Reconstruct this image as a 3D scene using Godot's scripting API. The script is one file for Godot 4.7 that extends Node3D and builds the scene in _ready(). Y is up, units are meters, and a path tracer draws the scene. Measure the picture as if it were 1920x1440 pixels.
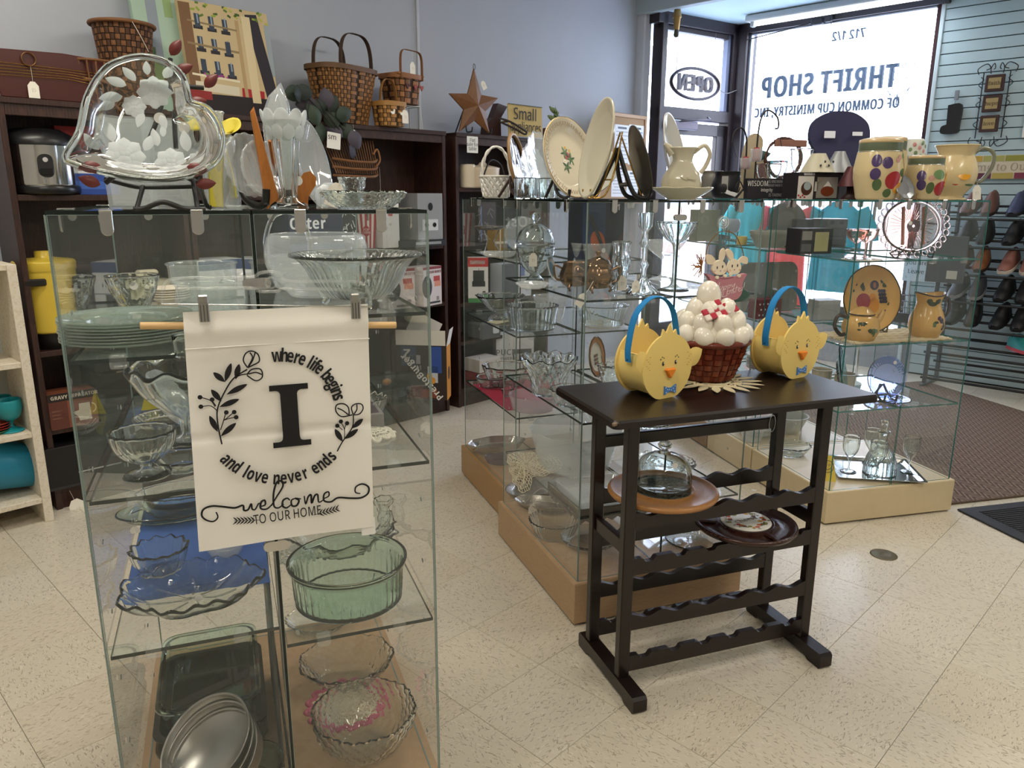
extends Node3D
# A charity shop: glass display cases full of glassware, bookcases along the back wall, the shop window at the far right.
# World: the camera stands over the origin and looks along -z. W runs along the back wall to the right, N from the room into that wall.

func _ready() -> void:
	# ---- camera, sky, large lights, exposure ----
	var cam := Camera3D.new()
	cam.name = "camera"
	add_child(cam)
	cam.position = Vector3(0, 1.4267, 0)
	cam.rotation_degrees = Vector3(-13.883, 0, 0.228)
	cam.rotation_order = EULER_ORDER_YXZ
	cam.fov = 53.33
	cam.near = 0.02
	cam.far = 200
	var env := Environment.new()
	env.background_mode = Environment.BG_SKY
	var sm := ProceduralSkyMaterial.new()
	sm.sky_top_color = Color(0.80, 0.86, 0.97)
	sm.sky_horizon_color = Color(0.90, 0.93, 0.99)
	sm.ground_horizon_color = Color(0.85, 0.87, 0.9)
	sm.ground_bottom_color = Color(0.6, 0.6, 0.6)
	sm.energy_multiplier = 11.0
	env.sky = Sky.new()
	env.sky.sky_material = sm
	env.tonemap_mode = Environment.TONE_MAPPER_LINEAR
	env.tonemap_exposure = 1.0
	env.sdfgi_enabled = true
	env.ssao_enabled = true
	env.ssil_enabled = true
	var we := WorldEnvironment.new()
	we.name = "environment"
	we.environment = env
	add_child(we)
	make_materials()
	ceiling_lamps()
	# ---- the setting ----
	build_room()
	build_window_wall()
	build_outside()
	# ---- furniture and goods ----
	build_cases()
	build_bookcases()
	build_goods()

func ceiling_lamps() -> void:   # long tube fittings under the shop ceiling, above and behind the camera
	var p := [Vector3(-0.556, 3.13, -0.8549), Vector3(0.5309, 3.13, -3.1762), Vector3(2.2023, 3.13, -0.8944), Vector3(0.4098, 3.13, 1.2775), Vector3(3.1511, 3.13, -3.5001), Vector3(-1.8827, 3.13, -2.3549)]
	for i in p.size():
		var o := thing("ceiling_light", "white two-tube strip light under the shop ceiling", "ceiling light", p[i], 45.66, "strip lights out of the picture")
		part("housing", bl().box(Vector3(0, 0.035, 0), Vector3(1.24, 0.06, 0.16), 0.01), hx("e8e8e4"), o)
		for z in [-0.045, 0.045]:
			part("tube", bl().tube([Vector3(-0.6, -0.012, z), Vector3(0.6, -0.012, z)], 0.013, 10), M.tube, o)
		var l := AreaLight3D.new()
		l.name = "lamp"
		l.area_size = Vector2(1.2, 0.14)
		l.area_normalize_energy = true
		l.light_energy = 2.6
		l.light_color = Color(1.0, 0.965, 0.9)
		l.area_range = 14.0
		l.area_attenuation = 2.0
		l.shadow_enabled = true
		o.add_child(l)
		l.position = Vector3(0, -0.03, 0)
		l.rotation_degrees = Vector3(-90, 0, 0)
# ---------- mesh building ----------
class Bld:
	var v := PackedVector3Array()
	var n := PackedVector3Array()
	var t := PackedVector2Array()
	var ix := PackedInt32Array()
	var xf := Transform3D()

	func quad(a: Vector3, b: Vector3, c: Vector3, d: Vector3) -> void:   # clockwise seen from outside
		a = xf * a; b = xf * b; c = xf * c; d = xf * d
		var nn := (c - a).cross(b - a)
		if nn.length_squared() < 1e-18:
			nn = (d - a).cross(c - a)
		nn = nn.normalized()
		var s := v.size()
		v.append_array([a, b, c, d])
		n.append_array([nn, nn, nn, nn])
		t.append_array([Vector2(0, 1), Vector2(0, 0), Vector2(1, 0), Vector2(1, 1)])
		ix.append_array([s, s + 1, s + 2, s, s + 2, s + 3])

	func tri(a: Vector3, b: Vector3, c: Vector3) -> void:
		quad(a, b, c, c)

	func box(c: Vector3, sz: Vector3, ch := 0.0, bs := Basis()) -> Bld:
		var old := xf
		xf = xf * Transform3D(bs, c)
		var h := sz / 2
		ch = minf(ch, minf(h.x, minf(h.y, h.z)) * 0.9)
		for ax in 3:
			for sg in [-1.0, 1.0]:
				var i := (ax + 1) % 3
				var j := (ax + 2) % 3
				var p := []
				for q in [[-1, -1], [-1, 1], [1, 1], [1, -1]]:
					var w := Vector3()
					w[ax] = sg * h[ax]; w[i] = q[0] * (h[i] - ch); w[j] = q[1] * (h[j] - ch)
					p.append(w)
				if sg > 0: quad(p[0], p[1], p[2], p[3])
				else: quad(p[3], p[2], p[1], p[0])
		if ch > 0.0:
			for ax in 3:
				var i := (ax + 1) % 3
				var j := (ax + 2) % 3
				for si in [-1.0, 1.0]:
					for sj in [-1.0, 1.0]:
						var a := Vector3(); var b := Vector3(); var c2 := Vector3(); var d := Vector3()
						a[ax] = -(h[ax] - ch); a[i] = si * h[i]; a[j] = sj * (h[j] - ch)
						b[ax] = -(h[ax] - ch); b[i] = si * (h[i] - ch); b[j] = sj * h[j]
						c2 = b; c2[ax] = h[ax] - ch
						d = a; d[ax] = h[ax] - ch
						if si * sj > 0: quad(d, c2, b, a)
						else: quad(a, b, c2, d)
			for sx in [-1.0, 1.0]:
				for sy in [-1.0, 1.0]:
					for sz2 in [-1.0, 1.0]:
						var a := Vector3(sx * h.x, sy * (h.y - ch), sz2 * (h.z - ch))
						var b := Vector3(sx * (h.x - ch), sy * h.y, sz2 * (h.z - ch))
						var c3 := Vector3(sx * (h.x - ch), sy * (h.y - ch), sz2 * h.z)
						if sx * sy * sz2 > 0: tri(a, c3, b)
						else: tri(a, b, c3)
		xf = old
		return self

	func surf(nu: int, nv: int, f: Callable, wrap := false, flip := false) -> Bld:
		var s := v.size()
		var w := nu + 1
		for j in nv + 1:
			for i in w:
				v.append(xf * f.call(float(i) / nu, float(j) / nv))
				n.append(Vector3())
				t.append(Vector2(float(i) / nu, float(j) / nv))
		for j in nv:
			for i in nu:
				var a := s + j * w + i
				var b := a + 1
				var c := a + w
				var d := c + 1
				if flip:
					ix.append_array([a, c, b, b, c, d])
				else:
					ix.append_array([a, b, c, b, d, c])
				var fnm := (v[d] - v[a]).cross(v[c] - v[b])
				if not flip: fnm = -fnm
				n[a] += fnm; n[b] += fnm; n[c] += fnm; n[d] += fnm
		for j in nv + 1:
			if wrap:
				var q := n[s + j * w] + n[s + j * w + nu]
				n[s + j * w] = q; n[s + j * w + nu] = q
		for k in range(s, v.size()):
			n[k] = n[k].normalized() if n[k].length_squared() > 1e-20 else Vector3.UP
		return self

	# turned shape: prof = [r, y, r, y ...] up the outside (and down the inside); a repeated point makes a hard edge
	func lathe(prof: Array, seg := 40, o := {}) -> Bld:
		var parts := [[]]
		for i in range(0, prof.size(), 2):
			var p := Vector2(prof[i], prof[i + 1])
			if parts[-1].size() and parts[-1][-1].is_equal_approx(p): parts.append([p])
			else: parts[-1].append(p)
		var fl: float = o.get("fl", 0)
		var fa: float = o.get("fa", 0.0)
		var f0: float = o.get("f0", -9.0)
		var f1: float = o.get("f1", 99.0)
		var sc: float = o.get("sc", 0)
		var sa: float = o.get("sa", 0.0)
		var tw: float = o.get("tw", 0.0)
		var shp: bool = o.get("sharp", false)
		var dn: float = o.get("dn", 0)
		var da: float = o.get("da", 0.0)
		var ym := 1e-6
		for i in range(1, prof.size(), 2): ym = maxf(ym, prof[i])
		var sx: float = o.get("sx", 1.0)
		var sz: float = o.get("sz", 1.0)
		if fl > 0: seg = maxi(seg, int(fl) * 4)
		if sc > 0: seg = maxi(seg, int(sc) * 4)
		for part in parts:
			if part.size() < 2: continue
			var m: int = part.size() - 1
			surf(seg, m, func(u: float, w: float):
				var p: Vector2 = part[roundi(w * m)]
				var a := u * TAU
				var r: float = p.x
				if fl > 0 and p.y >= f0 and p.y <= f1:
					var q := cos(a * fl + tw * p.y / ym)
					r *= 1.0 + fa * (absf(q) * 2.0 - 1.0 if shp else q)
				if dn > 0: r *= 1.0 + da * cos(a * dn) * cos(p.y / ym * dn * 0.9)
				var y: float = p.y + sa * cos(a * sc) * pow(maxf(p.y, 0) / ym, 2.0)
				return Vector3(cos(a) * r * sx, y, sin(a) * r * sz), true, false)
		return self

	func tube(pts: Array, r: float, seg := 8, closed := false, r1 := -1.0, flat := 1.0) -> Bld:
		var k := pts.size()
		if r1 < 0: r1 = r
		var fr := []
		var up := Vector3.UP
		var ups := []
		for i in k:
			var a: Vector3 = pts[(i - 1 + k) % k] if closed or i > 0 else pts[i]
			var b: Vector3 = pts[(i + 1) % k] if closed or i < k - 1 else pts[i]
			var d := (b - a).normalized()
			if i == 0 and absf(d.y) > 0.9: up = Vector3.RIGHT
			var x := up.cross(d)
			if x.length() < 1e-4: x = Vector3(0.3, 0.5, 0.8).cross(d)
			x = x.normalized()
			up = d.cross(x).normalized()
			fr.append(x); ups.append(up)
		var m := k if closed else k - 1
		surf(seg, m, func(u: float, w: float):
			var i := roundi(w * m) % k
			var rr := lerpf(r, r1, w)
			return pts[i] + fr[i] * cos(u * TAU) * rr * flat + ups[i] * sin(u * TAU) * rr, true, true)
		if not closed:
			for e in [0, k - 1]:
				var rr := r if e == 0 else r1
				for i in seg:
					var a := TAU * i / seg
					var b := TAU * (i + 1) / seg
					var pa: Vector3 = pts[e] + fr[e] * cos(a) * rr * flat + ups[e] * sin(a) * rr
					var pb: Vector3 = pts[e] + fr[e] * cos(b) * rr * flat + ups[e] * sin(b) * rr
					if e == 0: tri(pts[e], pa, pb)
					else: tri(pts[e], pb, pa)
		return self

	func ell(c: Vector3, r: Vector3, nu := 16, nv := 10) -> Bld:
		return surf(nu, nv, func(u: float, w: float):
			var a := u * TAU
			var b := w * PI
			return c + Vector3(cos(a) * sin(b) * r.x, -cos(b) * r.y, sin(a) * sin(b) * r.z), true, false)

	# outline in x, y pushed back from z = 0 to z = -d; its front faces +z
	func extr(poly: PackedVector2Array, d: float, ch := 0.0) -> Bld:
		if Geometry2D.is_polygon_clockwise(poly): poly.reverse()
		var inner := poly
		if ch > 0:
			var off := Geometry2D.offset_polygon(poly, -ch)
			if off.size() == 1 and off[0].size() == poly.size():
				inner = off[0]
				if Geometry2D.is_polygon_clockwise(inner): inner.reverse()
				var best := 0
				for i in inner.size():
					if inner[i].distance_squared_to(poly[0]) < inner[best].distance_squared_to(poly[0]): best = i
				var turned := PackedVector2Array()
				for i in inner.size(): turned.append(inner[(i + best) % inner.size()])
				inner = turned
			else:
				ch = 0.0
		var tr := Geometry2D.triangulate_polygon(inner)
		var bk := Geometry2D.triangulate_polygon(poly)
		var mn := poly[0]; var mx := poly[0]
		for p in poly:
			mn = mn.min(p); mx = mx.max(p)
		var sz := (mx - mn).max(Vector2(1e-5, 1e-5))
		for side in 2:
			var s := v.size()
			var pl := inner if side == 0 else poly
			for p in pl:
				v.append(xf * Vector3(p.x, p.y, 0.0 if side == 0 else -d))
				n.append((xf.basis * Vector3(0, 0, 1.0 if side == 0 else -1.0)).normalized())
				t.append(Vector2((p.x - mn.x) / sz.x, 1.0 - (p.y - mn.y) / sz.y))
			var q := tr if side == 0 else bk
			for i in range(0, q.size(), 3):
				var a := q[i]; var b := q[i + 1]; var c := q[i + 2]
				var ccw := (pl[b] - pl[a]).cross(pl[c] - pl[a]) > 0
				if ccw == (side == 0): ix.append_array([s + a, s + c, s + b])
				else: ix.append_array([s + a, s + b, s + c])
		for i in poly.size():
			var j := (i + 1) % poly.size()
			var a := poly[i]; var b := poly[j]
			quad(Vector3(a.x, a.y, -d), Vector3(a.x, a.y, -ch), Vector3(b.x, b.y, -ch), Vector3(b.x, b.y, -d))
			if ch > 0:
				var a2 := inner[i]; var b2 := inner[j]
				quad(Vector3(a.x, a.y, -ch), Vector3(a2.x, a2.y, 0), Vector3(b2.x, b2.y, 0), Vector3(b.x, b.y, -ch))
		return self

	# flat stroke in the plane z = 0 that swells between w0 and w1
	func stroke(pts: Array, w0: float, w1 := -1.0, d := 0.0006) -> Bld:
		if w1 < 0: w1 = w0
		var k := pts.size()
		var L := []
		var R := []
		for i in k:
			var a: Vector2 = pts[maxi(i - 1, 0)]
			var b: Vector2 = pts[mini(i + 1, k - 1)]
			var q := (b - a).normalized().orthogonal()
			var w := lerpf(w0, w1, sin(PI * i / maxf(k - 1, 1))) / 2
			L.append(pts[i] + q * w); R.append(pts[i] - q * w)
		for i in k - 1:
			var a := Vector3(L[i].x, L[i].y, d); var b := Vector3(L[i + 1].x, L[i + 1].y, d)
			var c := Vector3(R[i + 1].x, R[i + 1].y, d); var e := Vector3(R[i].x, R[i].y, d)
			if (b - a).cross(e - a).z > 0: quad(a, e, c, b)
			else: quad(a, b, c, e)
		return self

	func mesh(m: Material, into: ArrayMesh = null) -> ArrayMesh:
		var am := into if into else ArrayMesh.new()
		var ar := []
		ar.resize(Mesh.ARRAY_MAX)
		ar[Mesh.ARRAY_VERTEX] = v; ar[Mesh.ARRAY_NORMAL] = n; ar[Mesh.ARRAY_TEX_UV] = t; ar[Mesh.ARRAY_INDEX] = ix
		am.add_surface_from_arrays(Mesh.PRIMITIVE_TRIANGLES, ar)
		am.surface_set_material(am.get_surface_count() - 1, m)
		return am

func bl(xf := Transform3D()) -> Bld:
	var b := Bld.new()
	b.xf = xf
	return b

# ---------- things and parts ----------
var taken := {}
func numbered(s: String) -> String:
	taken[s] = taken.get(s, -1) + 1
	return s if taken[s] == 0 else "%s_%03d" % [s, taken[s]]

func tag(o: Node3D, label: String, category: String, group := "") -> Node3D:
	o.set_meta("label", label); o.set_meta("category", category)
	if group: o.set_meta("group", group)
	return o

func thing(called: String, label: String, category: String, at := V3(), turn := 0.0, group := "") -> Node3D:
	var o := Node3D.new()
	o.name = numbered(called)
	add_child(o)
	o.position = at; o.rotation.y = deg_to_rad(turn)
	return tag(o, label, category, group)

const MASSES := ["weft_splints", "warp_splints", "net", "scalloped_edge", "petal_edge", "frosted_petals", "frosted_roses", "sprig_print", "leaf_print", "berry_print", "bud_print", "stitches", "raffia_bow", "twigs", "welcome_script", "leaf_veins"]
func part(called: String, b: Bld, m: Material, parent: Node3D, label := "") -> MeshInstance3D:
	var o := MeshInstance3D.new()
	o.name = called
	o.mesh = b.mesh(m)
	parent.add_child(o, true)
	if label: o.set_meta("label", label)
	if called in MASSES: o.set_meta("kind", "stuff")
	return o

func inst(called: String, mesh: Mesh, parent: Node3D, xf := Transform3D()) -> MeshInstance3D:
	var o := MeshInstance3D.new()
	o.name = called
	o.mesh = mesh
	o.transform = xf
	parent.add_child(o, true)
	return o

func struct(called: String, b: Bld, m: Material, at := V3(), turn := 0.0) -> MeshInstance3D:
	var o := MeshInstance3D.new()
	o.name = called
	o.mesh = b.mesh(m)
	o.position = at; o.rotation.y = deg_to_rad(turn)
	o.set_meta("kind", "structure")
	add_child(o, true)
	return o

func stuff(o: Node3D) -> Node3D:
	o.set_meta("kind", "stuff")
	return o

func copy(o: Node3D, label: String, at: Vector3, turn := NAN, group := "") -> Node3D:
	var r: Node3D = o.duplicate()
	r.name = numbered(String(o.name).rstrip("0123456789").rstrip("_"))
	add_child(r)
	r.position = at
	if not is_nan(turn): r.rotation.y = deg_to_rad(turn)
	r.set_meta("label", label)
	if group: r.set_meta("group", group)
	return r

func yaw(deg: float) -> Basis: return Basis(Vector3.UP, deg_to_rad(deg))
func at(p: Vector3, turn := 0.0) -> Transform3D: return Transform3D(yaw(turn), p)
func curve(pts: Array, n := 6, closed := false) -> Array:   # Catmull-Rom through the points
	var o := []
	var k := pts.size()
	for i in (k if closed else k - 1):
		var a = pts[(i - 1 + k) % k] if closed else pts[maxi(i - 1, 0)]
		var b = pts[i]
		var c = pts[(i + 1) % k]
		var d = pts[(i + 2) % k] if closed else pts[mini(i + 2, k - 1)]
		for j in n: o.append(b.cubic_interpolate(c, a, d, float(j) / n))
	if not closed: o.append(pts[-1])
	return o
func arc(c: Vector2, rx: float, ry: float, a0: float, a1: float, n := 16) -> Array:
	var o := []
	for i in n + 1:
		var a := deg_to_rad(lerpf(a0, a1, float(i) / n))
		o.append(c + Vector2(cos(a) * rx, sin(a) * ry))
	return o
func flat3(p: Array, z := 0.0) -> Array: return p.map(func(q): return V3(q.x, q.y, z))
func rrect(w: float, h: float, r: float, n := 5) -> PackedVector2Array:   # centred rounded rectangle
	var o := []
	for q in [[1, 1, 0], [-1, 1, 90], [-1, -1, 180], [1, -1, 270]]:
		o.append_array(arc(Vector2(q[0] * (w / 2 - r), q[1] * (h / 2 - r)), r, r, q[2], q[2] + 90, n))
	return PackedVector2Array(o)
func shell(p: Array, t: float) -> Array:   # outside profile -> closed glass wall of thickness t
	var o := []
	var pts := []
	for i in range(0, p.size(), 2): pts.append(Vector2(p[i], p[i + 1]))
	o.append_array(p)
	var k := pts.size()
	for j in k:
		var i := k - 1 - j
		var d: Vector2 = (pts[mini(i + 1, k - 1)] - pts[maxi(i - 1, 0)]).normalized()
		var q: Vector2 = pts[i] + Vector2(-d.y, d.x) * t
		if i == 0: q = Vector2(0, pts[0].y + t * 1.4)
		o.append_array([maxf(q.x, 0.0), maxf(q.y, pts[0].y + t * 1.2)])
	return o

var font_sans := SystemFont.new()
var font_serif := SystemFont.new()
func text(s: String, size: float, depth: float, m: Material, parent: Node3D, xf: Transform3D, called := "lettering", serif := false, bold := false) -> MeshInstance3D:
	var t := TextMesh.new()
	var f := SystemFont.new()
	f.font_names = PackedStringArray(["Droid Serif" if serif else "Droid Sans"])
	if bold: f.font_weight = 700
	t.font = f
	t.text = s
	t.font_size = 48
	t.pixel_size = size / 48.0
	t.depth = depth
	t.curve_step = 1.0 if size < 0.05 else 0.5
	t.material = m
	return inst(called, t, parent, xf)

# ---------- materials ----------
var M := {}
func mat(k: String, c: Color, rough := 0.6, metal := 0.0) -> StandardMaterial3D:
	var m := StandardMaterial3D.new()
	m.resource_name = k
	m.albedo_color = c; m.roughness = rough; m.metallic = metal
	M[k] = m
	return m
func hx(s: String, rough := 0.6, metal := 0.0) -> StandardMaterial3D:
	var k := "%s_%s_%s" % [s, rough, metal]
	return M[k] if M.has(k) else mat(k, Color(s), rough, metal)
func noise(freq: float, oct: int, c: Array, size := 256, sd := 1, asn := false, kind := FastNoiseLite.TYPE_SIMPLEX_SMOOTH) -> NoiseTexture2D:
	var f := FastNoiseLite.new()
	f.frequency = freq; f.fractal_octaves = oct; f.seed = sd; f.noise_type = kind
	var t := NoiseTexture2D.new()
	t.width = size; t.height = size; t.seamless = true; t.noise = f
	if asn:
		t.as_normal_map = true; t.bump_strength = 4.0
	elif c.size():
		var g := Gradient.new()
		g.offsets = PackedFloat32Array(range(c.size()).map(func(i): return float(i) / (c.size() - 1)))
		g.colors = PackedColorArray(c.map(func(s): return Color(s)))
		t.color_ramp = g
	return t
func grain(k: String, c: Array, scale: Vector3, rough := 0.5, freq := 0.02, sd := 1) -> StandardMaterial3D:
	var m := mat(k, Color.WHITE, rough)
	m.albedo_texture = noise(freq, 4, c, 256, sd)
	m.uv1_triplanar = true
	m.uv1_scale = scale
	return m
func pane(k: String, c: Color, al: float, rough := 0.02) -> StandardMaterial3D:
	var m := mat(k, Color(c, al), rough)
	m.transparency = BaseMaterial3D.TRANSPARENCY_ALPHA
	return m
func solid(k: String, c: Color, rough := 0.0) -> StandardMaterial3D:
	var m := mat(k, Color(c, 0.0), rough)
	m.refraction_enabled = true
	m.refraction_scale = 0.05
	return m
# ---------- materials of the place ----------
func make_materials() -> void:
	var tb := mat("tube", Color(1, 1, 0.97), 0.4)
	tb.emission_enabled = true
	tb.emission = Color(1, 0.98, 0.94)
	tb.emission_energy_multiplier = 3.0
	mat("wall", Color("b9bfca"), 0.85)
	var wn: StandardMaterial3D = M.wall
	wn.albedo_texture = noise(0.004, 3, ["f2f2f2", "ffffff"], 256, 3)
	wn.uv1_triplanar = true
	wn.uv1_scale = V3(0.3, 0.3, 0.3)
	grain("book", ["24120e", "3a211a", "2b1712", "452a20", "2f1a14"], V3(14, 1.1, 14), 0.42)
	grain("book_edge", ["5a3a2a", "6e4a36", "4e3022"], V3(14, 1.5, 14), 0.5)
	grain("beech", ["a98a66", "b59673", "ad8e6a", "bd9f7c"], V3(2.5, 14, 2.5), 0.4)
	grain("cream", ["d6c39c", "dac8a2"], V3(2, 2, 2), 0.4)
	grain("espresso", ["120a09", "1a0f0d", "150c0a"], V3(3, 12, 3), 0.28)
	grain("oak", ["8a5527", "a8703a", "96602e", "b5803f"], V3(10, 2, 10), 0.4)
	grain("chalky", ["c9bca4", "d8cdb8", "e0d8c8", "b8a486"], V3(6, 6, 6), 0.7)
	pane("pane", Color(0.72, 0.83, 0.80), 0.035)
	pane("shelf_glass", Color(0.62, 0.76, 0.72), 0.10)
	pane("window_glass", Color(0.9, 0.95, 1.0), 0.02)
	pane("thin", Color(0.86, 0.93, 0.91), 0.13)
	pane("thin_white", Color(0.93, 0.96, 0.97), 0.22)
	pane("plastic", Color(0.9, 0.93, 0.93), 0.10, 0.08)
	solid("glass", Color(0.965, 0.985, 0.975))
	solid("green_glass", Color(0.86, 0.95, 0.91))
	solid("smoke_glass", Color(0.42, 0.36, 0.31))
	solid("blue_glass", Color(0.72, 0.79, 0.98))
	solid("teal_glass", Color(0.72, 0.88, 0.93))
	solid("pink_glass", Color(0.97, 0.86, 0.82))
	mat("edge", Color("0b1715"), 0.15)
	mat("edge_pale", Color("7d8f8b"), 0.15)
	mat("edge_teal", Color("2f6f6a"), 0.12)
	mat("chrome", Color("c9c9c7"), 0.16, 1.0)
	mat("dull_metal", Color("b2b0aa"), 0.3, 1.0)
	mat("silver", Color("c8c6c2"), 0.12, 1.0)
	mat("gold", Color("b9924a"), 0.22, 1.0)
	mat("iron", Color("17171a"), 0.5)
	mat("sticker", Color("f2f0ea"), 0.6)
	mat("tagpaper", Color("efeade"), 0.7)
	mat("frost", Color(0.9, 0.93, 0.94, 0.5), 0.6)
	M.frost.transparency = BaseMaterial3D.TRANSPARENCY_ALPHA

# ---------- floor, walls, ceilings ----------
func build_room() -> void:
	# floor: square vinyl tiles, laid along the back wall
	var base := struct("floor", bl().box(V3(2.2, -0.03, -0.6), V3(10.4, 0.052, 9.8)), hx("6e6557"), V3(), 45.66)
	var im: Array[StandardMaterial3D] = []
	for k in 4:
		var pic := Image.create(256, 256, false, Image.FORMAT_RGB8)
		var bg := Color([ "cdc3b0", "cec5b2", "ccc2ae", "cfc6b4"][k])
		pic.fill(bg)
		var rng := RandomNumberGenerator.new()
		rng.seed = 40 + k
		for q in 760:
			var p := Vector2(rng.randf() * 256, rng.randf() * 256)
			var d := Vector2.from_angle(rng.randfn(0.0, 0.38))
			var len := rng.randf_range(3, 13)
			var c := bg.lerp(Color("7d705d") if rng.randf() < 0.66 else Color("e6dfd0"), rng.randf_range(0.25, 0.8))
			for s in int(len * 2):
				var w := p + d * s * 0.5
				pic.set_pixel(posmod(int(w.x), 256), posmod(int(w.y), 256), c)
				if q % 3 == 0: pic.set_pixel(posmod(int(w.x), 256), posmod(int(w.y) + 1, 256), c)
		var m := mat("vinyl_%d" % k, Color.WHITE, 0.3)
		m.albedo_texture = ImageTexture.create_from_image(pic)
		im.append(m)
	var tb := bl()
	tb.extr(rrect(0.3036, 0.3036, 0.0008, 1), 0.004, 0.0007)
	var meshes := im.map(func(m): return tb.mesh(m))
	var spots := []
	var o0 := Vector2(1.575, -1.025)   # a tile corner in the floor's own axes (W, N)
	for i in range(-12, 18):
		for j in range(-9, 18):
			var p := Vector2(o0.x + 0.3048 * (i + 0.5), o0.y + 0.3048 * (j + 0.5))
			if p.x < -2.4 or p.x > 6.65 or p.y > 4.05 or p.y < -3.0: continue
			var w := Vector2(p.x * 0.715 - p.y * 0.699, p.x * 0.699 + p.y * 0.715)   # x to the right, y ahead of the camera
			spots.append([w.length() + (20.0 if w.y < 0.9 or absf(w.x) > w.y * 0.75 + 0.5 else 0.0), p, i, j])
	spots.sort_custom(func(a, b): return a[0] < b[0])
	var rest := [bl(), bl(), bl(), bl()]
	for n in spots.size():
		var s = spots[n]
		var k: int = posmod(s[2] * 7 + s[3] * 3 + s[2] * s[3], 4)
		var turn: float = (s[2] + s[3]) % 2 * 90.0
		var xf := Transform3D(Basis(Vector3.UP, deg_to_rad(turn)) * Basis(Vector3.RIGHT, -PI / 2), V3(s[1].x, 0.0, -s[1].y))
		if n < 300:
			inst("tile", meshes[k], base, xf)
		else:
			rest[k].xf = xf
			rest[k].extr(rrect(0.3036, 0.3036, 0.0008, 1), 0.004, 0.0007)
	for k in 4: stuff(part("tile", rest[k], im[k], base))
	# back wall with its two upright mouldings, walls behind the camera, ceilings
	struct("wall_back", bl().box(V3(1.6, 1.6, -0.06), V3(8.2, 3.24, 0.12)), M.wall, V3(-2.8801, 0, -2.9461), 45.66)
	struct("trim_1", bl().box(V3(3.245, 1.6, 0.006), V3(0.022, 3.2, 0.012), 0.003), hx("c3c8d0"), V3(-2.8801, 0, -2.9461), 45.66)
	var post := bl().box(V3(5.66, 1.6, 0.03), V3(0.10, 3.2, 0.10), 0.012)
	struct("trim_2", post, hx("c9cdd6"), V3(-2.8801, 0, -2.9461), 45.66)
	struct("wall_left", bl().box(V3(-2.46, 1.6, 0.6), V3(0.12, 3.24, 9.6)), hx("c8c6c0", 0.85), V3(), 45.66)
	struct("wall_rear", bl().box(V3(2.2, 1.6, 3.2), V3(9.6, 3.24, 0.12)), hx("c8c6c0", 0.85), V3(), 45.66)
	struct("ceiling", bl().box(V3(1.6, 3.23, -0.5), V3(8.3, 0.1, 9.6)), hx("d9d9d4", 0.9), V3(), 45.66)
	struct("ceiling_alcove", bl().box(V3(6.25, 2.95, -0.5), V3(1.02, 0.08, 9.6)), hx("b9d3e2", 0.7), V3(), 45.66)
	struct("trim_3", bl().box(V3(5.71, 3.04, -0.5), V3(0.08, 0.30, 9.6), 0.004), hx("a9b6bb", 0.7), V3(), 45.66)
# ---------- door, shop window, slatwall: the wall in the plane a = 6.7 ----------
# local axes of this wall: x runs from the back wall towards the viewer (b falls), z out of the wall into the room
func wall_at(b: float, y: float, out := 0.0) -> Vector3: return V3(4.7909, 0, -4.6837) + V3(-0.699, 0, -0.715) * b + V3(-0.715, 0, 0.699) * out + V3(0, y, 0)

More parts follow.
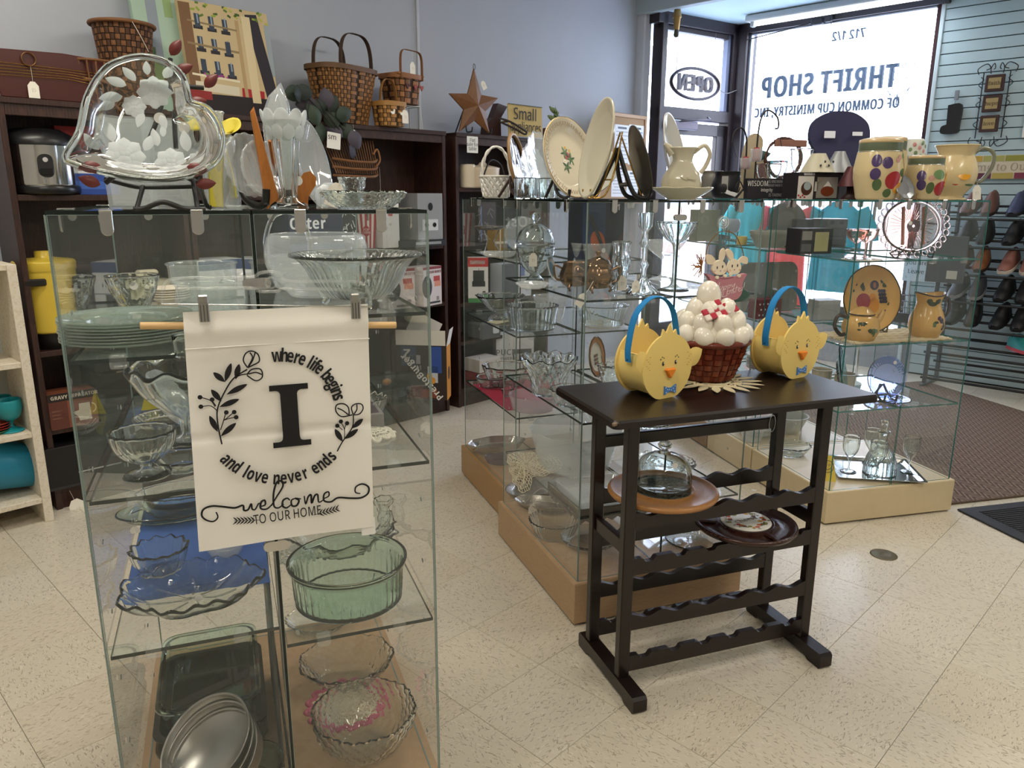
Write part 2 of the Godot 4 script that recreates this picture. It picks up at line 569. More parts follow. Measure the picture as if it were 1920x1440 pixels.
func build_window_wall() -> void:
	var T := -44.34
	var bronze := hx("2b2228", 0.4)
	var alu := hx("9aa3b4", 0.35, 0.6)
	# shop window: dark frame, aluminium inner strip, one pane
	var w := struct("window_1", bl().box(V3(0.76, 2.875, 0.03), V3(1.72, 0.09, 0.12), 0.005), bronze, wall_at(3.79, 0), T)
	part("frame", bl().box(V3(-0.06, 1.7, 0.03), V3(0.11, 2.44, 0.12), 0.005), bronze, w)
	part("frame", bl().box(V3(0.765, 0.46, 0.03), V3(1.70, 0.08, 0.12), 0.005), bronze, w)
	part("inner_strip", bl().box(V3(0.006, 1.66, 0.02), V3(0.022, 2.33, 0.05), 0.003), alu, w)
	part("inner_strip", bl().box(V3(0.76, 2.823, 0.02), V3(1.53, 0.014, 0.05), 0.003), alu, w)
	part("pane", bl().surf(1, 1, func(u, v): return V3(u * 1.53, 0.5 + v * 2.32, 0.0)), M.window_glass, w)
	var lt := mat("vinyl", Color("6d7f9a"), 0.7)
	lt.backlight_enabled = true
	lt.backlight = Color(0.16, 0.20, 0.27)
	var f := Basis(Vector3.UP, PI)   # the lettering faces the street
	for q in [["THRIFT SHOP", 0.245, 0.76, 0.705, 2.36, 0.006], ["OF COMMON CUP MINISTRY, INC", 0.112, 0.70, 0.70, 2.155, 0.003], ["712 1/2", 0.10, 0.8, 0.86, 2.715, 0.002]]:
		for k in [-1.0, 1.0]: text(q[0], q[1], 0.001, lt, w, Transform3D(f.scaled_local(V3(q[2], 1, 1)), V3(q[3] + k * q[5], q[4], 0.004)), "lettering", false, true)
	# emblem: a tipped cup over two open hands with a cross
	var e := bl(TB(V3(1.33, 2.36, 0.004)))
	var w0 := 0.006
	e.stroke(curve([Vector2(-0.075, 0.03), Vector2(-0.04, 0.10), Vector2(0.0, 0.11), Vector2(0.01, 0.07), Vector2(0.06, 0.09), Vector2(0.075, 0.03), Vector2(0.05, -0.02), Vector2(-0.01, -0.03), Vector2(-0.05, -0.07), Vector2(-0.075, -0.02), Vector2(-0.075, 0.03)], 5), w0)
	e.stroke(curve([Vector2(-0.06, 0.03), Vector2(-0.04, 0.0), Vector2(-0.035, -0.04), Vector2(-0.05, -0.06)], 5), w0)
	e.stroke(curve([Vector2(-0.03, 0.09), Vector2(-0.005, 0.05), Vector2(0.01, 0.07)], 5), w0)
	e.stroke(curve([Vector2(-0.12, -0.10), Vector2(-0.09, -0.14), Vector2(-0.075, -0.22), Vector2(-0.03, -0.22), Vector2(0.01, -0.22), Vector2(0.02, -0.16), Vector2(0.06, -0.09)], 5), w0)
	e.stroke(curve([Vector2(-0.12, -0.10), Vector2(-0.07, -0.15), Vector2(-0.03, -0.13)], 5), w0)
	e.stroke(curve([Vector2(0.06, -0.09), Vector2(0.01, -0.14), Vector2(-0.03, -0.13)], 5), w0)
	e.stroke([Vector2(-0.033, -0.14), Vector2(-0.033, -0.22)], 0.012)
	e.stroke([Vector2(-0.053, -0.165), Vector2(-0.013, -0.165)], 0.012)
	part("emblem", e, lt, w)
	struct("trim_4", bl().box(V3(1.545, 1.6, 0.02), V3(0.03, 2.6, 0.06), 0.004), hx("3b2026", 0.8), wall_at(3.79, 0), T)
	# knee wall under the window, slatwall to the right of it
	struct("wall_right", bl().box(V3(0.76, 0.21, -0.05), V3(1.8, 0.42, 0.2)), hx("8d959c", 0.8), wall_at(3.79, 0), T)
	var sw := struct("wall_slatted", bl().box(V3(2.4, 1.46, -0.06), V3(4.8, 2.94, 0.1)), hx("34424a", 0.8), wall_at(2.225, 0), T)
	var slat := bl()
	slat.extr(PV([Vector2(-2.4, -0.0365), Vector2(2.4, -0.0365), Vector2(2.4, 0.0365), Vector2(-2.4, 0.0365)]), 0.016, 0.002)
	var sl := slat.mesh(hx("b4c8ce", 0.55))
	for k in 37: inst("slat", sl, sw, TB(V3(2.4, 0.05 + k * 0.0795, 0.012)))
	part("end_trim", bl().box(V3(0.012, 1.46, 0.0), V3(0.03, 2.92, 0.05), 0.004), hx("c6d4da", 0.5), sw)
	# entrance: transom and glazed door, set askew between the back wall and the window
	var p0: Vector3 = V3(1.2097, 0, -6.9164)
	var p1: Vector3 = V3(2.0293, 0, -7.4799)
	var L := p0.distance_to(p1)
	var dy := rad_to_deg(atan2(-(p1 - p0).z, (p1 - p0).x))
	var d := struct("door_1", bl().box(V3(L / 2, 2.87, 0), V3(L + 0.1, 0.10, 0.12), 0.005), bronze, p0, dy)
	part("frame", bl().box(V3(L / 2, 2.12, 0), V3(L, 0.10, 0.11), 0.005), bronze, d)
	part("frame", bl().box(V3(L - 0.05, 1.45, 0), V3(0.12, 2.9, 0.12), 0.005), bronze, d)
	part("frame", bl().box(V3(0.03, 1.45, 0), V3(0.06, 2.9, 0.12), 0.005), bronze, d)
	part("pane", bl().surf(1, 1, func(u, v): return V3(u * L, 2.16 + v * 0.68, -0.02)), M.window_glass, d)
	part("stop", bl().box(V3(L / 2, 2.80, 0.0), V3(L, 0.04, 0.06), 0.004), bronze, d)
	part("stop", bl().box(V3(L - 0.13, 2.5, 0.0), V3(0.04, 0.7, 0.06), 0.004), hx("6f7690", 0.4, 0.3), d)
	var lf := part("leaf", bl().box(V3(L / 2, 2.0, 0), V3(L - 0.1, 0.10, 0.05), 0.004).box(V3(L - 0.17, 1.03, 0), V3(0.10, 2.04, 0.05), 0.004).box(V3(0.11, 1.03, 0), V3(0.10, 2.04, 0.05), 0.004).box(V3(L / 2, 0.15, 0), V3(L - 0.1, 0.28, 0.05), 0.004), bronze, d)
	part("pane", bl().surf(1, 1, func(u, v): return V3(0.14 + u * (L - 0.32), 0.28 + v * 1.68, 0.0)), M.window_glass, lf)
	part("closer", bl().box(V3(0.26, 2.02, 0.08), V3(0.34, 0.07, 0.07), 0.008).tube([V3(0.2, 2.05, 0.12), V3(0.42, 2.06, 0.26), V3(0.56, 2.10, 0.10)], 0.009), hx("5b5560", 0.4, 0.5), d)
	part("wiring_duct", bl().box(V3(L + 0.01, 1.55, 0.09), V3(0.03, 2.55, 0.025), 0.004), hx("cfd0cc", 0.5), d)
	struct("door_frame", bl().box(V3(L + 0.09, 1.5, 0.03), V3(0.12, 2.9, 0.16), 0.01), bronze, p0, dy)
	# unlit neon sign, seen from behind
	var s := thing("open_sign", "dark oval OPEN sign hanging in the door's transom, seen from behind", "neon sign", p0 + yaw(dy) * V3(0.43, 2.375, 0.05), dy)
	var neon := hx("2c1d2b", 0.4)
	part("ring", bl().tube(arc(Vector2(), 0.30, 0.125, 0, 350, 40).map(func(q): return V3(q.x, q.y, 0)), 0.013, 8, true, -1, 1.6), neon, s)
	text("OPEN", 0.185, 0.03, neon, s, Transform3D(f.scaled_local(V3(0.92, 1, 1)), V3(0.0, 0.0, 0)), "letters", false, true)
	for x in [-0.24, 0.22]: part("chain", bl().tube([V3(x, 0.09, 0), V3(x, 0.46, 0)], 0.0025, 5), hx("777777", 0.4, 0.8), s)
	part("cord", bl().tube(curve([V3(0.30, -0.02, 0), V3(0.40, -0.05, 0.01), V3(0.5, -0.02, 0.03), V3(L - 0.43, 0.0, 0.06)], 5), 0.004, 5), hx("8a8a8a"), s)
	# spot lamp holder hanging from the alcove ceiling
	var h := thing("lamp_holder", "brass ceiling lamp holder with bare bulb above the entrance door", "lamp holder", p0 + V3(0.12, 2.68, 0.17), 0)
	part("socket", bl().lathe([0, 0.06, 0.022, 0.06, 0.03, 0.15, 0.036, 0.15, 0.036, 0.16, 0.02, 0.24, 0, 0.24], 18), hx("a08452", 0.35, 0.7), h)
	part("bulb", bl().lathe([0, 0, 0.016, 0.004, 0.022, 0.02, 0.016, 0.06, 0, 0.06], 14), hx("4a4438", 0.3), h)
	# strip light on the alcove ceiling
	var q := thing("strip_light", "lit fluorescent strip light on the pale blue ceiling above the shop window", "strip light", wall_at(3.0, 2.86, 0.33), T)
	part("housing", bl().box(V3(0.1, 0.02, 0), V3(1.5, 0.05, 0.12), 0.008), hx("c3cbd0"), q)
	part("tube", bl().tube([V3(-0.58, -0.028, 0.0), V3(0.78, -0.028, 0.0)], 0.013, 10), M.tube, q)
	part("end_socket", bl().box(V3(-0.60, -0.02, 0), V3(0.03, 0.05, 0.05), 0.004), hx("b8c0c4"), q)
	var l := AreaLight3D.new()
	l.name = "lamp"
	l.area_size = Vector2(1.3, 0.04)
	l.light_energy = 1.2
	l.light_color = Color(0.95, 0.98, 1.0)
	l.area_range = 10.0
	l.area_attenuation = 2.0
	l.shadow_enabled = true
	q.add_child(l)
	l.position = V3(0.1, -0.045, 0)
	l.rotation_degrees = V3(-90, 0, 0)
	var cp := thing("extension_plug", "black plug block and thin wires under the strip light at the window head", "plug", wall_at(3.15, 2.83, 0.1), T)
	part("block", bl().box(V3(0, 0, 0), V3(0.10, 0.05, 0.05), 0.008).box(V3(0.09, 0.02, 0), V3(0.06, 0.07, 0.05), 0.008), hx("23232a"), cp)
	part("wire", bl().tube(curve([V3(-0.05, 0, 0), V3(-0.3, -0.03, 0.0), V3(-0.55, -0.05, -0.02), V3(-0.68, -0.06, -0.03)], 5), 0.005, 5), hx("2b2b33"), cp)
	part("wire", bl().tube(curve([V3(0.1, 0, 0), V3(0.14, -0.12, 0), V3(0.10, -0.35, -0.02), V3(0.12, -0.6, 0), V3(0.02, -0.9, 0), V3(0.06, -1.2, 0.02)], 6), 0.003, 5), hx("55565e"), cp)

func build_outside() -> void:
	struct("ground_outside", bl().box(V3(12.75, -0.12, 0), V3(12, 0.1, 40)), hx("e9edf2", 0.9), V3(), 45.66)
	# low pale building across the street
	var bd := thing("street_building", "pale pinkish low building across the street, washed out by daylight", "building", V3(7.9617, 0, -16.1744), 45.66)
	part("wall", bl().box(V3(0, 1.1, 0), V3(0.4, 2.2, 26)), hx("d9b8ab", 0.9), bd)
	for k in 7: part("window", bl().box(V3(-0.2, 1.35, -10 + k * 3.2), V3(0.04, 0.9, 1.6), 0.02), hx("9fa9b8", 0.3), bd)
	part("roof_edge", bl().box(V3(-0.1, 2.25, 0), V3(0.7, 0.14, 26.2), 0.02), hx("b8b6be"), bd)
	var lp := thing("lamp_post", "blue-grey street lamp post outside the glass door", "lamp post", V3(2.5494, 0, -9.6945), 45.66)
	part("pole", bl().lathe([0.10, 0, 0.10, 0.4, 0.06, 0.5, 0.055, 4.4], 14), hx("55648c", 0.6), lp)
	part("bracket", bl().tube(curve([V3(-0.03, 2.55, 0.02), V3(-0.12, 2.85, 0.1), V3(-0.35, 3.02, 0.3), V3(-0.6, 2.9, 0.5), V3(-0.62, 2.98, 0.52)], 6), 0.018, 6).tube(curve([V3(-0.25, 3.0, 0.2), V3(-0.05, 2.95, 0.0), V3(0.05, 3.1, -0.1)], 6), 0.014, 6), hx("4a5068", 0.6), lp)
	var sg := thing("street_sign", "teal and white sign panel seen through the door glass", "sign", V3(2.7785, 0, -14.3237), 45.66)
	part("panel", bl().box(V3(0, 1.25, 0), V3(0.06, 1.3, 0.9), 0.01), hx("b7cdd8"), sg)
	for k in 3: part("band", bl().box(V3(-0.035, 0.8 + k * 0.35, 0), V3(0.01, 0.16, 0.88)), hx("4fb3b8" if k != 1 else "c8918a"), sg)
	var aw := thing("shop_awning", "pinkish grey awning edge above the street outside the transom", "awning", V3(1.3434, 2.95, -9.3546), 45.66)
	part("canopy", bl().box(V3(0, 0, 0), V3(1.5, 0.16, 0.7), 0.02), hx("a596a2"), aw)
# ---------- glass display cases ----------
func sheet(b: Bld, e: Bld, c: Vector3, sz: Vector3, ax: int) -> void:   # a glass sheet across axis ax and its four cut edges
	var i := (ax + 1) % 3
	var j := (ax + 2) % 3
	var h := sz / 2
	var p := []
	for q in [[-1, -1], [-1, 1], [1, 1], [1, -1]]:
		var w := c
		w[i] += q[0] * h[i]; w[j] += q[1] * h[j]
		p.append(w)
	b.quad(p[0], p[1], p[2], p[3])
	for k in 4:
		var m: Vector3 = (p[k] + p[(k + 1) % 4]) / 2
		var d: Vector3 = (p[(k + 1) % 4] - p[k]).abs()
		d[ax] = sz[ax]
		e.box(m, d + V3(0.0008, 0.0008, 0.0008))

func glass_sheet(called: String, c: Vector3, sz: Vector3, ax: int, parent: Node3D, edge: Material, face: Material) -> MeshInstance3D:
	var b := bl()
	var e := bl()
	sheet(b, e, c, sz, ax)
	var o := MeshInstance3D.new()
	o.name = called
	var am := b.mesh(face)
	o.mesh = e.mesh(edge, am)
	parent.add_child(o, true)
	return o

func clip_mesh() -> ArrayMesh:   # chromed clip that hooks the top glass to a pane, hanging from y = 0
	var b := bl()
	b.extr(PV(arc(Vector2(0, -0.026), 0.0095, 0.0095, 180, 360, 8) + [Vector2(0.0095, 0.003), Vector2(-0.0095, 0.003)]), 0.004, 0.0012)
	b.box(V3(0, 0.0035, -0.012), V3(0.019, 0.003, 0.026), 0.001)
	return b.mesh(M.chrome)

# w wide (two bays), dep deep, front at z = 0 and running back along -z; shelves: one list of heights per bay
func display_case(label: String, at0: Vector3, turn: float, w: float, dep: float, top: float, shelves: Array, wood: Material, edge: Material, opt := {}) -> Node3D:
	var o := thing("display_case", label, "display case", at0, turn)
	var x0 := -0.016
	part("base", bl().box(V3(w / 2, 0.0775 + 0.004, -dep / 2), V3(w + 0.036, 0.147, dep + 0.036), 0.002), wood, o)
	part("base_top", bl().box(V3(w / 2, 0.1565 - 0.0015, -dep / 2), V3(w + 0.032, 0.003, dep + 0.032)), opt.get("base_top", wood), o)
	part("kick", bl().box(V3(w / 2, 0.004, -dep / 2), V3(w - 0.02, 0.008, dep - 0.02)), hx("1c1410"), o)
	var g := 0.005
	var y0 := 0.157
	var hm := (y0 + top - 0.006) / 2
	var hh := top - 0.006 - y0
	var rim: Material = opt.get("rim", M.edge_pale)
	for x in ([0.0, w / 2, w] if not opt.has("nomid") else [0.0, w]):
		glass_sheet("side_pane", V3(x, hm, -dep / 2), V3(g * (0.5 if x != w / 2 else 1.0), hh, dep), 0, o, rim if x != w / 2 else edge, M.pane)
	glass_sheet("back_pane", V3(w / 2, hm, -dep), V3(w, hh, g * 0.5), 2, o, rim, M.pane)
	if opt.get("front", true):
		for k in 2: glass_sheet("front_pane", V3(w * (0.25 + 0.5 * k), hm, 0), V3(w / 2 - 0.006, hh, g * 0.5), 2, o, rim, M.pane)
	for k in 2: glass_sheet("top_pane", V3(w * (0.25 + 0.5 * k), top - 0.003, -dep / 2), V3(w / 2 - 0.002, 0.006, dep), 1, o, edge, M.shelf_glass)
	var cm := clip_mesh()
	for f in [0.14, 0.36, 0.63, 0.86]:
		inst("clip", cm, o, TB(V3(w * f, top - 0.003, 0.007)))
		inst("clip", cm, o, Transform3D(yaw(180), V3(w * f, top - 0.003, -dep - 0.007)))
	for f in [0.2, 0.8]:
		inst("clip", cm, o, Transform3D(yaw(-90), V3(-0.007, top - 0.003, -dep * f)))
		inst("clip", cm, o, Transform3D(yaw(90), V3(w + 0.007, top - 0.003, -dep * f)))
	var peg := bl().box(V3(), V3(0.026, 0.024, 0.02), 0.003).mesh(M.plastic)
	var holes := bl()
	for bay in 2:
		for y in shelves[bay]:
			var s := glass_sheet("shelf", V3(w * (0.25 + 0.5 * bay), y - 0.003, -dep / 2), V3(w / 2 - 0.012, 0.006, dep - 0.012), 1, o, edge, M.shelf_glass)
			for fx in [0.25, 0.75]:
				for zz in [-0.012, -dep + 0.012]:
					inst("shelf_clip", peg, s, TB(V3(w * (0.5 * bay + 0.5 * fx), y - 0.006, zz)))
	for x in [0.003, w / 2 + 0.003, w - 0.003]:   # drilled holes with their metal eyelets
		for zz in [0.12, 0.68]:
			for k in 8:
				var ring := arc(Vector2(), 0.0045, 0.0045, 0, 330, 9)
				holes.tube(ring.map(func(q): return V3(x, 0.25 + k * 0.14 + q.y, -dep * zz + q.x)), 0.001, 4, true)
	stuff(part("hole_eyelets", holes, hx("a8adab", 0.3, 0.8), o))
	for y in opt.get("joints", []):   # oval clips over the joint of the two front panes
		part("joint_clip", bl(TB(V3(w / 2, y, 0.012))).extr(rrect(0.046, 0.019, 0.0094), 0.008, 0.003), M.chrome, o)
	return o

func build_cases() -> void:
	display_case("nearest tall glass display case with a beech base, hung with the white welcome banner", V3(-0.715, 0, -1.195), 20.6, 0.60, 0.78, 1.4, [[1.164, 0.921, 0.626], [1.216, 0.924, 0.584]], M.beech, M.edge, {"joints": [0.29, 0.80, 1.28]})
	display_case("beech-based glass display case standing right behind the dark wine rack", V3(0.2237, 0, -2.3532), 20.5, 0.64, 0.735, 1.412, [[1.11, 0.713, 0.385], [1.11, 0.713, 0.385]], M.beech, M.edge, {"joints": [0.30, 0.75, 1.36]})
	display_case("glass display case on a tan base nearest the brown bookcases, silver tray on its base", V3(0.0161, 0, -3.1083), 20.5, 0.60, 0.735, 1.412, [[1.161, 0.858, 0.507], [1.161, 0.858, 0.507]], hx("a98557", 0.45), M.edge)
	display_case("cream-based glass display case with the decanter set, beside the black door mat", V3(1.409, 0, -3.1839), 14.2, 0.64, 0.58, 1.412, [[1.167, 0.81, 0.52], [1.167, 0.81, 0.52]], M.cream, M.edge_teal, {"nomid": true, "rim": M.edge_teal})
	display_case("cream-based glass display case full of plates and bowls, behind the decanter case", V3(1.2552, 0, -3.7917), 14.2, 0.56, 0.42, 1.412, [[1.167, 0.81, 0.52], [1.167, 0.81, 0.52]], M.cream, M.edge_teal, {"nomid": true, "rim": M.edge_teal})
	display_case("brown-based glass display case, last of the row towards the entrance door", V3(1.1399, 0, -4.2473), 14.2, 0.56, 0.5, 1.412, [[1.167, 0.81, 0.52], [1.167, 0.81, 0.52]], hx("94714f", 0.45), M.edge_teal, {"nomid": true, "rim": M.edge_teal})
# ---------- dark bookcases along the back wall ----------
func bookcase(label: String, a0: float, a1: float, shelves: Array, base_h: float, m := "book") -> Node3D:
	var w := a1 - a0
	var o := thing("bookcase", label, "bookcase", V3(-2.6634, 0, -2.7244) + yaw(45.66) * V3(a0, 0, 0), 45.66)
	var d := 0.30
	for x in [0.0125, w - 0.0125]: part("side", bl().box(V3(x, 1.81 / 2, -d / 2), V3(0.025, 1.81, d), 0.002), M[m], o)
	part("top", bl().box(V3(w / 2, 1.81 - 0.012, -d / 2 + 0.004), V3(w, 0.024, d + 0.012), 0.002), M[m], o)
	part("front_rail", bl().box(V3(w / 2, 1.81 - 0.045, -0.012), V3(w - 0.05, 0.05, 0.02), 0.002), M[m], o)
	part("back_board", bl().box(V3(w / 2, 1.81 / 2, -d + 0.004), V3(w - 0.04, 1.81 - 0.03, 0.006)), M[m], o)
	for y in shelves: part("shelf", bl().box(V3(w / 2, y - 0.0125, -d / 2 - 0.002), V3(w - 0.05, 0.025, d - 0.006), 0.002), M[m], o)
	part("plinth", bl().box(V3(w / 2, base_h / 2, -0.02), V3(w - 0.05, base_h, 0.02), 0.002), M[m], o)
	return o

func build_bookcases() -> void:
	bookcase("leftmost dark brown bookcase, with the rice cooker and the yellow urn", 0.80, 1.54, [1.42, 0.742, 0.382, 0.10], 0.075)
	bookcase("dark brown bookcase behind the nearest glass case, street painting on top", 1.55, 2.285, [1.42, 1.09, 0.742, 0.382, 0.10], 0.075)
	bookcase("dark brown bookcase with the woven baskets on top and slider maker boxes inside", 2.29, 3.205, [1.115, 0.744, 0.13], 0.105)
	bookcase("rightmost dark brown bookcase, under the wooden star and the appliances sign", 3.29, 4.20, [1.47, 1.12, 0.72, 0.457, 0.13], 0.105)
	# white shelf unit at the far left
	var o := thing("shelf_unit", "cut-off pale worn shelf unit at the left, holding turquoise dishes", "shelf unit", V3(-2.0536, 0, -3.1877), 45.66)
	part("side", bl().box(V3(-0.018, 0.57, -0.15), V3(0.036, 1.14, 0.30), 0.002), M.chalky, o)
	part("side", bl().box(V3(-0.90, 0.57, -0.15), V3(0.036, 1.14, 0.30), 0.002), M.chalky, o)
	part("back_board", bl().box(V3(-0.46, 0.6, -0.29), V3(0.86, 1.06, 0.01)), hx("b9bdb6"), o)
	for y in [1.14, 0.73, 0.42, 0.115]: part("shelf", bl().box(V3(-0.46, y - 0.012, -0.147), V3(0.85, 0.024, 0.286), 0.002), M.chalky, o)
# ---------- makers of goods ----------
# turned glassware: prof [r, y, ...] scaled by s across and q up, t wall thickness
func gl(called: String, label: String, cat: String, p: Vector3, s: float, q: float, prof: Array, m: Material, o := {}) -> Node3D:
	var n = thing(called, label, cat, p, o.get("turn", 0.0), o.get("group", ""))
	gl_body(o.get("part", "body"), n, s, q, prof, m, o)
	return n

func gl_body(called: String, n: Node3D, s: float, q: float, prof: Array, m: Material, o := {}) -> MeshInstance3D:
	var pts = []
	for i in range(0, prof.size(), 2): pts.append(Vector2(prof[i] * s, prof[i + 1] * q))
	var fine: Array = pts if o.get("hard", false) else curve(pts, o.get("rs", 3))
	var flat = []
	for p2 in fine: flat.append_array([maxf(p2.x, 0), p2.y])
	var r = part(called, bl().lathe(shell(flat, o.get("t", 0.003)) if not o.get("full", false) else flat, o.get("seg", 40), o), m, n)
	if o.has("st"):   # small round price sticker: [angle in degrees, share of the height]
		var y: float = fine[-1].y * o.st[1]
		var k = 0
		while k < fine.size() - 2 and fine[k + 1].y < y: k += 1
		sticker(n, V3(0, y, 0), fine[k].x + 0.001, o.st[0], o.get("sx", 1.0))
	return r

func sticker(n: Node3D, c: Vector3, r: float, deg: float, sx := 1.0, size := 0.0085) -> void:
	var a = deg_to_rad(deg)
	part("price_sticker", bl(Transform3D(Basis(Vector3.UP, PI / 2 - a), c + V3(cos(a) * r * sx, 0, sin(a) * r))).extr(PV(arc(Vector2(), size, size, 0, 345, 20)), 0.0006), M.sticker, n, "small white round price sticker")

func price_tag(n: Node3D, p: Vector3, turn := 0.0, sz := 0.03, cord := 0.03, tilt := 0.0) -> void:   # string and paper tag hanging from p
	var x = Transform3D(yaw(turn) * Basis(Vector3.BACK, deg_to_rad(tilt)), p)
	var h = sz * 1.55
	var t = part("price_tag", bl(x).extr(PV([Vector2(-sz / 2, -cord - h), Vector2(sz / 2, -cord - h), Vector2(sz / 2, -cord - h * 0.25), Vector2(sz * 0.2, -cord), Vector2(-sz * 0.2, -cord), Vector2(-sz / 2, -cord - h * 0.25)]), 0.0006), M.tagpaper, n, "cream paper price tag on a string")
	part("string", bl(x).tube([V3(0, 0, 0), V3(0.001, -cord * 0.5, 0.001), V3(0, -cord - h * 0.12, 0.001)], 0.0006, 5), hx("e6e2d6"), t)
	part("pencil_mark", bl(x * TB(V3(0, -cord - h * 0.55, 0))).stroke([Vector2(-sz * 0.2, sz * 0.1), Vector2(-sz * 0.05, sz * 0.22), Vector2(-sz * 0.1, -sz * 0.15)], 0.001).stroke([Vector2(sz * 0.05, sz * 0.2), Vector2(sz * 0.2, sz * 0.05), Vector2(sz * 0.05, -sz * 0.12)], 0.001), hx("77736c"), t)

# rectangular dish with rounded corners: w wide, d deep, h high
func dish(b: Bld, w: float, d: float, h: float, t: float, r: float, flare: float, lip := 0.0) -> Bld:
	var rows = [[w - flare * 2, d - flare * 2, 0.0], [w, d, h]]
	if lip > 0: rows.append_array([[w + lip * 2, d + lip * 2, h], [w + lip * 2, d + lip * 2, h + t], [w - t * 2, d - t * 2, h + t]])
	else: rows.append([w - t * 2, d - t * 2, h])
	rows.append([w - flare * 2 - t * 2, d - flare * 2 - t * 2, t])
	var loops = rows.map(func(q): return rrect(q[0], q[1], minf(r, minf(q[0], q[1]) * 0.45), 6))
	var k: int = loops[0].size()
	for i in rows.size() - 1:
		b.surf(k, 1, func(u: float, v: float):
			var j = roundi(u * k) % k
			var p: Vector2 = loops[i + roundi(v)][j]
			return V3(p.x, rows[i + roundi(v)][2], p.y), true, false)
	for e in [[0, 0.0, true], [rows.size() - 1, t, false]]:
		var lp: PackedVector2Array = loops[e[0]]
		for j in k:
			var p = lp[j]
			var p2 = lp[(j + 1) % k]
			if e[2]: b.tri(V3(0, e[1], 0), V3(p2.x, e[1], p2.y), V3(p.x, e[1], p.y))
			else: b.tri(V3(0, e[1], 0), V3(p.x, e[1], p.y), V3(p2.x, e[1], p2.y))
	return b

# plate stood upright: leans back by tilt; prof = [r, depth ...] of its face in metres, depth towards the viewer
func upright(called: String, label: String, p: Vector3, turn: float, tilt: float, r: float, m: Material, o := {}) -> Node3D:
	var n = thing(called, label, o.get("cat", "plate"), p, turn)
	var pl: Array = o.get("prof", [0.0, 0.0, 0.55, 0.0, 0.62, 0.03, 0.95, 0.13, 1.0, 0.14])
	var f = []
	for i in range(0, pl.size(), 2): f.append_array([pl[i] * r, pl[i + 1] * r])
	var x = Transform3D(Basis(Vector3.RIGHT, PI / 2 - deg_to_rad(tilt)), V3(0, r * o.get("sz", 1.0) * cos(deg_to_rad(tilt)), 0))
	part("plate", bl(x).lathe(shell(f, o.get("t", 0.004)), o.get("seg", 48), o), m, n)
	n.set_meta("face", x.translated_local(V3(0, o.get("t", 0.004) * 1.25, 0)))
	return n

func face_of(n: Node3D, z := 0.0) -> Transform3D:   # x, y across an upright plate's face, z out of it
	var x: Transform3D = n.get_meta("face")
	return x * Transform3D(Basis(Vector3.RIGHT, -PI / 2), V3(0, z, 0))

# black folding plate easel: two uprights with front hooks, and a back leg
func easel(label: String, p: Vector3, turn: float, h: float, w: float, m: Material, lean := 12.0, rad := 0.0035) -> Node3D:
	var n = thing("plate_easel", label, "plate stand", p, turn)
	var tl = tan(deg_to_rad(lean))
	for s in [-1.0, 1.0]:
		part("upright", bl().tube(curve([V3(s * w / 2, 0.035, 0.055), V3(s * w / 2, 0.012, 0.05), V3(s * w / 2, 0.006, 0.03), V3(s * w / 2, 0.022, -0.002), V3(s * w * 0.4, h * 0.5, -0.008 - h * 0.5 * tl), V3(s * w * 0.12, h, -0.008 - h * tl)], 5), rad, 7), m, n)
		part("foot", bl().tube([V3(s * w / 2, 0.012, 0.05), V3(s * w / 2, rad, 0.052)], rad, 6), m, n)
	part("back_leg", bl().tube([V3(0, h * 0.95, -0.008 - h * tl), V3(0, rad, -h * 0.55 - 0.03)], rad, 6), m, n)
	part("crossbar", bl().tube([V3(-w * 0.45, h * 0.3, -0.006 - h * 0.3 * tl), V3(w * 0.45, h * 0.3, -0.006 - h * 0.3 * tl)], rad, 6), m, n)
	return n

# carton: prints = [[face, x, y, w, h, colour] ...] with face "f" (front +z), "s" (right +x), "t" (top), x, y, w, h as shares
func carton(called: String, label: String, cat: String, p: Vector3, turn: float, sz: Vector3, c: String, prints := [], words := []) -> Node3D:
	var n = thing(called, label, cat, p, turn)
	part("box", bl().box(V3(0, sz.y / 2, 0), sz, 0.0015), hx(c, 0.5), n)
	for r in prints:
		var pos: Vector3
		var d: Vector3
		if r[0] == "f":
			pos = V3((r[1] + r[3] / 2 - 0.5) * sz.x, (r[2] + r[4] / 2) * sz.y, sz.z / 2); d = V3(r[3] * sz.x, r[4] * sz.y, 0.0012)
		elif r[0] == "s":
			pos = V3(sz.x / 2, (r[2] + r[4] / 2) * sz.y, (0.5 - r[1] - r[3] / 2) * sz.z); d = V3(0.0012, r[4] * sz.y, r[3] * sz.z)
		else:
			pos = V3((r[1] + r[3] / 2 - 0.5) * sz.x, sz.y, (0.5 - r[2] - r[4] / 2) * sz.z); d = V3(r[3] * sz.x, 0.0012, r[4] * sz.z)
		part("print", bl().box(pos, d), hx(r[5], 0.5), n)
	for r in words:   # [text, face, x, y, size, colour, turn]
		var b = Basis() if r[1] == "f" else yaw(90)
		var pos = V3((r[2] - 0.5) * sz.x, r[3] * sz.y, sz.z / 2 + 0.001) if r[1] == "f" else V3(sz.x / 2 + 0.001, r[3] * sz.y, (0.5 - r[2]) * sz.z)
		text(r[0], r[4], 0.001, hx(r[5]), n, Transform3D(b * Basis(Vector3.BACK, deg_to_rad(r[6] if r.size() > 6 else 0.0)), pos), "lettering", false, true)
	return n

func loaf(c: Vector3, r: Vector3, bs := Basis()) -> Bld:
	return bl(Transform3D(bs, c)).ell(V3(), r)

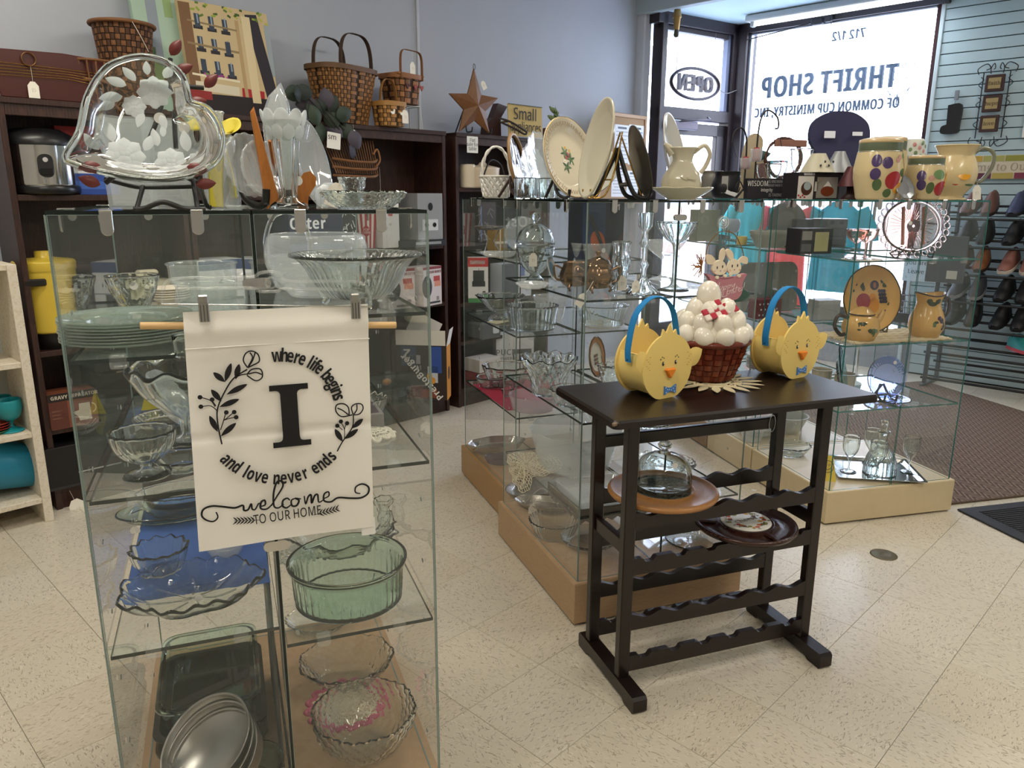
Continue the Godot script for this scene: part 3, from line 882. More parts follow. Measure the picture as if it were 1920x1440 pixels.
# leaf or petal lying in the plane z = 0, pointing along +y, slightly domed
func leaf(x: Transform3D, l: float, w: float, b: Bld = null, dome := 0.12, fat := 0.5) -> Bld:
	if b == null: b = bl()
	var old = b.xf
	b.xf = old * x
	for side in 2:
		b.surf(8, 6, func(u: float, v: float):
			var ww = pow(sin(PI * pow(u, fat * 1.4)), 0.8) * w / 2
			var k = v * 2 - 1
			return V3(k * ww, u * l, (1 - k * k) * dome * w * sin(PI * u) * (1.0 if side == 0 else 0.55) + (0.0006 if side == 0 else 0.0)), false, side == 1)
	b.xf = old
	return b
func rz(deg: float) -> Basis: return Basis(Vector3.BACK, deg_to_rad(deg))

# woven wall of a basket round the y axis: f(u, v) gives its surface; nu by nv splint ends show by turns, over a dark wall
func weave(n: Node3D, nu: int, nv: int, f: Callable, amp: float, weft: Material, warp: Material, back: Material) -> void:
	part("wall_lining", bl().surf(nu, nv, func(u, v): return f.call(u, v) * V3(0.97, 1, 0.97), true), back, n)
	var b = [bl(), bl()]
	for j in nv:
		for i in nu:
			var k = (i + j) % 2
			var du = 0.03 if k == 0 else 0.14
			var dv = 0.10 if k == 0 else 0.02
			b[k].surf(4, 3, func(x, y):
				var p: Vector3 = f.call((i + lerpf(du, 1.0 - du, x)) / nu, (j + lerpf(dv, 1.0 - dv, y)) / nv)
				return p + V3(p.x, 0, p.z).normalized() * amp * (1.0 - 0.3 * k) * (pow(sin(PI * clampf(x, 0.02, 0.98)), 0.6) - 0.25), false, false)
	part("weft_splints", b[0], weft, n)
	part("warp_splints", b[1], warp, n)

func build_goods() -> void:
	goods_left_top()
	goods_left_inside()
	banner()
	goods_bookcases()
	goods_rack()
	goods_right_top()
	goods_right_inside()
	goods_far_right()
func goods_left_top() -> void:
	var T = 20.6
	# heart-shaped dish with frosted roses, leaning on its iron stand
	var s = 0.00077
	var st = thing("plate_stand", "black iron stand with red-brown leaf tips holding the heart-shaped dish", "plate stand", V3(-0.5703, 1.4, -1.3028), T)
	var ir = M.iron
	var lf = hx("6b2b28", 0.4)
	var P = func(u: float, v: float, z: float): return V3((u - 298) * s, (388 - v) * s * 1.03, z)
	part("front_rail", bl().tube(curve([P.call(185, 334, 0.03), P.call(215, 314, 0.035), P.call(232, 316, 0.03), P.call(270, 323, 0.035), P.call(312, 314, 0.03), P.call(332, 318, 0.03), P.call(358, 332, 0.02)], 5), 0.0042, 8), ir, st)
	part("lower_rail", bl().tube(curve([P.call(182, 326, 0.02), P.call(232, 340, 0.02), P.call(260, 342, 0.02), P.call(318, 341, 0.02), P.call(350, 340, 0.02)], 4), 0.0035, 8), ir, st)
	for q in [[253, 340, 240], [350, 318, 356]]: part("foot", bl().tube([P.call(q[0], q[1], 0.02), P.call(q[2], 383, 0.05)], 0.0038, 8), ir, st)
	part("foot_bar", bl().tube(curve([P.call(233, 384, 0.05), P.call(252, 384, 0.05), P.call(290, 371, 0.052), P.call(330, 384, 0.05), P.call(364, 385, 0.05)], 6), 0.0042, 8), ir, st)
	part("back_leg", bl().tube(curve([P.call(358, 320, 0.0), P.call(366, 360, -0.09), P.call(372, 381, -0.12), P.call(380, 385, -0.12)], 5), 0.0042, 8), ir, st)
	part("back_stem", bl().tube(curve([P.call(268, 240, -0.055), P.call(285, 205, -0.06), P.call(300, 165, -0.065), P.call(318, 110, -0.075), P.call(325, 75, -0.08)], 5), 0.004, 8).tube(curve([P.call(320, 260, -0.05), P.call(322, 200, -0.06), P.call(330, 150, -0.07), P.call(345, 132, -0.075), P.call(388, 131, -0.08)], 5), 0.004, 8).tube(curve([P.call(316, 112, -0.075), P.call(330, 100, -0.08)], 3), 0.004, 8), ir, st)
	for q in [[183, 303, 0.045, 95], [178, 338, 0.045, 70], [342, 301, 0.04, -100], [356, 336, 0.035, -85], [326, 70, -0.075, -35], [332, 103, -0.078, -65], [390, 130, -0.078, -45], [352, 164, -0.078, -80]]:
		part("leaf", leaf(Transform3D(rz(q[3]), P.call(q[0], q[1], q[2])), 0.032, 0.018, null, 0.25, 0.62), lf, st)
	var ht = thing("heart_dish", "clear heart-shaped glass dish with frosted white roses on an iron stand", "dish", V3(-0.5703, 1.4, -1.3028), T)
	var ol = []
	for q in [[122, 288], [150, 238], [170, 168], [205, 112], [245, 88], [285, 81], [325, 92], [350, 120], [357, 158], [362, 170], [392, 182], [412, 215], [415, 255], [400, 292], [360, 318], [310, 330], [250, 330], [190, 319], [140, 304]]:
		ol.append(Vector2((q[0] - 298) * s, (388 - q[1]) * s))
	ol = curve(ol, 5, true)
	var c = Vector2(-0.01, 0.13)
	var k: int = ol.size()
	var lean = Transform3D(Basis(Vector3.RIGHT, deg_to_rad(-14)), V3(0, -0.001, 0.034))
	var hb = bl(lean)
	var zf = func(w: float): return 0.034 * smoothstep(0.62, 1.0, w)
	hb.surf(k, 9, func(u: float, w: float):
		var p: Vector2 = c + (ol[roundi(u * k) % k] - c) * w
		return V3(p.x, p.y, zf.call(w)), true, false)
	hb.surf(k, 9, func(u: float, w: float):
		var p: Vector2 = c + (ol[roundi(u * k) % k] - c) * w
		return V3(p.x, p.y, zf.call(w) - 0.006), true, true)
	part("dish", hb, M.glass, ht)
	part("rim", bl(lean).tube(ol.map(func(p): return V3(p.x, p.y, 0.031)), 0.0055, 8, true), M.glass, ht)
	var fr = bl(lean * TB(V3(0, 0, 0.001)))
	var rose = func(u: float, v: float, r: float):
		for ring in [[1.0, 8, 0.0], [0.66, 6, 20.0], [0.36, 4, 40.0]]:
			for i in ring[1]:
				leaf(Transform3D(rz(360.0 * i / ring[1] + ring[2]), V3((u - 298) * s, (388 - v) * s, 0.004 * (1.0 - ring[0]))), r * s * ring[0], r * s * ring[0] * 0.85, fr, 0.10, 0.75)
	rose.call(225, 275, 40); rose.call(312, 288, 34); rose.call(290, 140, 34); rose.call(368, 285, 26); rose.call(250, 170, 24)
	for q in [[190, 285, 80, 44], [178, 262, 35, 40], [205, 245, 10, 42], [262, 262, -30, 40], [288, 252, 10, 38], [300, 232, -5, 26], [345, 262, 5, 46], [385, 262, -15, 42], [230, 150, 100, 42], [215, 162, 125, 34], [325, 135, -60, 38], [335, 160, -110, 34], [258, 118, 40, 36], [310, 110, -30, 34], [265, 180, 160, 36], [300, 185, -170, 34], [250, 300, 100, 40], [350, 305, -80, 40], [240, 128, 70, 40], [280, 105, 0, 30]]:
		leaf(Transform3D(rz(q[2]), V3((q[0] - 298) * s, (388 - q[1]) * s, 0.0)), q[3] * s, q[3] * s * 0.5, fr, 0.10, 0.6)
	part("frosted_roses", fr, M.frost, ht, "frosted white roses in relief")
	for q in [[297, 192], [343, 210]]:
		part("price_sticker", bl(lean).extr(PV(arc(Vector2((q[0] - 298) * s, (388 - q[1]) * s), 0.009, 0.009, 0, 345, 20)), 0.0006), M.sticker, ht)
	# glassware behind it
	var va = thing("rectangular_vase", "tall clear rectangular vase behind the heart-shaped dish, etched with leaves", "vase", V3(-0.6677, 1.4, -1.3837), 20)
	part("vase", dish(bl(), 0.085, 0.05, 0.155, 0.006, 0.012, 0.004), M.thin_white, va)
	copy(va, "second clear rectangular vase, right of the etched one behind the heart-shaped dish", V3(-0.61, 1.4, -1.4161), 22)
	var bo = gl("glass_bottle", "clear square-shouldered glass bottle with a yellow ribbon tied round its neck", "bottle", V3(-0.5424, 1.4, -1.4735), 0.001, 0.001, [0, 0, 30, 0, 32, 4, 32, 110, 26, 130, 13, 142, 12, 165, 15, 170], M.thin_white, {"t": 0.004, "turn": 20})
	var yb = mat("ribbon", Color("e8d84a"), 0.55)
	yb.backlight_enabled = true
	yb.backlight = Color(0.4, 0.36, 0.1)
	for q in [[[0, 150, 12], [-35, 152, 22], [-52, 160, 14], [-30, 168, 4], [0, 152, 10]], [[0, 150, 12], [18, 146, 24], [36, 155, 20], [32, 168, 6], [0, 152, 10]], [[0, 150, 13], [-2, 120, 26], [-10, 70, 30], [-14, 4, 32]], [[2, 150, 13], [14, 110, 26], [22, 70, 30], [26, 22, 34]]]:
		part("ribbon", bl().tube(curve(q.map(func(w): return V3(w[0], w[1], w[2]) * 0.00090), 6), 0.0007, 8, false, -1, 18.0), yb, bo, "yellow sheer ribbon")
	# black easel with small glass plates
	easel("black wooden plate easel holding two small clear plates, left of the flower vase", V3(-0.4716, 1.4, -1.4467), 60, 0.125, 0.05, hx("15130f", 0.4), 8, 0.007)
	for q in [[468, 373, 0.056], [492, 374, 0.05]]:
		upright("small_glass_plate", "small clear cut-glass plate on the black easel, %s" % ("nearer the yellow ribbon" if q[0] == 468 else "nearer the flower vase"), V3(-0.4689, 1.4, -1.4264) + V3((q[0] - 478) * 0.001, 0.02, 0.0), 62, 8, q[2], M.thin_white, {"fl": 20, "fa": 0.02})
	# orange wooden easel, flower-rimmed vase, tall vases behind
	var wd = grain("orange_wood", ["a4611f", "b8722c", "ad6825"], V3(10, 3, 10), 0.4)
	var ez = thing("wooden_easel", "orange-brown wooden plate easel behind the frosted flower vase", "plate stand", V3(-0.3969, 1.4, -1.3947), T)
	var E = func(u: float, v: float): return Vector2((u - 543) * 0.00098, (388 - v) * 0.001)
	part("upright", bl(TB(V3(0, 0, -0.035))).extr(PV([E.call(489, 222), E.call(496, 213), E.call(512, 290), E.call(527, 360), E.call(529, 380), E.call(505, 388), E.call(500, 330)]), 0.014, 0.002), wd, ez)
	part("arm", bl(TB(V3(0, 0, -0.02))).extr(PV([E.call(552, 385), E.call(554, 344), E.call(566, 336), E.call(574, 324), E.call(586, 321), E.call(596, 332), E.call(594, 346), E.call(580, 366), E.call(577, 388)]), 0.014, 0.002), wd, ez)
	part("back_leg", bl().tube([V3(-0.02, 0.12, -0.05), V3(-0.005, 0.006, -0.11)], 0.006, 6), wd, ez)
	sticker(ez, V3(0.019, 0.05, -0.0195), 0.0, 90)
	var fv = gl("flower_vase", "clear fluted trumpet vase with a frosted flower-petal rim, before the wooden easel", "vase", V3(-0.3969, 1.4, -1.3947), 0.0009, 0.0009, [0, 0, 35, 0, 35, 9, 22, 20, 17, 30, 20, 60, 24, 100, 28, 140, 36, 165], M.glass, {"fl": 10, "fa": 0.05, "f0": 0.02, "t": 0.006})
	var fp = bl()
	for i in 9:
		var a = TAU * i / 9
		for q in [[0.0, 0.0335, 0.152, 0.013, 0.017], [0.35, 0.028, 0.130, 0.011, 0.013]]:
			fp.xf = at(V3(cos(a + q[0]) * q[1], q[2], sin(a + q[0]) * q[1]), rad_to_deg(PI / 2 - a - q[0])) * Transform3D(Basis(Vector3.RIGHT, 0.3), V3())
			fp.ell(V3(), V3(q[3], q[4], 0.004), 14, 8)
	part("frosted_petals", fp, M.frost, fv)
	var tv = thing("teardrop_vase", "tall clear glass vase with a slanted teardrop mouth, behind the flower-rimmed vase", "vase", V3(-0.4347, 1.4, -1.482), 20)
	part("vase", bl().lathe(shell([0, 0, 0.028, 0, 0.03, 0.01, 0.022, 0.08, 0.026, 0.15, 0.024, 0.18, 0.012, 0.212], 0.004), 28, {"sz": 0.6, "sc": 1, "sa": 0.012}), M.thin_white, tv)
	var lp = upright("oval_glass_plate", "pale clear oval platter leaning upright right of the wooden easel", V3(-0.3963, 1.4, -1.5285), 68, 14, 0.085, M.thin_white, {"sx": 0.6})
	# right part of the top: cut-glass pieces
	var cv = gl("square_cut_vase", "small flared cut-glass vase with a cream price tag, behind the long bowl", "vase", V3(-0.309, 1.4, -1.5185), 0.001, 0.001, [0, 0, 18, 0, 20, 4, 19, 20, 24, 44, 26, 58], M.glass, {"dn": 14, "da": 0.075, "rs": 5, "t": 0.004, "sc": 16, "sa": 0.001})
	price_tag(cv, V3(-0.014, 0.058, 0.034), 20, 0.029, 0.012, -20)
	gl("relish_bottle", "low ribbed glass jar lying behind the long cut-glass bowl", "jar", V3(-0.3493, 1.4, -1.5141), 0.001, 0.001, [0, 0, 26, 0, 28, 4, 28, 34, 22, 40, 12, 48], M.thin_white, {"fl": 18, "fa": 0.03})
	var lb = gl("long_cut_bowl", "long boat-shaped cut-glass bowl at the right end of the nearest case top", "bowl", V3(-0.2682, 1.4, -1.4217), 0.001, 0.0009, [0, 0, 44, 0, 48, 3, 66, 18, 78, 33], M.glass, {"sz": 0.42, "dn": 26, "da": 0.045, "rs": 5, "t": 0.005, "sc": 26, "sa": 0.0012, "turn": 20.6, "sx": 1.0})
	var ps = gl("glass_paddle", "clear flat glass spoon rest lying beside the black easel", "spoon rest", V3(-0.4984, 1.4, -1.4473), 0.001, 0.001, [0, 0, 22, 0, 30, 4], M.thin_white, {"sz": 0.5, "turn": 20})

func goods_left_inside() -> void:
	# upper left shelf
	var pl = gl("frosted_plate", "pale green glass dinner plate, lowest of the stack on the upper left shelf", "plate", V3(-0.7001, 1.164, -1.3767), 0.001, 0.001, [0, 0, 64, 0, 70, 3, 100, 7, 112, 10], pane("thin_green", Color(0.66, 0.75, 0.69), 0.42, 0.08), {"t": 0.003, "seg": 64, "part": "plate", "group": "stack of pale green glass plates"})
	var up = V3(0, 0.0054, 0)
	for i in range(1, 8):
		copy(pl, "pale green glass plate, %s of the upper left shelf stack" % ["", "second from the bottom", "third from the bottom", "fourth from the bottom", "fifth from the bottom", "third from the top", "second from the top", "topmost"][i], pl.position + up * i + V3(0.001 * (i % 3 - 1), 0, 0.0008 * (i % 2)), i * 20.0)
	gl("thumbprint_bowl", "clear footed bowl with a pressed thumbprint pattern and white sticker, behind the plate stack", "bowl", V3(-0.8246, 1.164, -1.6638), 0.0012, 0.0012, [0, 0, 36, 0, 35, 12, 27, 17, 26, 20, 33, 36, 40, 55, 46, 76], M.glass, {"dn": 16, "da": 0.053, "rs": 6, "t": 0.004, "f0": 0.02, "st": [62, 0.8]})
	var sc = gl("saucer", "cream china saucer, lowest of the small stack beside the thumbprint bowl", "saucer", V3(-0.8542, 1.164, -1.9045), 0.0013, 0.0013, [0, 0, 20, 0, 30, 5, 36, 9], hx("d8cfbd", 0.25), {"t": 0.003, "part": "saucer", "group": "cream saucers on the upper left shelf"})
	for i in 4: copy(sc, "cream china saucer, %s of the small stack beside the thumbprint bowl" % ["second from the bottom", "middle one", "second from the top", "topmost"][i], sc.position + V3(0, 0.0058, 0) * (i + 1))
	var cs = gl("casserole", "clear round glass casserole dish at the back of the upper left shelf", "casserole", V3(-0.8098, 1.164, -2.0093), 0.0014, 0.0014, [0, 0, 52, 0, 58, 5, 60, 55, 62, 60], M.thin, {"t": 0.005})
	gl("low_casserole", "low clear glass dish in front of the round casserole, upper left shelf", "dish", V3(-0.7002, 1.164, -1.7801), 0.0012, 0.0013, [0, 0, 60, 0, 66, 5, 68, 40, 70, 44], M.thin, {"t": 0.005, "sz": 0.7})
	gl("leaf_dish", "small clear leaf-shaped glass dish behind the casserole, by the middle pane", "dish", V3(-0.8373, 1.164, -2.3659), 0.0016, 0.0016, [0, 0, 14, 0, 24, 8, 30, 20], M.thin_white, {"sc": 6, "sa": 0.003})
	gl("glass_tumbler", "clear glass tumbler on the upper left shelf behind the banner's edge", "glass", V3(-0.5435, 1.164, -1.2463), 0.0009, 0.0009, [0, 0, 17, 0, 18, 4, 21, 40], M.glass, {"t": 0.003})
	# upper right shelf: punch bowl and a large bowl behind it
	var pb = gl("punch_bowl", "large flared ribbed glass punch bowl on scroll feet, upper right shelf", "punch bowl", V3(-0.2975, 1.216, -1.4705), 0.001, 0.001, [0, 16, 34, 16, 60, 24, 82, 50, 95, 75, 110, 92, 124, 98], M.glass, {"fl": 44, "fa": 0.014, "t": 0.005, "seg": 176})
	for i in 3:
		var a = deg_to_rad(60 + 120 * i)
		var d = V3(cos(a), 0, sin(a))
		part("foot", bl().tube(curve([d * 0.075 + V3(0, 0.045, 0), d * 0.07 + V3(0, 0.028, 0), d * 0.058 + V3(0, 0.016, 0), d * 0.066 + V3(0, 0.007, 0)], 4), 0.0065, 8), M.glass, pb)
	var bb = gl("fish_bowl", "big clear round glass bowl with turned-in rim, behind the punch bowl", "bowl", V3(-0.4168, 1.216, -1.6455), 0.0011, 0.0011, [0, 0, 45, 0, 60, 6, 92, 50, 98, 85, 92, 112, 86, 118], M.thin_white, {"t": 0.004, "seg": 56})
	var hp = gl("glass_basket", "clear glass basket with an arched handle at the back left of the upper right shelf", "basket", V3(-0.5125, 1.216, -1.7688), 0.0012, 0.0012, [0, 0, 22, 0, 30, 8, 40, 50, 44, 62], M.thin_white, {"t": 0.004})
	part("handle", bl().tube(curve([V3(-0.045, 0.065, 0), V3(-0.05, 0.11, 0), V3(-0.025, 0.165, 0), V3(0.025, 0.165, 0), V3(0.05, 0.11, 0), V3(0.045, 0.065, 0)], 6), 0.006, 8), M.glass, hp)
	gl("toothpick_holder", "small clear footed glass behind the banner's clip, upper right shelf", "glass", V3(-0.2662, 1.216, -1.6234), 0.0011, 0.0011, [0, 0, 16, 0, 14, 5, 9, 12, 20, 26, 24, 40], M.glass, {"fl": 8, "fa": 0.05})
	# middle shelves
	gl("sundae_bowl", "large footed clear glass sundae bowl with soft flutes, middle left shelf", "bowl", V3(-0.6727, 0.921, -1.3292), 0.001, 0.001, [0, 0, 38, 0, 37, 5, 15, 13, 11, 19, 12, 26, 28, 33, 46, 50, 54, 68, 57, 88], M.glass, {"fl": 16, "fa": 0.025, "f0": 0.035, "t": 0.004})
	gl("swirl_compote", "tall clear compote with a swirled wavy bowl, behind the banner's left edge", "compote", V3(-0.678, 0.921, -1.5232), 0.0011, 0.0012, [0, 0, 44, 0, 42, 5, 14, 14, 10, 30, 12, 46, 40, 66, 70, 96, 94, 138], M.glass, {"fl": 9, "fa": 0.03, "tw": 3.0, "f0": 0.05, "sc": 9, "sa": 0.006, "t": 0.005, "seg": 72})
	upright("leaning_glass_plate", "clear square-edged glass plate leaning against the swirled compote", V3(-0.765, 0.921, -1.6359), 75, 38, 0.075, M.thin_white, {"sx": 0.6})
	gl("ribbed_platter", "shallow clear glass platter with a ribbed rim, left of the swirled compote", "platter", V3(-0.7829, 0.921, -1.6603), 0.0012, 0.0013, [0, 0, 40, 0, 48, 4, 58, 12], M.glass, {"fl": 30, "fa": 0.02, "t": 0.004})
	var yc = thing("yellow_card", "small yellow paper price card standing behind the clear platter", "card", V3(-0.8741, 0.921, -1.7743), 35)
	part("card", bl().extr(PV([Vector2(-0.018, 0), Vector2(0.02, 0), Vector2(0.002, 0.06)]), 0.001), hx("cfc23a"), yc)
	gl("glass_stack_dish", "clear glass relish dish beside the sundae bowl, partly behind the banner", "dish", V3(-0.6192, 0.921, -1.3637), 0.001, 0.0011, [0, 0, 30, 0, 36, 5, 46, 16, 50, 22], M.glass, {"fl": 12, "fa": 0.03, "t": 0.004})
	var bx = carton("jewellery_box", "grey textured keepsake box with a dark lid, middle right shelf", "box", V3(-0.3912, 0.924, -1.6693), 20.6, V3(0.16, 0.042, 0.22), "8b8886", [["t", 0.05, 0.05, 0.9, 0.9, "4a3d44"], ["t", 0.5, 0.35, 0.3, 0.5, "7d8a86"]])
	gl("crystal_sugar", "small pressed crystal dish on the middle right shelf, beside the banner", "dish", V3(-0.3283, 0.924, -1.6734), 0.0012, 0.0013, [0, 0, 20, 0, 24, 5, 32, 26, 38, 44], M.glass, {"dn": 14, "da": 0.075, "rs": 5, "sc": 14, "sa": 0.003})
	var dz = thing("lace_doily", "cream crocheted doily drooping behind the banner's right edge", "doily", V3(-0.2985, 0.924, -1.5738), 20)
	doily(dz, 0.045, 12, 4, hx("e6e2d2", 0.9), 0.012)
	# lower left shelf, on blue paper
	var bp = thing("blue_paper", "bright blue sheet of card under the dishes on the lower left shelf", "paper", V3(-0.7418, 0.626, -1.687), 20.6)
	part("sheet", bl().box(V3(0, 0.0006, 0), V3(0.282, 0.0012, 0.56)), hx("2d5fae", 0.6), bp)
	gl("oval_platter", "large clear oval glass platter on blue paper under the black-rimmed bowl", "platter", V3(-0.8644, 0.626, -1.816), 0.0014, 0.0015, [0, 2, 70, 2, 82, 7, 95, 14], M.green_glass, {"sz": 0.55, "t": 0.004, "turn": 20.6, "st": [130, 0.6]})
	var ob = gl("black_rimmed_bowl", "oval pressed-glass bowl with a wide black rim band, standing on the clear platter", "bowl", V3(-0.8373, 0.626, -1.8163), 0.0014, 0.0015, [0, 9, 46, 9, 56, 14, 72, 36, 78, 48], M.glass, {"sz": 0.62, "dn": 18, "da": 0.030, "rs": 4, "turn": 20.6})
	part("rim_band", bl().lathe([0.0785, 0.040, 0.083, 0.043, 0.083, 0.054, 0.079, 0.056, 0.074, 0.054, 0.0745, 0.046], 48, {"sz": 0.62}), hx("1a1b1b", 0.3), ob)
	gl("star_bowl", "small clear pressed-glass bowl with a star band and notched rim, on blue paper", "bowl", V3(-0.7627, 0.626, -1.5203), 0.0012, 0.0013, [0, 1.5, 28, 1.5, 34, 6, 43, 22, 50, 45], M.glass, {"fl": 12, "fa": 0.05, "t": 0.005, "sc": 12, "sa": 0.003, "rs": 4})
	var lp = gl("leaf_platter", "broad clear glass platter moulded as overlapping leaves, front of the blue paper", "platter", V3(-0.6432, 0.626, -1.3951), 0.0011, 0.0012, [0, 1.5, 60, 1.5, 78, 4, 104, 16, 124, 34], M.glass, {"fl": 7, "fa": 0.06, "f0": 0.004, "sc": 21, "sa": 0.004, "t": 0.005, "seg": 126, "sz": 0.8, "rs": 4, "turn": 20.6})
	var vn = bl()
	for i in 7:
		var a = TAU * i / 7 + 0.2
		vn.tube(curve([V3(cos(a) * 0.02, 0.0068, sin(a) * 0.016), V3(cos(a + 0.12) * 0.05, 0.009, sin(a + 0.12) * 0.04), V3(cos(a) * 0.085, 0.019, sin(a) * 0.068)], 5), 0.0018, 6)
	part("leaf_veins", vn, M.glass, lp)
	sticker(lp, V3(0.012, 0.009, 0.01), 0.0, 90)
	gl("coaster_dish", "small clear glass dish at the back of the blue paper, under the banner's hem", "dish", V3(-0.6538, 0.626, -1.6082), 0.0012, 0.0013, [0, 1.5, 24, 1.5, 30, 6, 38, 20], M.thin_white, {})
	# lower right shelf
	gl("ribbed_round_bowl", "big straight-sided round glass bowl with a ribbed wall, lower right shelf", "bowl", V3(-0.3495, 0.584, -1.4931), 0.0012, 0.0013, [0, 0, 86, 0, 92, 3, 94, 8, 97, 55, 103, 63, 105, 70], M.green_glass, {"fl": 40, "fa": 0.012, "f0": 0.006, "f1": 0.07, "t": 0.006, "rs": 3, "seg": 160})
	gl("wavy_bowl", "clear pressed-glass bowl with a wavy rim behind the ribbed round bowl", "bowl", V3(-0.4221, 0.584, -1.7472), 0.0013, 0.0014, [0, 0, 60, 0, 70, 6, 92, 26, 104, 36], M.glass, {"sc": 11, "sa": 0.006, "dn": 18, "da": 0.030, "rs": 5})
	gl("twisted_candlestick", "short twisted clear glass candlestick behind the ribbed bowl at right", "candlestick", V3(-0.3236, 0.584, -1.8098), 0.0014, 0.0015, [0, 0, 22, 0, 20, 5, 10, 12, 12, 30, 9, 48, 16, 58, 16, 64], M.glass, {"fl": 6, "fa": 0.12, "tw": 6.0})
	var d2 = thing("white_doily", "white crocheted doily at the left back of the lower right shelf", "doily", V3(-0.5171, 0.584, -1.6884), 20)
	doily(d2, 0.05, 12, 4, hx("dcdcd2", 0.9), 0.012)
	# base: left bay
	var gb = thing("grey_board", "dark grey board standing against the case's middle pane", "board", V3(-0.5819, 0.155, -1.651), 20.6)
	part("board", bl().box(V3(0, 0.21, 0), V3(0.008, 0.42, 0.36), 0.002), hx("3b3a3a", 0.7), gb)
	var r1 = thing("roasting_dish", "dark brown glass roasting dish, lowest of the stack of oblong pans", "baking dish", V3(-0.7317, 0.158, -1.6374), 20.6)
	part("dish", dish(bl(), 0.23, 0.34, 0.05, 0.006, 0.04, 0.012, 0.006), M.smoke_glass, r1)
	var r2 = thing("roasting_pan", "dark metal oblong pan with a flat lip, middle of the stack", "baking pan", V3(-0.7317, 0.198, -1.6374), 20.6)
	part("pan", dish(bl(), 0.225, 0.335, 0.055, 0.003, 0.04, 0.014, 0.010), hx("2b2826", 0.35, 0.4), r2)
	var r3 = thing("glass_baking_dish", "clear oblong glass baking dish on top of the two dark pans", "baking dish", V3(-0.7352, 0.246, -1.6468), 20.6)
	part("dish", dish(bl(), 0.215, 0.325, 0.06, 0.006, 0.04, 0.012, 0.006), M.green_glass, r3)
	var od = gl("oval_baking_dish", "clear oval glass baking dish holding the round metal tins, front of the base", "baking dish", V3(-0.6098, 0.158, -1.3841), 0.001, 0.001, [0, 0, 96, 0, 112, 10, 124, 48, 132, 54], M.green_glass, {"sz": 0.72, "t": 0.006, "turn": 50})
	var tin = thing("cake_tin", "dull round metal cake tin, innermost and topmost of the three tilted tins", "cake tin", V3(-0.6326, 0.275, -1.4022), 20.6, "nested round metal cake tins")
	part("tin", bl(Transform3D(Basis(V3(0.55, 0, 0.8).normalized(), deg_to_rad(34)), V3())).lathe([0, 0, 0.094, 0, 0.097, 0.003, 0.100, 0.036, 0.104, 0.037, 0.1035, 0.039, 0.098, 0.038, 0.0945, 0.004, 0, 0.004], 48), M.dull_metal, tin)
	sticker(tin, V3(-0.065, 0.002, 0.05), 0.0, 60)
	copy(tin, "dull round metal cake tin, second of the three tilted nested tins", tin.position + V3(0.008, -0.016, 0.004))
	copy(tin, "dull round metal cake tin, outermost and lowest of the three tilted nested tins", tin.position + V3(0.016, -0.032, 0.008))
	# base: right bay
	gl("under_shelf_dish", "clear oval dish with a ribbed rim, at the back of the right base", "dish", V3(-0.5826, 0.155, -2.0749), 0.0016, 0.0018, [0, 0, 40, 0, 48, 5, 62, 16], M.glass, {"fl": 28, "fa": 0.02, "st": [120, 0.8], "sz": 0.8})
	var pd = thing("pink_doily", "pink and cream crocheted doily under the two cut-glass bowls", "doily", V3(-0.4208, 0.155, -1.7062), 20)
	doily(pd, 0.098, 16, 6, hx("d9c9ae", 0.9), 0.0, hx("c8627c", 0.9))
	var ovb = gl("starburst_bowl", "clear oval cut-glass bowl with starburst panels, tilted behind the round footed bowl", "bowl", V3(-0.4384, 0.155, -1.8035), 0.0014, 0.0016 , [0, 2, 44, 2, 56, 8, 74, 26, 88, 44], M.glass, {"sz": 0.72, "fl": 9, "fa": 0.025, "dn": 24, "da": 0.030, "rs": 5, "t": 0.005, "sc": 40, "sa": 0.0008})
	ovb.rotation = V3(0.2, deg_to_rad(15), 0.0)
	ovb.position.y += 0.012
	var fb = gl("sawtooth_bowl", "round footed cut-glass bowl with a sawtooth rim, front right of the base", "bowl", V3(-0.3392, 0.155, -1.5329), 0.0013, 0.0015, [0, 10, 34, 10, 52, 15, 76, 40, 88, 66, 91, 80], M.glass, {"fl": 8, "fa": 0.02, "dn": 26, "da": 0.033, "rs": 6, "t": 0.005, "sc": 30, "sa": 0.002, "st": [150, 0.62]})
	for i in 3:
		var a = deg_to_rad(75 + 120 * i)
		part("foot", loaf(V3(cos(a) * 0.03, 0.006, sin(a) * 0.03), V3(0.009, 0.0065, 0.009)), M.glass, fb)

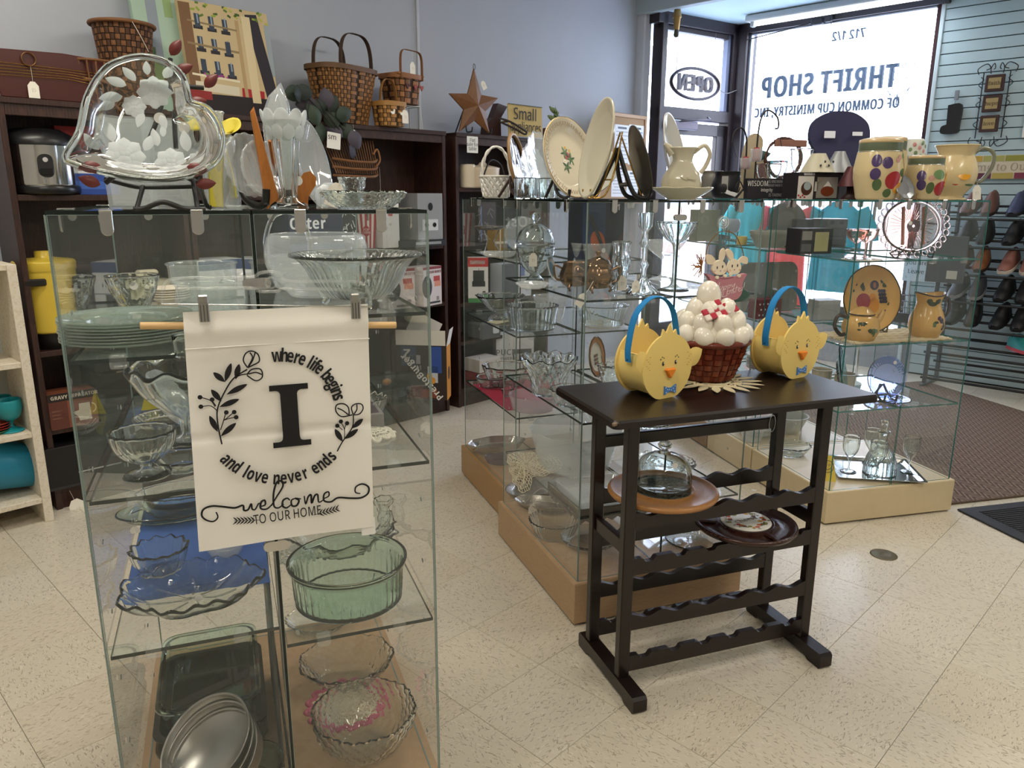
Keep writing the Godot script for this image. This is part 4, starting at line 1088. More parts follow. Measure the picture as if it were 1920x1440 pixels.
# crocheted doily: rings, spokes and a scalloped edge of thread; sag lets the edge droop
func doily(n: Node3D, r: float, k: int, rings: int, m: Material, sag := 0.0, edge: Material = null) -> void:
	var th = r * 0.016 + 0.0006
	var H = func(q: float, a: float): return V3(cos(a) * q, th + sag * (1.0 - q * q / (r * r)) + 0.002 * sin(a * 7.0) * (q / r) * (1.0 if sag > 0 else 0.3), sin(a) * q)
	var b = bl()
	for i in rings:
		var q = r * (i + 1.0) / (rings + 1.0)
		b.tube(range(k * 3).map(func(j): return H.call(q * (1.0 + 0.05 * cos(j * TAU / 3)), TAU * j / (k * 3))), th * (2.2 if i % 2 == 0 else 1.3), 5, true)
	for j in k * 2:
		var a = TAU * j / (k * 2)
		b.tube([H.call(r * 0.06, a), H.call(r * 0.5, a + 0.05), H.call(r * 0.9, a)], th * 1.2, 4)
	b.ell(V3(0, th + sag, 0), V3(r * 0.14, th * 1.2, r * 0.14), 12, 6)
	part("net", b, m, n)
	var e = bl()
	for j in k:
		var a = TAU * j / k
		var da = TAU / k / 2
		e.tube(curve([H.call(r * 0.84, a - da), H.call(r * 1.0, a - da * 0.5), H.call(r * 1.05, a), H.call(r * 1.0, a + da * 0.5), H.call(r * 0.84, a + da)], 3), th * 2.4, 5)
		e.tube(curve([H.call(r * 0.84, a - da * 0.6), H.call(r * 0.96, a), H.call(r * 0.84, a + da * 0.6)], 3), th * 1.6, 5)
	part("scalloped_edge", e, edge if edge else m, n)

func banner() -> void:
	var o = V3(-0.3938, 0, -1.2783) + V3(0, 1.03, 0)
	var n = thing("welcome_banner", "white cloth welcome banner with black print, hanging before the nearest glass case", "banner", o, 20.6)
	var cl = mat("canvas", Color("f1eee6"), 0.85)
	cl.heightmap_enabled = true
	cl.heightmap_texture = noise(0.35, 2, [], 256, 9)
	cl.heightmap_scale = 0.02
	cl.uv1_scale = V3(3, 4, 1)
	cl.backlight_enabled = true
	cl.backlight = Color(0.25, 0.25, 0.24)
	var zz = func(x: float, y: float): return 0.0025 * sin(x * 20.0 + y * 9.0) + 0.004 * exp(-pow((y - 0.178) / 0.014, 2)) - 0.003 * exp(-pow((y + 0.005) / 0.006, 2))
	var b = bl()
	for side in 2:
		b.surf(24, 60, func(u: float, v: float):
			var x = lerpf(lerpf(-0.160, 0.144, u), lerpf(-0.148, 0.151, u), v)
			var y = lerpf(-0.2075, 0.2105 + 0.0, v)
			return V3(x, y, zz.call(x, y) - side * 0.001), false, side == 0)
	part("cloth", b, cl, n)
	part("hem", bl().tube([V3(-0.150, 0.150, 0.0025), V3(0, 0.1505, 0.0015), V3(0.1505, 0.150, 0.003)], 0.0011, 6), cl, n)
	part("rod", bl().lathe([0, -0.2075, 0.0058, -0.2075, 0.006, -0.206, 0.006, 0.206, 0.0058, 0.2075, 0, 0.2075], 14), hx("d8b27c", 0.5), n).transform = Transform3D(Basis(Vector3.BACK, deg_to_rad(90 - 3)), V3(-0.006, 0.180, -0.0095))
	part("care_label", bl(TB(V3(0.135, -0.2075, -0.002))).extr(rrect(0.026, 0.034, 0.002), 0.0006), hx("f5f5f2"), n)
	var ink = hx("141316", 0.8)
	var pr = func(called: String, q: Bld): part(called, q, ink, n)
	var Z = TB(V3(0, 0, 0.0035))
	# letter I
	text("I", 0.158, 0.001, ink, n, Transform3D(Basis().scaled(V3(1.15, 1, 1)), V3(0.008, 0.021, 0.004)), "letter", true, true)
	# wording round the circle
	var C = Vector2(-0.0074, 0.0289)
	for w in [["where life begins", 94.0, 8.0, 0.1015, 1], ["and love never ends", 214.0, 316.0, 0.119, -1]]:
		var s: String = w[0]
		var wd = "wm"
		var tot = 0.0
		var wf = func(ch): return 0.55 if ch in "lif" else (1.3 if ch in "w" else (0.55 if ch == " " else 0.95))
		for ch in s: tot += wf.call(ch)
		var run = 0.0
		for ch in s:
			var f: float = (run + wf.call(ch) / 2) / tot
			run += wf.call(ch)
			if ch == " ": continue
			var a = deg_to_rad(lerpf(w[1], w[2], f))
			var r: float = w[3]
			text(ch, 0.028, 0.001, ink, n, Transform3D(Basis(Vector3.BACK, a - PI / 2 if w[4] > 0 else a + PI / 2).scaled_local(V3(0.78, 1.12, 1)), V3(C.x + cos(a) * r, C.y + sin(a) * r, 0.004)), "letter", false, true)
	# sprigs: stems, leaves, berries and buds
	var g = bl(Z)
	g.stroke(curve([Vector2(-0.1072, -0.0165), Vector2(-0.1107, 0.0202), Vector2(-0.1084, 0.0481), Vector2(-0.0917, 0.0806), Vector2(-0.0777, 0.0979), Vector2(-0.0569, 0.1101)], 5), 0.0024)
	g.stroke(curve([Vector2(-0.0777, 0.0979), Vector2(-0.0661, 0.1016), Vector2(-0.0546, 0.1023)], 4), 0.002)
	for q in [[Vector2(-0.1089, 0.0419), Vector2(-0.1192, 0.0522), Vector2(-0.1345, 0.0521)], [Vector2(-0.1124, 0.05), Vector2(-0.1184, 0.0614), Vector2(-0.1331, 0.0682)], [Vector2(-0.1109, 0.0514), Vector2(-0.1145, 0.0579), Vector2(-0.1164, 0.0627)], [Vector2(-0.1074, 0.0088), Vector2(-0.102, 0.0224), Vector2(-0.0964, 0.0391)], [Vector2(-0.1004, 0.0254), Vector2(-0.0944, 0.0295), Vector2(-0.0838, 0.0379)], [Vector2(-0.1004, 0.0254), Vector2(-0.0917, 0.0277), Vector2(-0.0808, 0.0288)]]: g.stroke(curve(q, 4), 0.0016)
	g.stroke(curve([Vector2(0.0843, -0.0516), Vector2(0.0946, -0.0342), Vector2(0.1132, -0.0094), Vector2(0.1159, 0.0136)], 5), 0.0022)
	g.stroke(curve([Vector2(0.0981, -0.0279), Vector2(0.0989, -0.0113), Vector2(0.0933, 0.0026)], 4), 0.0014)
	g.stroke(curve([Vector2(0.0987, -0.0146), Vector2(0.1007, -0.0064), Vector2(0.1041, -0.0011)], 4), 0.0014)
	g.stroke(curve([Vector2(0.0957, -0.0126), Vector2(0.0912, -0.0078), Vector2(0.0882, -0.0042)], 4), 0.0014)
	pr.call("sprig_print", g)
	var lv = bl(Z)
	for q in [[Vector2(-0.0936, 0.0915), Vector2(-0.0813, 0.1226)], [Vector2(-0.0936, 0.0915), Vector2(-0.1103, 0.109)], [Vector2(-0.0765, 0.0947), Vector2(-0.0689, 0.1202)], [Vector2(-0.0926, 0.0699), Vector2(-0.0588, 0.0846)], [Vector2(-0.1019, 0.0583), Vector2(-0.116, 0.0802)], [Vector2(-0.1055, 0.0493), Vector2(-0.0735, 0.0598)], [Vector2(-0.1119, 0.0062), Vector2(-0.1226, 0.0354)], [Vector2(-0.1077, -0.0022), Vector2(-0.0816, 0.0188)], [Vector2(0.0946, -0.0342), Vector2(0.0823, -0.0095)], [Vector2(0.0996, -0.0297), Vector2(0.1232, -0.0138)], [Vector2(0.1131, -0.0111), Vector2(0.133, 0.0046)]]:
		var d: Vector2 = q[1] - q[0]
		lv.stroke([q[0], q[0] + d * 0.15, q[0] + d * 0.3, q[0] + d * 0.45, q[0] + d * 0.6, q[0] + d * 0.75, q[0] + d * 0.9, q[1]], 0.0004, 0.0095)
	pr.call("leaf_print", lv)
	var br = bl(Z)
	for q in [Vector2(-0.1344, 0.0683), Vector2(-0.1345, 0.0521), Vector2(-0.1161, 0.0627), Vector2(-0.0957, 0.0384), Vector2(-0.0832, 0.0378), Vector2(-0.0808, 0.0285), Vector2(0.0936, 0.0032), Vector2(0.1044, -0.0012), Vector2(0.087, -0.004)]:
		br.extr(PV(arc(q, 0.0038, 0.0038, 0, 340, 12)), 0.0006)
	pr.call("berry_print", br)
	var bd = bl(Z)
	for q in [[Vector2(-0.0561, 0.1131), Vector2(-0.0619, 0.1258), Vector2(-0.0571, 0.1377), Vector2(-0.0475, 0.141), Vector2(-0.038, 0.1348), Vector2(-0.0368, 0.1225), Vector2(-0.0479, 0.1165), Vector2(-0.0561, 0.1131)], [Vector2(-0.0505, 0.1387), Vector2(-0.0469, 0.1293), Vector2(-0.0551, 0.1146)], [Vector2(-0.042, 0.1382), Vector2(-0.0473, 0.1248), Vector2(-0.0542, 0.1152)], [Vector2(-0.0581, 0.101), Vector2(-0.0498, 0.1096), Vector2(-0.0369, 0.1095), Vector2(-0.0331, 0.1021), Vector2(-0.0352, 0.093), Vector2(-0.0455, 0.0898), Vector2(-0.0582, 0.1001)], [Vector2(-0.0546, 0.1023), Vector2(-0.0431, 0.1038), Vector2(-0.0333, 0.099)], [Vector2(0.1143, 0.0138), Vector2(0.0953, 0.0123), Vector2(0.0859, 0.0231), Vector2(0.0877, 0.0345), Vector2(0.0996, 0.0356), Vector2(0.108, 0.0276), Vector2(0.1085, 0.0127)], [Vector2(0.0883, 0.0288), Vector2(0.0974, 0.0237), Vector2(0.1074, 0.0145)], [Vector2(0.1159, 0.0136), Vector2(0.1133, 0.0271), Vector2(0.1199, 0.0331), Vector2(0.131, 0.0321), Vector2(0.1338, 0.0235), Vector2(0.127, 0.0142), Vector2(0.1159, 0.0136)], [Vector2(0.123, 0.0322), Vector2(0.1226, 0.0229), Vector2(0.1175, 0.0151)]]:
		bd.stroke(curve(q, 4), 0.0022)
	pr.call("bud_print", bd)
	# flowing welcome line
	var sc = bl(Z)
	for q in [[Vector2(-0.1266, -0.1374), Vector2(-0.1246, -0.1476), Vector2(-0.1324, -0.1541), Vector2(-0.1435, -0.1497), Vector2(-0.1498, -0.1405), Vector2(-0.146, -0.1296), Vector2(-0.1328, -0.1256), Vector2(-0.1158, -0.129), Vector2(-0.0959, -0.1342), Vector2(-0.0824, -0.1315), Vector2(-0.0811, -0.1407), Vector2(-0.0743, -0.1407), Vector2(-0.0685, -0.1308), Vector2(-0.0674, -0.1404), Vector2(-0.0624, -0.1418), Vector2(-0.0567, -0.1325), Vector2(-0.0543, -0.1322)], [Vector2(-0.0547, -0.1379), Vector2(-0.0455, -0.1358), Vector2(-0.0455, -0.1274), Vector2(-0.0517, -0.1299), Vector2(-0.0531, -0.1415), Vector2(-0.0431, -0.1439), Vector2(-0.0329, -0.1359)], [Vector2(-0.0352, -0.139), Vector2(-0.0251, -0.1235), Vector2(-0.0132, -0.105), Vector2(-0.0156, -0.0953), Vector2(-0.0233, -0.0969), Vector2(-0.0297, -0.1162), Vector2(-0.0307, -0.1396), Vector2(-0.0235, -0.1448), Vector2(-0.0139, -0.1387)], [Vector2(-0.0029, -0.1334), Vector2(-0.0072, -0.1288), Vector2(-0.0144, -0.1318), Vector2(-0.0163, -0.1417), Vector2(-0.0099, -0.1467), Vector2(-0.0019, -0.1421)], [Vector2(0.0065, -0.1307), Vector2(-0.0004, -0.1338), Vector2(0.0002, -0.1441), Vector2(0.0081, -0.1446), Vector2(0.0124, -0.1356), Vector2(0.0065, -0.1307), Vector2(0.0163, -0.1334)], [Vector2(0.0221, -0.1284), Vector2(0.0237, -0.1441), Vector2(0.0288, -0.1311), Vector2(0.034, -0.1284), Vector2(0.0343, -0.1439), Vector2(0.0401, -0.1309), Vector2(0.0455, -0.1293), Vector2(0.0469, -0.1439), Vector2(0.056, -0.14)], [Vector2(0.056, -0.1383), Vector2(0.0651, -0.1344), Vector2(0.0646, -0.1264), Vector2(0.0571, -0.1299), Vector2(0.0564, -0.1425), Vector2(0.0683, -0.1463), Vector2(0.0814, -0.1402), Vector2(0.1038, -0.1443), Vector2(0.1232, -0.146), Vector2(0.136, -0.139), Vector2(0.1372, -0.1269), Vector2(0.126, -0.1195), Vector2(0.1144, -0.1238), Vector2(0.1133, -0.1341), Vector2(0.122, -0.1378)]]:
		sc.stroke(curve(q, 5), 0.0022, 0.0036)
	pr.call("welcome_script", sc)
	text("TO OUR HOME", 0.0245, 0.001, ink, n, Transform3D(Basis(Vector3.BACK, 0.02).scaled_local(V3(0.72, 1, 1)), V3(Vector2(-0.0083, -0.1603).x, Vector2(-0.0083, -0.1603).y, 0.004)), "lettering")
	var tw = bl(Z)
	tw.stroke([Vector2(-0.0983, -0.1583), Vector2(-0.055, -0.1632)], 0.001)
	tw.stroke([Vector2(0.0361, -0.1673), Vector2(0.081, -0.161)], 0.001)
	for i in 6:
		var f = 0.12 + i * 0.13
		for q in [[Vector2(-0.0983, -0.1583), Vector2(-0.055, -0.1632), 1.0], [Vector2(0.081, -0.161), Vector2(0.0361, -0.1673), 1.0]]:
			var a: Vector2 = q[0].lerp(q[1], f)
			var d: Vector2 = (q[0] - q[1]).normalized()
			for sd in [0.75, -0.75]: tw.stroke([a, a + d.rotated(sd) * 0.004, a + d.rotated(sd) * 0.010], 0.0006, 0.0028)
	pr.call("twigs", tw)
	# clear plastic hanger that carries it
	var h = thing("clip_hanger", "clear plastic clothes hanger with two metal clips carrying the welcome banner", "hanger", o, 20.6)
	var hp = bl()
	for q in [[[Vector2(-0.1763, 0.2237), Vector2(-0.1741, 0.2467), Vector2(-0.1568, 0.2647), Vector2(-0.0646, 0.2642), Vector2(-0.0356, 0.2641), Vector2(-0.0225, 0.2707), Vector2(0.0045, 0.2699), Vector2(0.0233, 0.2551), Vector2(0.1297, 0.2505), Vector2(0.1521, 0.234), Vector2(0.1557, 0.2086)]], [[Vector2(-0.1568, 0.2229), Vector2(-0.1531, 0.2459), Vector2(-0.1386, 0.2487), Vector2(-0.0411, 0.2459), Vector2(-0.0289, 0.2401), Vector2(0.0007, 0.239), Vector2(0.0182, 0.2428), Vector2(0.1245, 0.235), Vector2(0.1349, 0.2226), Vector2(0.1371, 0.2094)]]]:
		hp.tube(flat3(curve(q[0], 5)), 0.0028, 7)
	part("body", hp, M.plastic, h)
	for q in [[[Vector2(-0.1255, 0.2619), Vector2(-0.1163, 0.2479)]], [[Vector2(-0.0701, 0.2461), Vector2(-0.0549, 0.2621)]], [[Vector2(0.0362, 0.2537), Vector2(0.0486, 0.2416)]]]: part("brace", bl().tube(flat3(q[0]), 0.0022, 6), M.plastic, h)
	part("bar", bl().tube(flat3([Vector2(-0.1777, 0.2255), Vector2(0.1574, 0.2057)]), 0.0013, 6), M.chrome, h)
	part("ring", bl(TB(V3([Vector2(-0.0085, 0.2535), Vector2(-0.0086, 0.2526)][0].x, [Vector2(-0.0085, 0.2535), Vector2(-0.0086, 0.2526)][0].y, 0))).tube(arc(Vector2(), 0.009, 0.009, 0, 345, 18).map(func(q): return V3(q.x, q.y, 0)), 0.0018, 6, true), M.plastic, h)
	for q in [[Vector2(-0.1156, 0.2192), Vector2(-0.1157, 0.2184)][0], [Vector2(0.128, 0.2117), Vector2(0.1279, 0.2108)][0]]:
		var c = part("clip", bl(TB(V3(q.x, q.y, 0.004))).box(V3(0, -0.008, 0.004), V3(0.016, 0.034, 0.003), 0.001).box(V3(0, 0.012, 0.002), V3(0.016, 0.014, 0.008), 0.002), M.dull_metal, h)
		for k in 3: part("rib", bl(TB(V3(q.x, q.y, 0.004))).box(V3((k - 1) * 0.005, -0.010, 0.0062), V3(0.0016, 0.028, 0.0016), 0.0005), hx("6f6f66", 0.4, 0.8), c)
func goods_rack() -> void:
	var R0 = V3(0.327, 0, -1.99)
	var T = 19.6
	var n = thing("wine_rack", "dark espresso wooden wine rack table with scalloped bottle rails, centre of the floor", "wine rack", R0, T)
	var es = M.espresso
	var tp = bl(Transform3D(Basis(Vector3.RIGHT, -PI / 2), V3(0.325, 0.868, -0.10)))
	tp.extr(rrect(0.86, 0.40, 0.018, 5), 0.022, 0.006)
	part("top", tp, es, n)
	part("worn_corner", bl(Transform3D(yaw(20), V3(-0.1, 0.8605, 0.094))).box(V3(), V3(0.022, 0.009, 0.008), 0.002), hx("7a6650", 0.7), n, "chipped bare wood at the near corner")
	for x in [0.0, 0.65]:
		for z in [0.0, -0.2]: part("leg", bl().box(V3(x, 0.447, z), V3(0.036, 0.80, 0.03), 0.003), es, n)
		var f = bl(Transform3D(yaw(90), V3(x + 0.022, 0, -0.07)))
		f.extr(PV([Vector2(-0.18, 0), Vector2(-0.13, 0), Vector2(-0.115, 0.012), Vector2(0.115, 0.012), Vector2(0.13, 0), Vector2(0.18, 0), Vector2(0.186, 0.006), Vector2(0.186, 0.042), Vector2(0.178, 0.05), Vector2(-0.178, 0.05), Vector2(-0.186, 0.042), Vector2(-0.186, 0.006)]), 0.044, 0.002)
		part("foot", f, es, n)
		part("side_stretcher", bl().box(V3(x, 0.455, -0.1), V3(0.02, 0.045, 0.17), 0.003), es, n)
		part("side_stretcher", bl().box(V3(x, 0.828, -0.1), V3(0.02, 0.03, 0.17), 0.003), es, n)
	for k in 4:
		var y = [0.515, 0.375, 0.20, 0.066][k]
		for z in [0.004, -0.196]:
			var p = [Vector2(0.634, y), Vector2(0.016, y)]
			for i in 97:
				var u = i / 96.0
				var d = 0.0
				if k % 2 == 0: d = 0.007 * (cos(u * TAU * 6.0) - 1.0)
				else:
					var q = absf(fposmod(u * 6.0, 1.0) - 0.5)
					d = -0.013 * (1.0 - smoothstep(0.10, 0.22, q))
				p.append(Vector2(0.016 + u * 0.618, y + 0.050 + d))
			part("bottle_rail", bl(TB(V3(0, 0, z + 0.009))).extr(PackedVector2Array(p), 0.018, 0.0), es, n)
	part("plain_rail", bl().box(V3(0.325, 0.712, -0.2), V3(0.62, 0.038, 0.018), 0.003), es, n)
	part("screw_cap", bl().lathe([0, 0.8455, 0.018, 0.8455, 0.018, 0.838, 0.012, 0.834, 0, 0.834], 20), hx("0c0c0c", 0.3), n).position = V3(0.17, 0, -0.06)
	part("white_loop", bl().tube(arc(Vector2(0.615, 0.712), 0.012, 0.028, 0, 345, 16).map(func(q): return V3(q.x, q.y, -0.188)), 0.0012, 5, true), hx("d8d8d8"), n)
	# cheese board with glass dome
	var L = func(x, y, z): return R0 + yaw(T) * V3(x, y, z)
	var cb = thing("cheese_board", "round orange-brown wooden cheese board with a green marble centre, on the rack's upper rails", "cheese board", L.call(0.158, 0.5655, -0.085), T)
	var ow = grain("cheese_wood", ["9a6a3c", "b07e4a", "a67444", "bb8a56"], V3(4, 30, 9), 0.3)
	part("board", bl().lathe([0, 0, 0.140, 0, 0.158, 0.006, 0.163, 0.014, 0.160, 0.021, 0.150, 0.023, 0.144, 0.017, 0.098, 0.015, 0.094, 0.022, 0.088, 0.022, 0.085, 0.018, 0, 0.018], 64), ow, cb)
	part("marble_disc", bl().lathe([0, 0.018, 0.083, 0.018, 0.083, 0.021, 0, 0.021], 48), grain("marble", ["2c3832", "4a5a52", "76847c", "3a4840", "55655c"], V3(9, 9, 9), 0.15), cb)
	var cl = gl("glass_dome", "clear glass dome with a knob standing on the wooden cheese board", "cloche", L.call(0.158, 0.5875, -0.085), 1, 1, [0.083, 0.0, 0.083, 0.03, 0.080, 0.062, 0.068, 0.088, 0.046, 0.102, 0.022, 0.109, 0.0, 0.111], M.glass, {"t": 0.003, "st": [75, 0.84], "part": "dome"})
	part("knob", bl().lathe([0.02, 0.109, 0.012, 0.114, 0.008, 0.121, 0.018, 0.127, 0.021, 0.135, 0.016, 0.142, 0.0, 0.145], 28), M.glass, cl)
	# dark relish tray with a white tile
	var tr = thing("relish_tray", "dark brown sectioned wooden cheese tray with a white fruit-printed tile, on lower rails", "cheese tray", L.call(0.445, 0.428, -0.062), T)
	part("tray", bl().lathe([0, 0, 0.13, 0, 0.150, 0.005, 0.156, 0.014, 0.153, 0.021, 0.146, 0.0215, 0.138, 0.014, 0.120, 0.0105, 0.096, 0.0125, 0.089, 0.0205, 0.083, 0.0215, 0.078, 0.0205, 0, 0.0205], 64), grain("tray_wood", ["27130f", "38201a", "2e1813"], V3(3, 20, 8), 0.22), tr)
	for k in 3:
		var a = deg_to_rad(35 + 120 * k)
		part("divider", bl(at(V3(cos(a) * 0.117, 0.0165, -sin(a) * 0.117), rad_to_deg(a))).box(V3(), V3(0.06, 0.010, 0.02), 0.005), M.tray_wood, tr)
	part("rim", bl().tube(arc(Vector2(), 0.151, 0.151, 0, 354, 60).map(func(q): return V3(q.x, 0.018, q.y)), 0.0035, 6, true), hx("5d3826", 0.3), tr)
	var tile = part("tile", bl().lathe([0, 0.0205, 0.076, 0.0205, 0.077, 0.022, 0.075, 0.0255, 0, 0.0255], 56), hx("e9e6dc", 0.15), tr)
	var rng = RandomNumberGenerator.new()
	rng.seed = 5
	var up = Basis(Vector3.RIGHT, -PI / 2)
	for k in 26:
		var a = TAU * k / 26 + rng.randf() * 0.1
		if k % 13 == 12: continue
		var r = 0.050 + rng.randf_range(-0.009, 0.009)
		part("fruit_print", bl(Transform3D(up, V3(cos(a) * r, 0.0256, sin(a) * r))).extr(PV(arc(Vector2(), 0.008, 0.0065, 0, 330, 9)), 0.0005), hx(["c9652a", "b5472a", "d69a3c", "8a8a4a", "6d4a38"][k % 5], 0.2), tile)
		part("leaf_print", leaf(Transform3D(up * rz(rng.randf() * 360), V3(cos(a + 0.1) * (r + 0.008), 0.0257, sin(a + 0.1) * (r + 0.008))), 0.012, 0.005, null, 0.02), hx("6e7048", 0.3), tile)
	text("Cheese", 0.026, 0.0005, hx("4a3a2a"), tile, Transform3D(up * rz(8), V3(0, 0.0258, 0.0)), "lettering", true)
	sticker(tr, V3(0.035, 0.018, 0.112), 0.0, 90)
	tr.get_child(tr.get_child_count() - 1).rotation = V3(-PI / 2, 0, 0)
	# ---- on the rack's top ----
	var ty = 0.8685
	var dl = thing("sunburst_doily", "cream crocheted doily with pointed petals under the egg cookie jar", "doily", V3(0.6229, 0.8685, -2.2963), T)
	var pb = bl()
	for k in 18:
		var a = TAU * k / 18
		leaf(Transform3D(Basis(Vector3.UP, -a) * Basis(Vector3.BACK, -PI / 2) * Basis(Vector3.UP, PI / 2), V3(cos(a) * 0.075, 0.0035, sin(a) * 0.075)), 0.075, 0.026, pb, 0.05, 0.55)
	part("petal_edge", pb, hx("d9cba6", 0.9), dl)
	doily(dl, 0.078, 9, 4, hx("d9cba6", 0.9), 0.0)
	chick("yellow felt chick basket with a blue handle, nearest on the wine rack", V3(0.4058, 0.8685, -2.1491), 33)
	chick("yellow felt chick basket with a blue handle, at the rack's right end", V3(0.8717, 0.8685, -2.402), 33)
	cookie_jar(V3(0.6085, 0.8685, -2.3313))
	easter_sign()

func chick(label: String, p: Vector3, turn: float) -> void:
	var n = thing("chick_basket", label, "basket", p, turn)
	var felt = mat("felt", Color("f0d27c"), 0.95)
	felt.rim_enabled = true
	felt.rim = 0.4
	var blue = hx("1c7fc0", 0.85)
	var R = 0.094
	var C = Vector2(0, 0.090)
	var ol = []
	for k in 41:
		var a = deg_to_rad(lerpf(108, 432, k / 40.0))   # round head, flat where it stands
		ol.append(Vector2(C.x + cos(a) * R, maxf(C.y + sin(a) * R * 1.02, 0.0)))
	ol.append_array([Vector2(0.024, 0.196), Vector2(0.014, 0.187), Vector2(0.002, 0.212), Vector2(-0.012, 0.188), Vector2(-0.024, 0.200)])
	var poly = PackedVector2Array(ol)
	part("face", bl(TB(V3(0, 0, 0.060))).extr(poly, 0.006, 0.0015), felt, n)
	part("back", bl(TB(V3(0, 0, -0.054))).extr(poly, 0.006, 0.0), felt, n)
	var band = bl()
	var arcp = arc(C, R * 0.93, R * 0.93, -205, 25, 40).map(func(q): return Vector2(q.x, maxf(q.y, 0.001)))
	for s in 2:
		band.surf(40, 1, func(u, v):
			var q = arcp[roundi(u * 40)]
			var w = (q - C).normalized() * (0.004 * s)
			return V3(q.x - w.x, q.y - w.y + 0.0005, lerpf(-0.056, 0.056, v)), false, s == 0)
	for e in [0, 40]:
		var q = arcp[e]
		band.box(V3(q.x * 0.98, q.y, 0), V3(0.005, 0.002, 0.112))
	part("body_band", band, felt, n)
	for s in [-1.0, 1.0]:
		var w = part("wing", leaf(Transform3D(rz(-s * (62 if s > 0 else 28)), V3(s * 0.070, 0.075 if s < 0 else 0.088, 0.056 if s < 0 else 0.052)), 0.080, 0.055, null, 0.05, 0.75), felt, n)
		var dots = bl(w.transform)
		for k in 7: dots.box(V3(s * (0.072 + 0.006 * (k % 3)), 0.09 + 0.006 * k, 0.0635), V3(0.004, 0.0012, 0.001))
		part("stitches", dots, hx("c08a35", 0.9), w)
	part("beak", bl(TB(V3(0.006, 0.074, 0.070))).extr(PV([Vector2(-0.020, 0.010), Vector2(-0.014, 0.013), Vector2(0.016, 0.012), Vector2(0.019, 0.007), Vector2(0.004, -0.014), Vector2(-0.002, -0.015)]), 0.009, 0.003), hx("f08a24", 0.8), n)
	for s in [-1.0, 1.0]:
		var e = part("eye", bl(TB(V3(s * 0.024 + 0.004, 0.102, 0.0615))).extr(PV(arc(Vector2(), 0.0036, 0.0062, 0, 340, 14)), 0.001), hx("161412", 0.3), n)
		part("eye_shine", bl(TB(V3(s * 0.024 + 0.005, 0.104, 0.0622))).extr(PV(arc(Vector2(), 0.0013, 0.0022, 0, 330, 8)), 0.0005), hx("ffffff"), e)
		for k in 3: part("brow_dot", bl(TB(V3(s * (0.022 + 0.006 * k) + 0.004, 0.121 - 0.003 * absf(k - 1) * (1 if k < 1 else 2), 0.0612))).extr(PV(arc(Vector2(), 0.0014, 0.002, 0, 330, 8)), 0.0005), hx("2a241c"), n)
	var bt = part("bow_tie", bl(TB(V3(0.010, 0.024, 0.0645))).extr(PV([Vector2(-0.022, -0.013), Vector2(-0.005, -0.005), Vector2(0.005, -0.005), Vector2(0.022, -0.012), Vector2(0.022, 0.014), Vector2(0.005, 0.006), Vector2(-0.005, 0.006), Vector2(-0.022, 0.013)]), 0.004, 0.001), hx("4d82c4", 0.9), n)
	var wd = hx("f4f4f4")
	for q in [[-0.018, 0.008], [-0.016, -0.006], [-0.011, 0.002], [-0.004, 0.001], [0.004, -0.001], [0.011, 0.003], [0.017, 0.009], [0.016, -0.006]]:
		part("white_dot", bl(TB(V3(0.010 + q[0], 0.024 + q[1], 0.0648))).extr(PV(arc(Vector2(), 0.0016, 0.0016, 0, 330, 8)), 0.0005), wd, bt)
	var hp = curve([V3(-0.096, 0.105, 0.0), V3(-0.098, 0.150, 0), V3(-0.078, 0.232, 0), V3(-0.032, 0.276, 0), V3(0.020, 0.278, 0), V3(0.066, 0.238, 0), V3(0.090, 0.150, 0), V3(0.096, 0.105, 0)], 7)
	part("handle", bl().tube(hp, 0.0028, 8, false, -1, 4.6), blue, n)
	for s in [-1.0, 1.0]: part("rivet", bl().ell(V3(s * 0.0995, 0.112, 0), V3(0.002, 0.0025, 0.0025), 8, 6), hx("1a2a44"), n)

